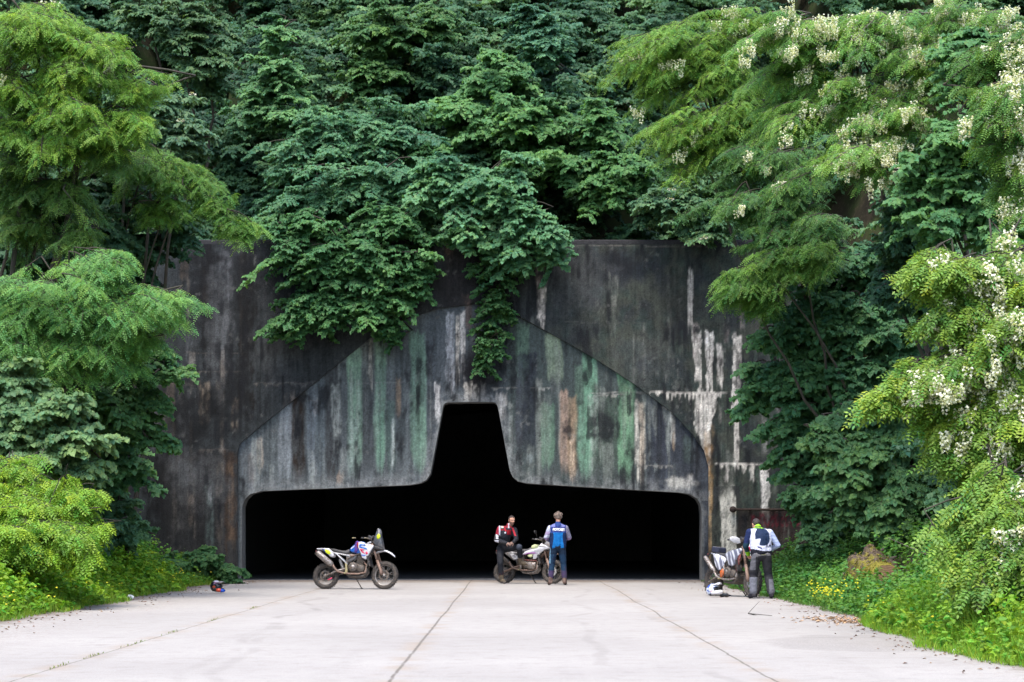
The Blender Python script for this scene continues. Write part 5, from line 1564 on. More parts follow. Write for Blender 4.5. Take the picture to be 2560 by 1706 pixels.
def disc_pts(cx, cz, rx, rz, n=16, tilt=0.0):
    o = []
    for k in range(n):
        a = 2 * math.pi * k / n; x, z = rx * math.cos(a), rz * math.sin(a)
        o.append((cx + x * math.cos(tilt) - z * math.sin(tilt), cz + x * math.sin(tilt) + z * math.cos(tilt)))
    return o


def text_mesh(body, size, name, m, parent, matrix, shear=0.0, extrude=.002, target=None, bold=.0, xs=1.0):
    cu = bpy.data.curves.new(name, 'FONT'); cu.body = body; cu.size = size; cu.align_x = 'CENTER'; cu.align_y = 'CENTER'
    cu.shear = shear; cu.extrude = extrude; cu.offset = bold
    to = bpy.data.objects.new(name, cu); COL.objects.link(to)
    dg = bpy.context.evaluated_depsgraph_get()
    me = bpy.data.meshes.new_from_object(to.evaluated_get(dg))
    bpy.data.objects.remove(to); bpy.data.curves.remove(cu)
    if target is not None:
        bm = bmesh.new(); bm.from_mesh(me)
        bmesh.ops.subdivide_edges(bm, edges=[e for e in bm.edges if e.calc_length() > size * .3], cuts=2)
        bmesh.ops.triangulate(bm, faces=bm.faces)
        bm.to_mesh(me); bm.free()
    for v in me.vertices:
        co = v.co.copy(); co.x *= xs
        q = matrix @ Vector((co.x, co.y, 0))
        if target is not None:
            d = matrix.to_3x3() @ Vector((0, 0, -1)); d.normalize()
            hit = target.ray_cast(q - d * .6, d)
            if hit[0] is not None: q = hit[0]
            q = q - d * (.005 + co.z)
        else:
            q = matrix @ co
        v.co = q
    me.materials.clear()
    return link(name, me, m, parent)


def make_bike(label, loc, yaw, scale, lean, S):
    b = empty("motorcycle", loc, 0, label, "motorcycle", "three muddy rally motorcycles", scale)
    b.rotation_euler = (R(lean), 0, R(yaw))
    RA, FA = .318, .342
    st = S.get('steer', 0.0)
    make_wheel(b, 0, RA, .135, S['rim_r'], 0, M['engine'])
    fw = make_wheel(b, 1.48, FA, .095, S['rim_f'], st, S.get('disc_m', M['steel']))
    # fork
    fk = empty("fork", (1.48, 0, FA), st); fk.parent = b
    hx, hz = 1.205 - 1.48, .98 - FA
    for sy in (-1, 1):
        mb = MB()
        mb.tube([(-.03, sy * .098, -.0), (-.065, sy * .098, .06), (-.075, sy * .098, .12), (-.175, sy * .098, .36)], [.028, .042, .038, .034], 10)
        mb.tube([(-.172, sy * .098, .35), (hx - .005, sy * .098, hz + .02), (hx - .05, sy * .098, hz + .13)], [.030, .031, .031], 10)
        mb.build("fork_leg", S['fork_m'], fk)
        mb = MB(); mb.box((-.095, sy * .098 - sy * 0, .17), (.05, .05, .20), Matrix.Rotation(-.42, 3, 'Y'), .3); mb.build("fork_guard", S.get('guard_m', S['fork_m']), fk)
    mb = MB()
    for dz in (-.06, .10): mb.box((hx - .035 - dz * .3, 0, hz + dz), (.075, .25, .032), Matrix.Rotation(.3, 3, 'Y'), .3)
    mb.build("triple_clamp", M['alloy'], fk)
    mb = MB(); mb.tube([(-.01, -.085, 0), (-.01, .085, 0)], .016, 10); mb.build("axle", M['steel'], fk)
    # front mudguard
    mb = MB()
    P = S['fender']; n = len(P) // 2
    v = []; f = []
    for i, (x, z) in enumerate(P):
        wd = S['fender_w'][i]
        for sx_ in (-1, -.72, -.3, .3, .72, 1): v.append((x - 1.48, sx_ * wd, z - FA - (abs(sx_) ** 2.5) * .028))
    m_ = 6; npt = len(P)
    for i in range(npt - 1):
        for k in range(m_ - 1): f.append([i * m_ + k, i * m_ + k + 1, (i + 1) * m_ + k + 1, (i + 1) * m_ + k])
    base = len(v); v += [(x, y, z - .012) for x, y, z in v]
    f += [[q + base for q in reversed(ff)] for ff in f]
    for i in range(npt - 1):
        for k in (0, m_ - 1): f.append([i * m_ + k, (i + 1) * m_ + k, (i + 1) * m_ + k + base, i * m_ + k + base])
    for i in (0, npt - 1):
        for k in range(m_ - 1): f.append([i * m_ + k, i * m_ + k + 1, i * m_ + k + 1 + base, i * m_ + k + base])
    mb.add(v, f); mb.build("mudguard", S['fender_m'], fk)
    # handlebar turns with the fork
    hb = empty("handlebar", (hx - .07, 0, hz + .20)); hb.parent = fk
    mb = MB(); mb.tube([(-.13, -.40, .045), (-.07, -.26, .06), (0, -.13, .03), (0, .13, .03), (-.07, .26, .06), (-.13, .40, .045)], .016, 8); mb.tube([(0, -.06, -.06), (0, -.06, .03)], .016, 6); mb.tube([(0, .06, -.06), (0, .06, .03)], .016, 6)
    mb.build("bar", M['alloy'], hb)
    for sy in (-1, 1):
        mb = MB(); mb.tube([(-.137, sy * .415, .043), (-.10, sy * .32, .056)], .019, 8); mb.build("grip", M['black_plastic'], hb)
        mb = MB(); mb.tube([(-.03, sy * .25, .055), (-.02, sy * .31, .05), (-.06, sy * .41, .04)], [.009, .008, .007], 6); mb.build("lever", S.get('lever_m', M['steel']), hb)
        if S.get('hguard'):
            mb = MB(); mb.pillow([(-.18, -.06), (-.10, -.085), (.02, -.07), (.10, -.03), (.13, .03), (.06, .065), (-.06, .06), (-.15, .03)], 0, .012, .93)
            me = mb.mesh("handguard")
            rot = Matrix.Rotation(R(90 if sy < 0 else 90), 4, 'Z')
            me.transform(Matrix.Translation((.06, sy * .36, .055)) @ Matrix.Rotation(R(98 if sy < 0 else 82), 4, 'Z') @ (Matrix.Scale(-1, 4, (1, 0, 0)) if sy < 0 else Matrix.Identity(4)))
            link("handguard", me, S['hguard'], hb)
        if S.get('mirrors'):
            mb = MB(); mb.tube([(-.06, sy * .27, .06), (-.07, sy * .31, .18), (-.08, sy * .34, .23)], .007, 6); mb.build("mirror_stalk", M['black_plastic'], hb)
            mb = MB(); mb.pillow(disc_pts(0, 0, .075, .048, 14), 0, .016, .8); me = mb.mesh("mirror"); me.transform(Matrix.Translation((-.085, sy * .36, .25)) @ Matrix.Rotation(R(90), 4, 'Z')); link("mirror", me, M['black_plastic'], hb)
    mb = MB(); mb.box((-.02, -.05, .075), (.13, .20, .085), Matrix.Rotation(.5, 3, 'Y'), .2); mb.ball((-.01, .05, .12), .035, 10); mb.build("instruments", M['black_plastic'], hb)
    # frame
    mb = MB()
    for sy in (-1, 1):
        mb.tube([(1.17, sy * .03, .97), (1.10, sy * .09, .80), (1.04, sy * .12, .52), (.96, sy * .12, .34), (.80, sy * .12, .30), (.56, sy * .12, .33), (.53, sy * .12, .50), (.55, sy * .11, .78)], .017, 8)
        mb.tube([(1.17, sy * .03, 1.00), (.95, sy * .10, .90), (.70, sy * .12, .80), (.55, sy * .11, .72)], .018, 8)
    mb.build("frame", S.get('frame_m', M['engine']), b)
    mb = MB()
    for sy in (-1, 1):
        mb.tube([(.56, sy * .12, .60), (.25, sy * .11, .875), (-.05, sy * .07, .94)], .0145, 8); mb.tube([(.60, sy * .12, .81), (.25, sy * .11, .875)], .0145, 8)
    mb.build("subframe", S.get('sub_m', M['white_tube']), b)
    mb = MB(); mb.tube([(1.155, 0, .90), (1.175, 0, 1.06)], [.035, .035], 10); mb.build("steering_head", M['alloy'], b)
    # engine
    mb = MB()
    mb.box((.80, 0, .49), (.36, .24, .26), Matrix.Rotation(.1, 3, 'Y'), .25)
    mb.lathe([(0, -.185), (.085, -.182), (.115, -.165), (.125, -.12), (.125, .12), (.115, .16), (0, .17)], (.71, 0, .53), 'y', 24)
    mb.lathe([(0, -.175), (.075, -.17), (.095, -.15), (.10, -.10), (.10, .12), (.08, .16), (0, .165)], (.90, 0, .49), 'y', 24)
    mb.build("engine", M['engine'], b)
    mb = MB()
    for i in range(7):
        z = .62 + i * .03; mb.box((.86 + i * .006, 0, z), (.18, .20, .015), Matrix.Rotation(-.2, 3, 'Y'), .1)
    mb.box((.885, 0, .86), (.17, .18, .10), Matrix.Rotation(-.2, 3, 'Y'), .25); mb.box((.87, 0, .72), (.14, .15, .26), Matrix.Rotation(-.2, 3, 'Y'), .1)
    mb.build("cylinder", M['engine'], b)
    mb = MB(); mb.lathe([(0, -.192), (.05, -.192), (.055, -.185), (.05, -.18), (0, -.18)], (.71, 0, .53), 'y', 20); mb.build("clutch_cover", M['alloy'], b)
    # radiator, skid plate
    for sy in (-1, 1):
        mb = MB(); mb.box((1.10, sy * .13, .68), (.05, .12, .26), Matrix.Rotation(-.30, 3, 'Y'), .15); mb.build("radiator", M['black_plastic'], b)
    mb = MB(); mb.pillow([(.56, .33), (.58, .285), (.80, .265), (.98, .29), (1.07, .40), (1.06, .52), (1.035, .52), (.98, .37), (.92, .33)], 0, .135, .95); mb.build("skid_plate", S.get('skid_m', M['engine']), b)
    # swing arm, chain, shock, pegs
    for sy in (-1, 1):
        mb = MB(); mb.tube([(.56, sy * .10, .50), (.30, sy * .105, .44), (.02, sy * .10, RA), (-.05, sy * .10, RA - .012)], [.045, .042, .032, .024], 8, flat=.55)
        mb.build("swingarm", S.get('swing_m', M['alloy']), b)
    mb = MB(); mb.tube([(.33, .0, .74), (.44, 0, .47)], .022, 8)
    for i in range(9): mb.lathe([(.036, -.007), (.045, 0), (.036, .007)], Vector((.33, 0, .74)).lerp(Vector((.44, 0, .47)), .15 + i * .08), 'z', 12)
    mb.build("shock", S.get('shock_m', M['steel']), b)
    mb = MB(); mb.tube([(.66, .075, .52), (0, .085, .35)], .009, 5); mb.tube([(.66, .075, .44), (0, .085, .285)], .009, 5); mb.lathe([(.10, .08), (.105, .085), (.10, .09), (.04, .09), (.04, .08)], (0, 0, RA), 'y', 24, True); mb.build("chain", M['engine'], b)
    for sy in (-1, 1):
        mb = MB(); mb.box((.53, sy * .20, .375), (.045, .13, .03), None, .2); mb.tube([(.52, sy * .125, .46), (.53, sy * .14, .37)], .016, 6); mb.build("footpeg", M['brass'], b)
    mb = MB(); mb.pillow([(.50, .62), (.55, .62), (.575, .45), (.56, .35), (.50, .36), (.515, .45)], -.135, .012, .9); mb.build("heel_guard", M['brass'] if S.get('brass') else M['alloy'], b)
    # kickstand
    dy = .30
    lc = math.radians(lean)
    foot = Vector((.84, dy, 0.0)); gz = math.tan(-lc) * dy * -1
    mb = MB(); mb.tube([(.70, .13, .32), (.84, dy, -abs(dy * math.tan(lc)) * -1 if False else dy * math.tan(-lc) * 1.0 + .012)], [.014, .011], 7); q = Vector((.845, dy, dy * math.tan(-lc) + .012)); mb.box(q, (.06, .04, .014), None, .2)
    mb.build("kickstand", M['engine'], b)
    # exhaust
    mb = MB(); mb.tube([(.93, -.06, .70), (1.04, -.10, .58), (1.02, -.14, .40), (.84, -.165, .36), (.62, -.165, .365), (.46, -.165, .385), (.33, -.165, .42), (.25, -.165, .50), (.19, -.165, .60)], [.022, .022, .022, .022, .022, .022, .024, .026, .028], 9)
    ex = mb.build("exhaust", S.get('pipe_m', M['fork_mud']), b)
    mb = MB(); a_, c_ = Vector((.175, -.165, .585)), Vector((-.215, -.165, .895)) if not S.get('thin_ex') else Vector((-.20, -.15, .86))
    rr = .088 if not S.get('thin_ex') else .055
    mb.tube([a_ + (a_ - c_) * .06, a_, a_.lerp(c_, .08), a_.lerp(c_, .85), a_.lerp(c_, .96), c_], [rr * .45, rr * .8, rr, rr, rr * .85, rr * .45], 14, True, .85)
    mb.build("silencer", S['sil_m'], ex)
    # bodywork
    S['body'](b)
    mb = MB(); mb.tube([(-.05, 0, .93), (-.20, 0, .95), (-.30, 0, .87), (-.31, 0, .85)], [.035, .03, .022, .02], 8, True, .5); mb.build("tail_flap", M['black_plastic'], b)
    mb = MB(); mb.box((-.265, 0, .925), (.03, .08, .035), None, .25); mb.build("tail_light", M['rust_red'], b)
    return b


# ------- first motorcycle: white and blue with tall rally fairing
CA = px(520, 1375, 680)


def body_a(b):
    mb = MB(); mb.pillow(CA([(915, 735), (940, 690), (1000, 635), (1090, 585), (1160, 590), (1190, 640), (1150, 760), (1105, 800), (1040, 790), (960, 765)]), 0, .135, .80); tk = mb.build("fuel_tank", M['blue_plastic'], b)
    thin(tk, "stripe", CA([(950, 708), (1030, 640), (1040, 652), (962, 720)]), -.139, M['white_plastic'])
    for sy in (-1, 1):
        mb = MB(); mb.pillow(CA([(1085, 600), (1130, 592), (1240, 632), (1340, 650), (1350, 662), (1295, 755), (1222, 892), (1155, 862), (1112, 745), (1080, 690)]), sy * .15, .030, .93)
        sh = mb.build("shroud", M['white_plastic'], b)
        y = sy * .184
        thin(sh, "decal", CA([(1098, 655), (1125, 628), (1200, 640), (1215, 662), (1160, 655), (1110, 672)]), y, M['blue_plastic'])
        thin(sh, "decal", CA([(1100, 672), (1160, 668), (1240, 712), (1235, 728), (1160, 705), (1104, 690)]), y, M['blue_plastic'])
        thin(sh, "decal", CA([(1115, 712), (1180, 722), (1188, 738), (1150, 740), (1185, 765), (1205, 800), (1150, 770), (1128, 742)]), y, M['red_decal'])
        thin(sh, "decal", CA([(1215, 770), (1235, 755), (1258, 790), (1240, 808), (1215, 800)]), y, M['red_decal'])
        thin(sh, "decal", CA([(1140, 808), (1220, 820), (1205, 835), (1150, 828)]), y, M['blue_plastic'])
        mb = MB(); mb.pillow(CA([(352, 708), (372, 702), (460, 697), (575, 702), (652, 768), (664, 828), (640, 842), (598, 842), (520, 760), (440, 714), (372, 718)]), sy * .085, .022, .93)
        tp = mb.build("side_panel", M['white_plastic'], b)
        thin(tp, "number_patch", CA(disc_pts(555, 762, 56, 34, 14, .55)), sy * .110, M['yellow_decal'])
        thin(tp, "decal", CA([(452, 712), (476, 714), (560, 800), (542, 800)]), sy * .110, M['navy'])
    mb = MB(); mb.pillow(CA([(560, 702), (650, 704), (720, 722), (800, 738), (880, 738), (925, 715), (935, 780), (900, 812), (840, 806), (760, 782), (640, 752)]), 0, .105, .86); mb.build("seat", M['seat'], b)
    mb = MB(); mb.pillow(CA([(865, 800), (960, 790), (1060, 800), (1050, 850), (960, 930), (880, 930), (872, 860)]), 0, .115, .9); mb.build("airbox", M['grey_plastic'], b)
    mb = MB(); mb.tube([(.63, -.13, .80), (.74, -.13, .82)], .028, 8); mb.build("hose", M['fork_mud'], b)
    # tall fairing
    def wd(x, z): return .135 - .07 * max(0, (z - 1.15) / .35)
    mb = MB(); mb.pillow(CA([(1328, 628), (1340, 520), (1365, 420), (1392, 372), (1420, 366), (1446, 395), (1456, 480), (1482, 600), (1508, 715), (1450, 700), (1385, 670)]), 0, wd, .82); fa = mb.build("fairing", M['fairing'], b)
    for sy in (-1, 1):
        thin(fa, "number_patch", CA(disc_pts(1418, 503, 30, 46, 16, .15)), sy * .118, M['yellow_decal'], .006)
        mb = MB(); mb.pillow(CA([(1345, 655), (1400, 650), (1500, 700), (1525, 735), (1440, 725), (1370, 720), (1330, 740), (1315, 790), (1290, 800), (1300, 720)]), sy * .10, .02, .9); mb.build("lower_fairing", M['black_plastic'], b)
    mb = MB(); mb.ball((CA([(1395, 376)])[0][0], -.03, CA([(1395, 376)])[0][1]), .016, 8); mb.build("antenna_knob", M['white_plastic'], fa)
    mb = MB(); mb.box((1.25, 0, 1.20), (.14, .20, .20), Matrix.Rotation(.2, 3, 'Y'), .2); mb.build("roadbook", M['black_plastic'], b)
    mb = MB(); mb.box((1.08, -.05, 1.13), (.10, .06, .05), Matrix.Rotation(-.5, 3, 'Y'), .2); mb.build("bracket", M['white_tube'], b)
    # cloth bag strapped over the tank
    mb = MB(); mb.pillow(CA([(1022, 600), (1045, 575), (1085, 585), (1092, 660), (1082, 740), (1050, 790), (1018, 780), (1012, 690)]), 0, .165, .80); tb = mb.build("tank_bag", M['purple'], b)
    thin(tb, "strap", CA([(1062, 600), (1086, 610), (1090, 680), (1070, 700), (1056, 660)]), -.158, M['red_cloth'], .012)
    mb = MB(); mb.box((.73, -.22, 1.235), (.09, .05, .022), None, .3); mb.build("lever_guard", M['brass'], b)
    # tyre marking
    mb = MB()


A_ = make_bike("white and blue rally motorcycle with tall dark fairing and yellow number patches",
    (-4.42, 47.75, 0), -9, .965, -6, dict(rim_r=M['rim_dark'], rim_f=M['rim_steel'], fork_m=M['fork_mud'], fender_m=M['white_plastic'], sil_m=M['alloy'], steer=R(-8), brass=True, lever_m=M['brass'],
    fender=[(1.215, .895), (1.29, .94), (1.40, .965), (1.52, .955), (1.64, .895), (1.735, .815)], fender_w=[.06, .085, .095, .095, .075, .015], body=body_a, disc_m=M['engine']))
thin(A_, "hub_decal", CA([(560, 1225), (640, 1185), (648, 1200), (600, 1230)]), -.112, M['red_decal'])


# ------- second motorcycle: white and grey with a number panel
def CBf(L): return [((a - 480) / 554, (1350 - b) / 618) for a, b in L]


def body_b(b):
    for sy in (-1, 1):
        mb = MB(); mb.pillow(CBf([(785, 868), (848, 800), (950, 762), (1060, 738), (1120, 655), (1185, 690), (1268, 735), (1180, 762), (1100, 832), (1035, 930), (985, 932), (992, 850), (900, 842)]), sy * .145, .03, .93)
        sh = mb.build("shroud", M['white_plastic'], b)
        thin(sh, "decal", CBf([(800, 866), (900, 826), (1000, 818), (1070, 832), (1000, 834), (905, 840)]), sy * .178, M['violet_decal'])
        thin(sh, "decal", CBf([(1090, 700), (1200, 712), (1190, 722), (1085, 712)]), sy * .178, M['grey_plastic'])
        mb = MB(); mb.pillow(CBf([(480, 805), (560, 805), (660, 830), (728, 880), (712, 940), (655, 955), (600, 915), (520, 850)]), sy * .12, .022, .93)
        np_ = mb.build("number_panel", M['grey_plastic'], b)
        thin(np_, "plate", CBf([(596, 846), (648, 832), (716, 880), (706, 930), (655, 940), (622, 900)]), sy * .145, M['white_tube'])
        c = CBf([(668, 872)])[0]
        mx = Matrix.Translation((c[0], sy * .153, c[1])) @ Matrix.Rotation(R(90), 4, 'X') @ Matrix.Rotation(R(-22), 4, 'Z') if sy < 0 else Matrix.Translation((c[0], sy * .153, c[1])) @ Matrix.Rotation(R(180), 4, 'Z') @ Matrix.Rotation(R(90), 4, 'X') @ Matrix.Rotation(R(22), 4, 'Z')
        text_mesh("30", .125, "lettering", M['dark_navy'], np_, mx, .15)
    mb = MB(); mb.pillow(CBf([(850, 800), (950, 700), (1060, 690), (1120, 660), (1180, 700), (1100, 800), (1000, 850), (900, 850)]), 0, .13, .82); mb.build("fuel_tank", M['grey_plastic'], b)
    mb = MB(); mb.pillow(CBf([(470, 800), (560, 790), (700, 775), (800, 750), (900, 745), (950, 720), (960, 780), (880, 820), (760, 850), (640, 830)]), 0, .11, .86); mb.build("seat", M['seat'], b)
    mb = MB(); mb.pillow(CBf([(935, 735), (950, 690), (990, 668), (1055, 676), (1075, 720), (1030, 755), (960, 770)]), 0, .16, .78); tb = mb.build("tank_bag", M['lime_cloth'], b)
    mb = MB(); mb.pillow(CBf([(690, 850), (760, 820), (830, 850), (840, 960), (790, 1040), (700, 1040)]), 0, .125, .9); mb.build("airbox", M['engine'], b)
    for sy in (-1, 1):
        mb = MB(); mb.pillow(CBf([(895, 985), (1045, 985), (1042, 1085), (1000, 1110), (905, 1095)]), sy * .19, .035, .9); mb.build("side_case", M['alloy'], b)
        mb = MB(); mb.tube([(.66, sy * .17, .65), (.80, sy * .19, .64), (1.03, sy * .17, .63)], .02, 8); mb.build("crash_bar", M['rust_red'], b)
        mb = MB(); mb.pillow(CBf([(900, 852), (978, 850), (976, 890), (945, 905), (900, 890)]), sy * .15, .02, .9); mb.build("cover", M['lime_cloth'], b)
        # fairing side
        mb = MB(); mb.pillow([(1.18, 1.02), (1.26, 1.16), (1.36, 1.24), (1.46, 1.10), (1.52, .96), (1.40, .96), (1.28, .93)], sy * .11, .03, .9); mb.build("fairing", M['grey_plastic'], b)
    mb = MB(); mb.pillow([(1.30, 1.20), (1.27, 1.36), (1.29, 1.42), (1.33, 1.40), (1.42, 1.22), (1.40, 1.16)], 0, .11, .8); mb.build("windscreen", M['fairing'], b)
    mb = MB(); mb.ball((1.46, 0, 1.07), (.05, .085, .075), 14); mb.build("headlight", M['white_tube'], b)


B_ = make_bike("muddy white and grey motorcycle with side number 30 and lime bag on its tank",
    (-.207, 53.0, 0), -22, .925, -6, dict(rim_r=M['rim_dark'], rim_f=M['rim_dark'], fork_m=M['fork_mud'], fender_m=M['fork_mud'], sil_m=M['engine'], thin_ex=True, steer=R(-6), mirrors=True, skid_m=M['alloy'], swing_m=M['fork_mud'],
    fender=[(1.06, .70), (1.12, .84), (1.22, .92), (1.36, .94), (1.50, .92), (1.62, .85)], fender_w=[.05, .075, .085, .085, .07, .02], body=body_b))


# ------- third motorcycle: orange, white and black, seen from its front right
def body_c(b):
    mb = MB(); mb.pillow([(.58, .86), (.68, .97), (.80, 1.04), (.98, 1.06), (1.08, 1.0), (1.05, .88), (.90, .82), (.72, .80)], 0, .13, .82); mb.build("fuel_tank", M['grey_plastic'], b)
    m, nt, pb = new_mat("streaked_panel"); t = NT(nt)
    tc = t.N.new("ShaderNodeTexCoord").outputs["Object"]
    mp = t.N.new("ShaderNodeMapping"); mp.inputs["Rotation"].default_value = (0, R(28), 0); t.L.new(tc, mp.inputs[0])
    wf = t.noise(mp.outputs[0], 1.0, 2, .4, (13, .5, 2.6))
    c = t.mix(t.step(wf, .46, .56), (.16, .17, .23), (.72, .74, .80)); t.L.new(c, pb.inputs["Base Color"]); pb.inputs["Roughness"].default_value = .3
    for sy in (-1, 1):
        mb = MB(); mb.pillow([(.60, .92), (.72, .98), (.95, 1.02), (1.17, 1.06), (1.21, 1.02), (1.10, .88), (1.02, .72), (.90, .66), (.78, .68), (.70, .80)], sy * .15, .03, .93); mb.build("shroud", m, b)
        mb = MB(); mb.pillow([(.10, .94), (.26, .92), (.52, .86), (.60, .80), (.54, .68), (.44, .58), (.34, .56), (.24, .64), (.15, .78)], sy * .12, .028, .92); mb.build("side_panel", m, b)
    mb = MB(); mb.pillow([(.02, .965), (.30, .955), (.50, .93), (.66, .93), (.80, 1.02), (.80, .94), (.62, .86), (.40, .86), (.10, .90)], 0, .10, .86); mb.build("seat", M['seat'], b)
    mb = MB(); mb.box((.12, 0, 1.02), (.26, .24, .13), Matrix.Rotation(.05, 3, 'Y'), .22); tb = mb.build("tail_bag", M['dark_navy'], b)
    mb = MB(); mb.box((.12, 0, 1.087), (.22, .20, .012), Matrix.Rotation(.05, 3, 'Y'), .3); mb.build("bag_lid", M['grey_plastic'], tb)
    mb = MB(); mb.pillow([(1.18, 1.26), (1.24, 1.28), (1.30, 1.02), (1.34, .92), (1.27, .90), (1.22, 1.02)], 0, .09, .9); fp = mb.build("headlight_mask", M['white_plastic'], b)
    mb = MB(); mb.box((1.30, 0, 1.06), (.05, .12, .08), Matrix.Rotation(.2, 3, 'Y'), .25); mb.build("headlight", M['red_decal'], fp)
    mb = MB(); mb.pillow([(1.10, .90), (1.17, .94), (1.12, .66), (1.04, .54), (1.02, .70)], -.14, .02, .9); mb.build("radiator_guard", M['rust_red'], b)
    mb = MB(); mb.pillow([(.46, .54), (.54, .60), (.60, .52), (.56, .42), (.48, .40)], -.16, .02, .9); mb.build("frame_guard", M['orange'], b)


C_ = make_bike("dusty white and grey streaked motorcycle with dark tail bag, front turned to the viewer",
    (4.29, 43.0, 0), -61, .95, -5, dict(rim_r=M['rim_dark'], rim_f=M['rim_dark'], fork_m=M['fork_mud'], fender_m=M['white_plastic'], sil_m=M['alloy'], thin_ex=True, steer=R(-4), hguard=M['white_plastic'], frame_m=M['engine'], swing_m=M['alloy'], shock_m=M['orange'], pipe_m=M['alloy'],
    fender=[(1.215, .90), (1.29, .935), (1.40, .945), (1.50, .93), (1.60, .88), (1.66, .83)], fender_w=[.05, .07, .08, .075, .055, .02], body=body_c))
# ------------------------------------------------------------------ people
def capsules(caps):
    """closed shapes, overlapping, to be fused: (p0, r0, p1, r1) or ('e', centre, (rx,ry,rz), rot)"""
    mb = MB()
    for c in caps:
        if c[0] == 'e':
            mb.ball(c[1], c[2], 16, c[3] if len(c) > 3 else None)
        else:
            p0, r0, p1, r1 = c; p0 = Vector(p0); p1 = Vector(p1)
            d = (p1 - p0); L = d.length; d = d / max(L, 1e-6)
            pts, rr = [], []
            for a in (-.999, -.8, -.45, 0): pts.append(p0 + d * r0 * a); rr.append(r0 * math.sqrt(1 - a * a))
            for a in (0, .45, .8, .999): pts.append(p1 + d * r1 * a); rr.append(r1 * math.sqrt(1 - a * a))
            mb.tube(pts, rr, 14)
    return mb.mesh("tmp")


def fuse(caps, voxel, smooth=4):
    """one continuous skin over all the shapes"""
    me = capsules(caps)
    o = bpy.data.objects.new("tmp", me); COL.objects.link(o)
    m = o.modifiers.new("r", 'REMESH'); m.mode = 'VOXEL'; m.voxel_size = voxel; m.use_smooth_shade = True
    s = o.modifiers.new("s", 'SMOOTH'); s.factor = .5; s.iterations = smooth
    dg = bpy.context.evaluated_depsgraph_get()
    out = bpy.data.meshes.new_from_object(o.evaluated_get(dg))
    bpy.data.objects.remove(o); bpy.data.meshes.remove(me)
    out.polygons.foreach_set("use_smooth", np.ones(len(out.polygons), dtype=bool))
    return out


def verts(me):
    a = np.empty(len(me.vertices) * 3, dtype=np.float32); me.vertices.foreach_get("co", a); return a.reshape(-1, 3).astype(np.float64)


def setv(me, P):
    me.vertices.foreach_set("co", P.astype(np.float32).ravel()); me.update()


def paint(me, C):
    at = me.attributes.new("Col", 'FLOAT_COLOR', 'POINT')
    c4 = np.ones((len(C), 4), dtype=np.float32); c4[:, :3] = C
    at.data.foreach_set("color", c4.ravel())


def seg(P, a, b):
    a = np.array(a); b = np.array(b); d = b - a
    t = np.clip(((P - a) @ d) / (d @ d), 0, 1)
    return np.linalg.norm(P - a - t[:, None] * d, axis=1), t


def creases(me, amt=.006, sc=16.0, seed=1):
    """folds of cloth"""
    P = verts(me)
    n = np.empty(len(me.vertices) * 3, dtype=np.float32); me.vertices.foreach_get("normal", n); n = n.reshape(-1, 3)
    f = (fbm(P[:, 0] * sc + P[:, 1] * sc * .7, P[:, 2] * sc * 1.5 + P[:, 1] * 5, seed, 3) - .5) * 2
    f2 = np.abs(fbm(P[:, 0] * sc * .6 + P[:, 2] * sc * .5, P[:, 2] * sc * .9 - P[:, 0] * 6, seed + 9, 3) - .5) * 2
    setv(me, P + n * ((f - .6 * f2) * amt)[:, None])


M['cloth'] = mat("riding_cloth", (1, 1, 1), .8, 0, .16, 30, .25, attr=True, spec=.25)
M['skin'] = mat("skin", (1, 1, 1), .55, 0, .08, 40, 0, attr=True)
M['hair'] = mat("hair", (1, 1, 1), .7, 0, .45, 60, .6, attr=True)


def hand_caps(w, d, n, side, curl=.5, s=1.0):
    """palm, four fingers of unequal length and a thumb. w wrist, d along the hand, n back-of-hand normal, side = +1 thumb towards d x n"""
    w = Vector(w); d = Vector(d).normalized(); n = Vector(n); n = (n - d * n.dot(d)).normalized(); t = d.cross(n) * side
    out = [(w - d * .03, .026 * s, w + d * .02, .027 * s)]
    for k, o in enumerate((-.026, -.009, .009, .026)):
        out.append((w + d * .015 + t * o * .7, .0155 * s, w + d * .085 + t * o, .0125 * s))
    for k, (o, L) in enumerate(((.029, .070), (.010, .078), (-.010, .072), (-.028, .056))):
        p = w + d * .088 + t * o
        a1 = curl * .8; a2 = curl * 1.7; a3 = curl * 2.4
        q1 = p + (d * math.cos(a1) - n * math.sin(a1)) * L * .48
        q2 = q1 + (d * math.cos(a2) - n * math.sin(a2)) * L * .32
        q3 = q2 + (d * math.cos(a3) - n * math.sin(a3)) * L * .24
        out += [(p, .0098 * s, q1, .0092 * s), (q1, .0092 * s, q2, .0086 * s), (q2, .0086 * s, q3, .0078 * s)]
    p = w + d * .03 + t * .028
    q1 = p + (d * .55 + t * .75 - n * .25).normalized() * .042; q2 = q1 + (d * .85 + t * .25 - n * .45).normalized() * .034
    out += [(p, .014 * s, q1, .0115 * s), (q1, .0112 * s, q2, .009 * s)]
    return out


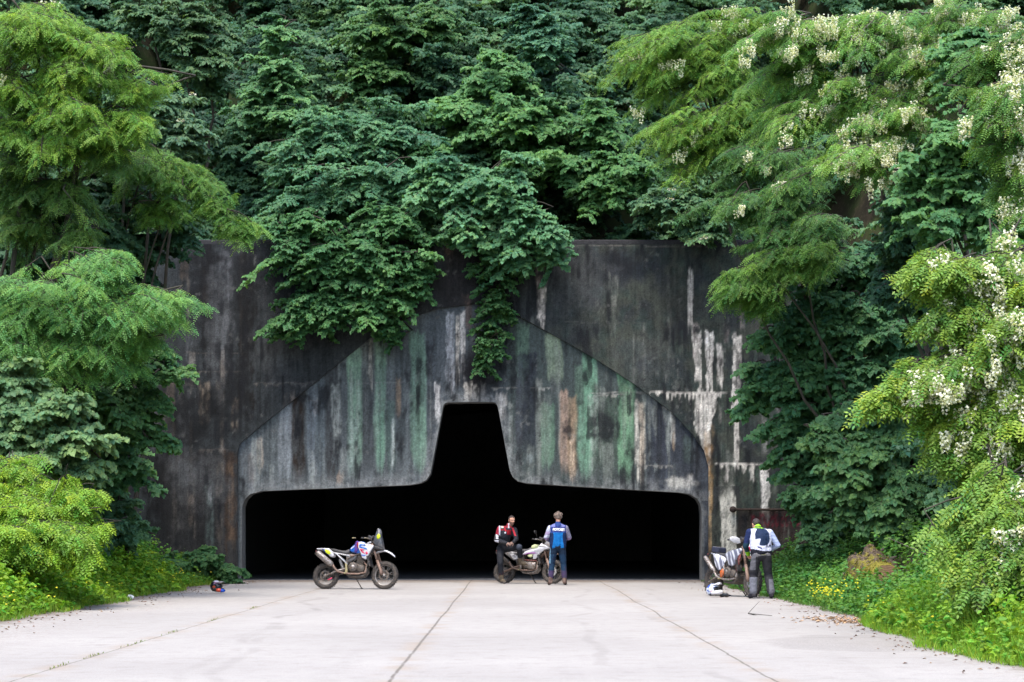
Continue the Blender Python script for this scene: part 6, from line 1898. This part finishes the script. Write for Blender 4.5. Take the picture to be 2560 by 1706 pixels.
def head_caps(c, f, u, s=1.0):
    """skull, jaw, brow, nose, lips, ears"""
    f = Vector(f).normalized(); u = Vector(u); u = (u - f * u.dot(f)).normalized(); r = f.cross(u)
    rot = Matrix((r, f, u)).transposed()
    L = lambda x, y, z: Vector(c) + (r * x + f * y + u * z) * s
    E = lambda x, y, z, a, b, g: ('e', L(x, y, z), (a * s, b * s, g * s), rot)
    caps = [E(0, -.012, .030, .076, .094, .090), E(0, .018, -.035, .062, .072, .080), E(0, .045, -.080, .040, .044, .036), E(0, .062, .028, .056, .026, .014),
            (L(0, .083, .018), .011 * s, L(0, .103, -.022), .014 * s), E(0, .098, -.026, .018, .014, .010), E(0, .083, -.056, .024, .012, .009), E(0, .080, -.068, .022, .012, .008),
            E(.040, .050, -.018, .022, .026, .024), E(-.040, .050, -.018, .022, .026, .024)]
    for sx in (-1, 1): caps += [E(sx * .077, -.008, -.004, .010, .020, .032), E(sx * .078, -.004, -.026, .008, .012, .012)]
    return caps, (Vector(c), r, f, u, s)


SKIN = lin((196, 148, 124)); SKIN2 = lin((190, 132, 112))


def face_paint(P, H, beard=0.0, hairc=None):
    c, r, f, u, s = H
    D = (P - np.array(c)) / s
    x = D @ np.array(r); y = D @ np.array(f); z = D @ np.array(u)
    C = np.tile(SKIN, (len(P), 1)) * (1 + .12 * (fbm(P[:, 0] * 60, P[:, 2] * 60 + P[:, 1] * 30, 4) - .5))[:, None]
    def over(m, col): C[:] = C * (1 - m[:, None]) + np.array(col) * m[:, None]
    cheek = np.exp(-(((np.abs(x) - .042) / .02) ** 2 + ((z + .025) / .022) ** 2)) * (y > .02)
    over(cheek * .35, lin((200, 120, 104)))
    if beard:
        bm = sm(-.018, -.04, z + .35 * np.maximum(0, .05 - np.abs(x)) * 0 - .0) * sm(-.02, .02, y) * (1 - .0 * x)
        bm = np.maximum(bm, (1 - sm(.026, .034, np.abs(x))) * (1 - sm(.004, .010, np.abs(z + .044))) * (y > .06))
        over(bm * beard, lin((74, 56, 50)))
    over(np.exp(-((x / .022) ** 2 + ((z + .062) / .008) ** 2) ** 1.2) * (y > .05) * .8, lin((150, 84, 80)))
    for sx in (-1, 1):
        over((1 - sm(.8, 1.15, np.sqrt(((x - sx * .032) / .019) ** 2 + ((z - .010) / .011) ** 2))) * (y > .03) * .55, lin((120, 82, 70)))  # eye-socket shade painted as darker skin, no hollow is modelled
        over((1 - sm(.8, 1.1, np.sqrt(((x - sx * .032) / .014) ** 2 + ((z - .010) / .0065) ** 2))) * (y > .03), lin((215, 208, 200)))
        over((1 - sm(.8, 1.1, np.sqrt(((x - sx * .032) / .0065) ** 2 + ((z - .010) / .0065) ** 2))) * (y > .03), lin((46, 34, 30)))
        over((1 - sm(.8, 1.2, np.sqrt(((x - sx * .032) / .024) ** 2 + ((z - .031 + .06 * np.abs(x - sx * .032)) / .006) ** 2))) * (y > .03) * .85, lin((58, 44, 38)))
    return C


def limb(a, ra, b, rb, c, rc):
    """two tapering segments meeting at the joint"""
    return [(a, ra, b, rb), (b, rb, c, rc)]


def person(label, loc, J, head, garb, hands, hair):
    """J joints (local). Body one skin; clothing, boots and hair are children."""
    root = empty("person", loc, 0, label, "person")
    V3 = lambda k: Vector(J[k])
    pel, che, nk = V3('pelvis'), V3('chest'), V3('neck')
    hc, hf, hu = head
    caps, H = head_caps(hc, hf, hu)
    k = .80
    caps += [('e', pel, (.15 * k, .11 * k, .12 * k)), (pel, .125 * k, che, .14 * k), (che, .14 * k, nk - Vector((0, 0, .06)), .10 * k), (V3('shl'), .065 * k, V3('shr'), .065 * k),
             (nk - Vector((0, 0, .06)), .062, Vector(hc) - Vector(hu) * .07 - Vector(hf) * .012, .056)]
    for s in 'lr':
        caps += limb(V3('sh' + s), .060 * k, V3('el' + s), .046 * k, V3('wr' + s), .030)
        caps += limb(V3('hip' + s), .088 * k, V3('kn' + s), .062 * k, V3('an' + s), .046 * k)
        caps += [(V3('an' + s), .046 * k, V3('to' + s), .036 * k)]
    for hnd in hands: caps += hand_caps(*hnd)
    body = fuse(caps, .0062, 2)
    P = verts(body)
    C = face_paint(P, H, garb.get('beard', 0))
    paint(body, C)
    link("body", body, M['skin'], root)
    # jacket
    jk = garb['jacket']
    caps = list(jk['extra'])
    caps += [(pel + Vector((0, 0, .06)), .142, che, .158), (che, .158, nk - Vector((0, 0, .10)), .12), (V3('shl'), .078, V3('shr'), .078), (nk - Vector((0, 0, .045)), .07, V3('shl') * .75 + nk * .25 - Vector((0, 0, .02)), .072), (nk - Vector((0, 0, .045)), .07, V3('shr') * .75 + nk * .25 - Vector((0, 0, .02)), .072), (V3('shl') * .5 + che * .5, .115, V3('shr') * .5 + che * .5, .115)]
    for s in 'lr':
        caps += limb(V3('sh' + s), .078, V3('el' + s), .061, V3('wr' + s), .046)
    caps += [(nk - Vector((0, 0, .07)), .078, nk + Vector(hf) * .012 + Vector((0, 0, jk.get('collar', .015))), .070)]
    me = fuse(caps, .0095, 4)
    P = verts(me); paint(me, jk['paint'](P)); creases(me, .007, 15, 3)
    jo = link("jacket", me, M['cloth'], root)
    # trousers
    tr = garb['trousers']
    caps = [('e', pel + Vector((0, 0, -.01)), (.165, .125, .13)), (V3('hipl'), .105, V3('hipr'), .105)]
    for s in 'lr':
        caps += limb(V3('hip' + s), .108, V3('kn' + s), tr.get('kr', .078), V3('kn' + s).lerp(V3('an' + s), tr.get('end', .8)), tr.get('er', .066))
    caps += tr.get('extra', [])
    me = fuse(caps, .0095, 4)
    P = verts(me); paint(me, tr['paint'](P)); creases(me, .007, 15, 5)
    link("trousers", me, M['cloth'], root)
    # boots
    bt = garb['boots']
    for s in 'lr':
        kn, an, to = V3('kn' + s), V3('an' + s), V3('to' + s)
        he = an - (to - an).normalized() * .035
        caps = [(kn.lerp(an, bt['top']), bt.get('r', .064), an, .056), (Vector((an.x, an.y, an.z)), .056, to, .046), ((he.x, he.y, max(he.z - .045, to.z - .01)), .042, (to.x, to.y, to.z - .004), .042), (an, .05, (he.x, he.y, he.z - .04), .042)]
        me = fuse(caps, .0085, 3)
        P = verts(me)
        lo = min(an.z, to.z) - .045
        P[:, 2] = np.maximum(P[:, 2], bt.get('floor', 0.002) if not (s in bt.get('free', '')) else -9)
        setv(me, P); paint(me, bt['paint'](P)); creases(me, .004, 22, 7)
        link("boot", me, M['cloth'], root)
    # hair
    caps = hair['caps'](H)
    me = fuse(caps, .006, hair.get('smooth', 1))
    P = verts(me)
    n = np.empty(len(me.vertices) * 3, dtype=np.float32); me.vertices.foreach_get("normal", n); n = n.reshape(-1, 3)
    P = P + n * ((fbm(P[:, 0] * hair['sc'] + P[:, 1] * hair['sc'], P[:, 2] * hair['sc'] + P[:, 1] * 9, 6, 3) - .5) * 2 * hair['amp'])[:, None]
    setv(me, P); paint(me, np.tile(hair['col'], (len(P), 1)) * (1 + .5 * (fbm(P[:, 0] * 90, P[:, 2] * 90 + P[:, 1] * 60, 8) - .5))[:, None])
    link("hair", me, M['hair'], root)
    return root, jo, H


def cc(*c): return lin(c) * .85


MUDB = cc(112, 92, 78)
# ============ person in the blue jacket, back to the viewer
X0, Y0 = 1.17, 51.15
J = dict(pelvis=(0, 0, .98), chest=(.0, -.01, 1.32), neck=(.005, .0, 1.57), shl=(-.195, .01, 1.445), shr=(.195, .01, 1.445),
         ell=(-.30, .06, 1.20), elr=(.29, .06, 1.20), wrl=(-.20, .30, 1.12), wrr=(.16, .31, 1.14),
         hipl=(-.10, 0, .95), hipr=(.10, 0, .95), knl=(-.155, .03, .53), knr=(.135, .03, .53), anl=(-.195, -.02, .10), anr=(.165, -.02, .10), tol=(-.225, .11, .045), tor=(.185, .12, .045))


def jk_blue(P):
    x, y, z = P.T
    C = np.tile(cc(16, 118, 196), (len(P), 1))
    C[z > 1.325] = cc(36, 52, 120)
    C[(z > 1.325) & (z < 1.335)] = cc(30, 96, 170)
    C[(np.abs(x) > .135 + .02 * np.sin(z * 9)) & (z < 1.33)] = cc(24, 44, 84)
    top = (z > 1.475 + .05 * (np.abs(x) < .05)) & (np.abs(x) > .07) & (np.abs(x) < .17); C[top] = cc(120, 128, 190)
    dl, tl = seg(P, J['shl'], J['ell']); dr, t2 = seg(P, J['shr'], J['elr']); dl2, tl2 = seg(P, J['ell'], J['wrl']); dr2, tr2 = seg(P, J['elr'], J['wrr'])
    s = np.minimum(np.minimum(dl, dl2), np.minimum(dr, dr2)) < .092
    arm = s & (np.abs(x) > .195)
    C[arm] = cc(205, 210, 232)
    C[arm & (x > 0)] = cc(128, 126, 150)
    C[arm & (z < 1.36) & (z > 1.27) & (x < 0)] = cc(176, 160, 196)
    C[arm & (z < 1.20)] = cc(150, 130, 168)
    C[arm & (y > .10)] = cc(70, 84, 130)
    C[(np.abs(x) < .075) & (z > 1.50)] = cc(40, 66, 130)
    return C


def tr_blue(P):
    x, y, z = P.T
    C = np.tile(cc(20, 40, 62), (len(P), 1))
    C[z < .78] = cc(24, 54, 82)
    C[(z > .92)] = cc(22, 32, 48)
    n = fbm(x * 12, z * 9, 14)
    C[(n > .56) & (z < .8)] = cc(30, 44, 70)
    C[(x < -.19) & (z > .55)] = cc(110, 150, 176)
    C[z < .37] = cc(72, 58, 92)
    C[(z < .47) & (n > .5)] = cc(66, 62, 84)
    return C


def bt_brown(P):
    n = fbm(P[:, 0] * 20, P[:, 2] * 14, 19)
    C = np.tile(cc(104, 84, 78), (len(P), 1)); C[n > .55] = cc(128, 108, 96); C[P[:, 2] < .035] = cc(58, 50, 46); C[(P[:, 2] > .26)] = cc(92, 74, 104)
    return C


def hair_messy(H):
    c, r, f, u, s = H
    L = lambda x, y, z: c + r * x + f * y + u * z
    E = lambda x, y, z, a, b_, g: ('e', L(x, y, z), (a, b_, g))
    caps = [E(0, -.025, .045, .088, .096, .088), E(.035, -.035, .045, .075, .07, .072), E(-.045, -.02, .06, .065, .07, .06), E(.075, -.02, .02, .035, .05, .055), E(0, -.07, .0, .065, .04, .055), E(-.085, -.02, .055, .028, .035, .03), E(.06, 0, .085, .05, .06, .045), E(-.02, .02, .10, .06, .06, .035)]
    rr = random.Random(4)
    for i in range(46):
        a = rr.uniform(0, 6.28); ph = rr.uniform(.1, 1.75)
        d = (r * math.cos(a) * math.sin(ph) + f * (math.sin(a) * math.sin(ph) - .25) + u * math.cos(ph)).normalized()
        if d.dot(f) > .55 and d.dot(u) < .3: continue
        p = c + u * .035 - f * .02 + d * .085
        caps.append((p, .017, p + d * .03 + Vector((rr.uniform(-.02, .02), rr.uniform(-.02, .02), rr.uniform(-.03, .01))), .006))
    return caps


hc = Vector((.005, .035, 1.715))
pB, jB, HB = person("person with tousled grey-brown hair in a bright blue jacket, back to the viewer", (X0, Y0, 0), J, (hc, Vector((.03, 1, -.18)), Vector((0, .18, 1))),
    dict(jacket=dict(extra=[((-.11, -.02, 1.0), .105, (-.10, -.02, 1.3), .12), ((.11, -.02, 1.0), .105, (.10, -.02, 1.3), .12), ((-.10, -.01, .97), .10, (.10, -.01, .97), .10)], paint=jk_blue, collar=.02), trousers=dict(paint=tr_blue, end=.72, er=.070, kr=.078), boots=dict(top=.52, paint=bt_brown, r=.066)),
    [((-.20, .30, 1.12), (.55, .8, -.1), (-.3, .2, .9), 1, .55), ((.16, .31, 1.14), (-.55, .8, -.05), (.3, .2, .9), -1, .55)],
    dict(caps=hair_messy, sc=48, amp=.012, col=cc(122, 106, 96), smooth=1))
M['white_print'] = mat("white_print", (.82, .82, .86), .7, 0, .05, 30)
bvh = BVHTree.FromPolygons([v.co for v in jB.data.vertices], [p.vertices for p in jB.data.polygons])
text_mesh("MOTOREX", .088, "lettering", M['white_print'], jB, Matrix.Translation((.015, -.2, 1.405)) @ Matrix.Rotation(R(90), 4, 'X') @ Matrix.Rotation(R(-2), 4, 'Z'), .22, .001, bvh, .0035, .72)

# ============ person in the red and black jacket, sitting sideways on the second motorcycle
X0, Y0 = -.02, 52.45
J = dict(pelvis=(-.20, .16, .93), chest=(-.165, .03, 1.26), neck=(-.07, -.03, 1.49), shl=(.085, .0, 1.40), shr=(-.295, .02, 1.43),
         ell=(.13, -.13, 1.16), elr=(-.40, -.02, 1.14), wrl=(.06, -.27, 1.08), wrr=(-.13, -.26, 1.06),
         hipl=(-.09, .12, .92), hipr=(-.28, .12, .92), knl=(.21, -.18, .955), knr=(-.285, -.10, .53), anl=(.245, .03, .57), anr=(-.245, -.07, .10), tol=(.36, -.05, .52), tor=(-.17, -.18, .045))


def jk_red(P):
    x, y, z = P.T
    C = np.tile(cc(34, 38, 46), (len(P), 1))
    n = fbm(x * 9, z * 9, 23)
    C[(n > .58) & (z < 1.15)] = cc(48, 46, 50)
    front = y < .03
    C[(z > 1.385) & (z < 1.415) & (x < -.12)] = cc(140, 30, 42)
    C[(np.abs(x + .155 + (z - 1.4) * .3) < .018) & (z > 1.36)] = cc(190, 40, 52)
    C[(np.abs(x - .045 - (1.42 - z) * .35) < .024) & (z > 1.24) & front] = cc(178, 44, 58)
    C[(np.abs(x + .055) < .055) & (z > 1.27) & (z < 1.40) & front] = cc(150, 22, 36)
    C[((x + .155) ** 2 + (z - 1.325) ** 2 < .024 ** 2) & front] = cc(210, 214, 222)
    C[(z > 1.455) & (np.abs(x + .07) < .12)] = cc(140, 36, 50)
    C[(z > 1.44) & (x < -.05) & (x > -.085) & front] = cc(190, 184, 194)
    C[(z > 1.44) & (x < -.20) & (x > -.27)] = cc(196, 188, 176)
    dr, t1 = seg(P, J['shr'], J['elr']); dr2, t2 = seg(P, J['elr'], J['wrr'])
    arm = (dr < .095) & (x < -.285)
    C[arm] = cc(150, 36, 56)
    C[arm & (x > -.325)] = cc(200, 200, 214)
    C[arm & (t1 > .55)] = cc(60, 58, 60)
    C[(dr < .095) & (t1 > .58) & (t1 < .92) & (x > -.40) & (x < -.335) & (y < .02)] = cc(222, 224, 236)
    C[(dr2 < .08) & (x < -.15) & (t1 >= .99)] = cc(50, 50, 54)
    C[(dr2 < .08) & (x < -.33) & (z < 1.13) & (y < -.06)] = cc(214, 214, 224)
    return C


def tr_dark(P):
    x, y, z = P.T
    C = np.tile(cc(28, 31, 38), (len(P), 1)); n = fbm(x * 10, z * 10 + y * 4, 33)
    C[n > .58] = cc(40, 42, 48); kd = np.linalg.norm(P - np.array(J['knl']), axis=1); C[kd < .085] = cc(64, 70, 82)
    C[(n > .62) & (z < .6)] = cc(60, 34, 44)
    return C


def bt_mud(P):
    n = fbm(P[:, 0] * 20, P[:, 2] * 14, 29)
    C = np.tile(cc(104, 92, 76), (len(P), 1)); C[n > .55] = cc(82, 74, 62); C[(P[:, 2] < .06)] = cc(92, 86, 84); return C


def hair_short(H):
    c, r, f, u, s = H
    L = lambda x, y, z: c + r * x + f * y + u * z
    rot = Matrix((r, f, u)).transposed()
    return [('e', L(0, -.030, .030), (.0835, .088, .094), rot), ('e', L(0, -.02, .062), (.070, .088, .064), rot), ('e', L(.052, -.012, .022), (.032, .042, .046), rot), ('e', L(-.052, -.012, .022), (.032, .042, .046), rot)]


hc = Vector((.015, -.06, 1.645))
pA, jA, HA = person("bearded person in a red and black jacket sitting sideways on the middle motorcycle", (X0, Y0, 0), J, (hc, Vector((.42, -.9, -.22)), Vector((.12, -.22, 1))),
    dict(beard=.8, jacket=dict(extra=[((-.19, .13, .98), .135, (-.17, .05, 1.25), .15)], paint=jk_red, collar=.02), trousers=dict(paint=tr_dark, end=.60, er=.072), boots=dict(top=.40, paint=bt_mud, free='l')),
    [((.06, -.27, 1.08), (-.75, -.45, -.35), (.2, -.8, .5), -1, .75), ((-.13, -.26, 1.06), (.8, -.5, -.25), (-.1, -.75, .6), 1, .7)],
    dict(caps=hair_short, sc=40, amp=.003, col=cc(52, 40, 36), smooth=2))

# ============ person in the white and navy jacket, back to the viewer, head bent
X0, Y0 = 5.06, 41.0
J = dict(pelvis=(.02, -.02, .90), chest=(.03, .06, 1.22), neck=(-.01, .19, 1.44), shl=(-.195, .15, 1.345), shr=(.22, .15, 1.335),
         ell=(-.275, .17, 1.06), elr=(.375, .14, 1.08), wrl=(-.205, .36, .90), wrr=(.24, .36, .98),
         hipl=(-.08, -.02, .88), hipr=(.12, -.02, .88), knl=(-.135, .05, .49), knr=(.165, .05, .49), anl=(-.155, -.02, .10), anr=(.215, -.02, .10), tol=(-.21, .11, .045), tor=(.235, .12, .045))


def jk_white(P):
    x, y, z = P.T
    C = np.tile(cc(206, 210, 232), (len(P), 1))
    panel = (((np.abs(x - .045) / .150) ** 2.6 + (np.abs(z - 1.25) / .175) ** 2.6) < 1) | ((np.abs(x - .02) < .075) & (z > 1.3) & (z < 1.42))
    C[panel] = cc(26, 44, 74)
    C[(x < -.03 + .3 * (z - 1.1)) & (x > -.13) & (z < 1.21)] = cc(206, 210, 232)
    C[(z < 1.215) & (z > 1.20) & (x < -.0) & (x > -.06)] = cc(206, 210, 232)
    C[z < .985 - .10 * np.clip((x + .1), -.05, .3) + .10 * np.abs(x - .02)] = cc(20, 22, 34)
    dl, t1 = seg(P, J['shl'], J['ell']); dl2, t2 = seg(P, J['ell'], J['wrl']); dr, t3 = seg(P, J['shr'], J['elr']); dr2, t4 = seg(P, J['elr'], J['wrr'])
    la = (np.minimum(dl, dl2) < .095) & (x < -.17)
    C[la] = cc(30, 44, 86)
    C[la & (z < 1.12)] = cc(24, 56, 72)
    C[(dl2 < .075) & (t2 > .52) & (x < -.12)] = cc(140, 206, 26)
    ra = (np.minimum(dr, dr2) < .092) & (x > .235)
    C[ra] = cc(186, 200, 236)
    C[ra & (np.sin(z * 90) > .75)] = cc(160, 172, 214)
    C[(z > 1.42)] = cc(30, 44, 70)
    C[(z > 1.43) & (z < 1.446)] = cc(150, 205, 50)
    C[(z > 1.462)] = cc(150, 205, 50)
    C[(np.abs(x + .02 - (1.03 - z) * .5) < .035) & (np.abs(z - 1.035 - .35 * (-.02 - x)) < .018)] = cc(60, 64, 104)
    return C


def tr_grey(P):
    x, y, z = P.T
    C = np.tile(cc(46, 46, 50), (len(P), 1))
    C[(z > .875 - .25 * np.clip(-x, 0, .2))] = cc(112, 110, 112)
    C[(z > .93)] = cc(26, 27, 34)
    C[(x < -.10) & (z > .58)] = cc(104, 104, 110)
    C[(z < .44) & (x < .2)] = cc(112, 114, 124)
    C[(z < .44) & (x > .0)] = cc(58, 58, 62)
    C[(z < .40) & (x > .165)] = cc(110, 110, 118)
    C[(np.abs(z - .50) < .035)] = cc(34, 34, 42)
    C[(x > .0) & (x < .1) & (z > .88) & (z < .905)] = cc(130, 128, 100)
    return C


def bt_dark(P):
    C = np.tile(cc(44, 44, 52), (len(P), 1)); n = fbm(P[:, 0] * 20, P[:, 2] * 14, 39); C[n > .55] = cc(66, 64, 68); return C


hc = Vector((-.045, .30, 1.50))
pC, jC, HC = person("person in a white and navy jacket with lime cuffs, head bent, back to viewer", (X0, Y0, 0), J, (hc, Vector((-.35, .75, -.65)), Vector((-.1, .6, .75))),
    dict(jacket=dict(extra=[((-.09, .0, .92), .11, (-.08, .06, 1.2), .125), ((.13, .0, .92), .11, (.12, .06, 1.2), .125), ((-.06, .0, .88), .115, (.10, .0, .88), .115)], paint=jk_white, collar=.02), trousers=dict(paint=tr_grey, end=.86, er=.082, kr=.088), boots=dict(top=.62, paint=bt_dark, r=.062)),
    [((-.205, .36, .90), (.25, .8, -.45), (-.5, .3, .7), 1, .6), ((.24, .36, .98), (-.6, .75, -.2), (.3, .3, .85), -1, .6)],
    dict(caps=hair_short, sc=40, amp=.004, col=cc(58, 50, 48), smooth=2))
bvh = BVHTree.FromPolygons([v.co for v in jC.data.vertices], [p.vertices for p in jC.data.polygons])
M['dark_print'] = mat("dark_print", (.05, .055, .10), .7, 0, .05, 30)
text_mesh("FLM", .07, "lettering", M['dark_print'], jC, Matrix.Translation((.155, -.3, 1.068)) @ Matrix.Rotation(R(90), 4, 'X') @ Matrix.Rotation(R(14), 4, 'Z'), .35, .001, bvh, .002, .95)

# ------------------------------------------------------------------ helmets
def helmet(label, loc, rz, shell_paint, peak_m, chin_m, scale=1.0, tilt=0.0, goggle=None):
    h = empty("helmet", loc, rz, label, "helmet", None, scale)
    h.rotation_euler = (0, R(tilt), rz)
    # faces +X. shell with an eye port, chin bar, peak
    na, nb_ = 40, 24
    V = []; Cc = []
    for j in range(nb_ + 1):
        ph = math.pi * j / nb_ * .80
        for i in range(na):
            th = 2 * math.pi * i / na
            x = .128 * math.sin(ph) * math.cos(th); y = .108 * math.sin(ph) * math.sin(th); z = .135 + .118 * math.cos(ph)
            if z < .12 and x > 0: x *= 1.0 + .12 * min(1, (.12 - z) / .08)
            V.append((x, y, z))
    Fq = []
    for j in range(nb_):
        for i in range(na):
            i2 = (i + 1) % na
            c = np.mean([V[j * na + i], V[j * na + i2], V[(j + 1) * na + i2], V[(j + 1) * na + i]], 0)
            if c[0] > .05 and .095 < c[2] < .172 and abs(c[1]) < .085: continue
            Fq.append((j * na + i, (j + 1) * na + i, (j + 1) * na + i2, j * na + i2))
    me = np_mesh("shell", V, Fq, shell_paint(np.array(V)), smooth=True)
    link("shell", me, M['gloss'], h)
    mb = MB(); mb.ball((0, 0, .128), (.112, .096, .10), 16); mb.build("lining", M['black_plastic'], h)
    mb = MB(); mb.tube([(.02, -.098, .075), (.09, -.082, .068), (.145, -.045, .062), (.162, 0, .060), (.145, .045, .062), (.09, .082, .068), (.02, .098, .075)], [.030, .034, .036, .038, .036, .034, .030], 10, True, 1.1)
    mb.build("chin_bar", chin_m, h)
    v = []; f = []
    for i in range(7):
        t_ = i / 6; x = .055 + .155 * t_; z = .225 + .03 * math.sin(t_ * 2.2) - .02 * t_
        for k in range(7):
            yy = (k - 3) / 3; wv_ = (.085 - .025 * t_); v.append((x - .02 * yy * yy, yy * wv_, z - .028 * yy * yy))
    for i in range(6):
        for k in range(6): f.append([i * 7 + k, i * 7 + k + 1, (i + 1) * 7 + k + 1, (i + 1) * 7 + k])
    b0 = len(v); v += [(a, b_, c - .007) for a, b_, c in v]; f += [[q + b0 for q in reversed(ff)] for ff in f]
    mb = MB(); mb.add(v, f); mb.build("peak", peak_m, h)
    if goggle is not None:
        mb = MB()
        n = 11; v = []; f = []
        for i in range(n):
            a = R(-58 + 116 * i / (n - 1)); v += [(.138 * math.cos(a), .108 * math.sin(a), .098), (.146 * math.cos(a), .112 * math.sin(a), .135), (.134 * math.cos(a), .108 * math.sin(a), .170)]
        for i in range(n - 1):
            for k in (0, 1): f.append([i * 3 + k, i * 3 + k + 1, (i + 1) * 3 + k + 1, (i + 1) * 3 + k])
        mb.add(v, f); mb.build("visor", goggle, h)
    return h


M['gloss'] = mat("helmet_paint", (1, 1, 1), .22, 0, .05, 10, 0, attr=True)
M['orange_gloss'] = mat("orange_gloss", (.70, .10, .05), .25, 0, .05, 10)
M['blue_gloss'] = mat("blue_gloss", (.0, .07, .48), .2, 0, .05, 10)
M['visor_dark'] = mat("dark_visor", (.012, .016, .022), .08, 0, .02, 8)


def paint_black(P):
    C = np.tile(cc(36, 36, 44), (len(P), 1)); x, y, z = P.T
    C[(z > .225) & (x > -.02)] = cc(196, 196, 206); C[(z > .19) & (z < .225) & (x > .03)] = cc(150, 110, 150); C[(np.hypot(x - .05, z - .12) < .035)] = cc(196, 92, 66); return C


def paint_white(P):
    C = np.tile(cc(214, 224, 244), (len(P), 1)); x, y, z = P.T
    n = fbm(x * 22 + 3, z * 26 + y * 5, 51); C[n > .58] = cc(70, 96, 176); C[z < .075] = cc(28, 34, 60); C[(np.abs(z - .10) < .02) & (x > 0) & (x < .05)] = cc(190, 84, 70); return C


q = G(499, 1364)
hb_ = helmet("black and white helmet with orange and blue chin at the left concrete edge", (q.x - .04, q.y + .1, 0), R(-38), paint_black, M['grey_plastic'], M['black_plastic'], 1.12, 0, M['visor_dark'])
mb = MB(); mb.tube([(.10, -.085, .068), (.135, -.068, .066), (.17, -.030, .062)], [.030, .036, .036], 10); mb.build("chin_stripe", M['orange_gloss'], hb_)
mb = MB(); mb.lathe([(0, .002), (.030, .0), (.036, -.012), (.034, -.02)], (.196, -.02, .060), 'x', 16)
mb.tube([(.178, -.052, .055), (.20, 0, .052), (.178, .052, .055)], [.026, .03, .026], 10); mb.build("chin_vent", M['blue_gloss'], hb_)
q = G(1645, 1373)
helmet("white and blue motocross helmet lying on the concrete by the streaked motorcycle's rear wheel", (q.x - .02, q.y + .12, .0), R(-38), paint_white, M['white_plastic'], M['white_plastic'], 1.12, -14)
q = G(1662, 1373)
gg = empty("goggles", (q.x + .03, q.y + .05, 0), R(-20), "black riding goggles lying on the concrete next to the white and blue helmet", "goggles")
mb = MB(); mb.pillow([(-.09, .012), (-.07, .0), (-.02, .0), (0, .02), (.02, .0), (.07, .0), (.09, .012), (.085, .07), (.05, .095), (-.05, .095), (-.085, .07)], 0, .03, .9); mb.build("goggle_frame", M['black_plastic'], gg)
mb = MB(); mb.pillow([(-.07, .03), (-.03, .015), (0, .035), (.03, .015), (.07, .03), (.06, .075), (-.06, .075)], -.03, .008, .9); mb.build("lens", M['visor_dark'], gg)
mb = MB(); mb.tube([(-.09, 0, .05), (-.12, .06, .03), (-.06, .13, .02), (.05, .13, .02), (.12, .06, .03), (.09, 0, .05)], .016, 6, True, .4); mb.build("strap", M['dark_navy'], gg)
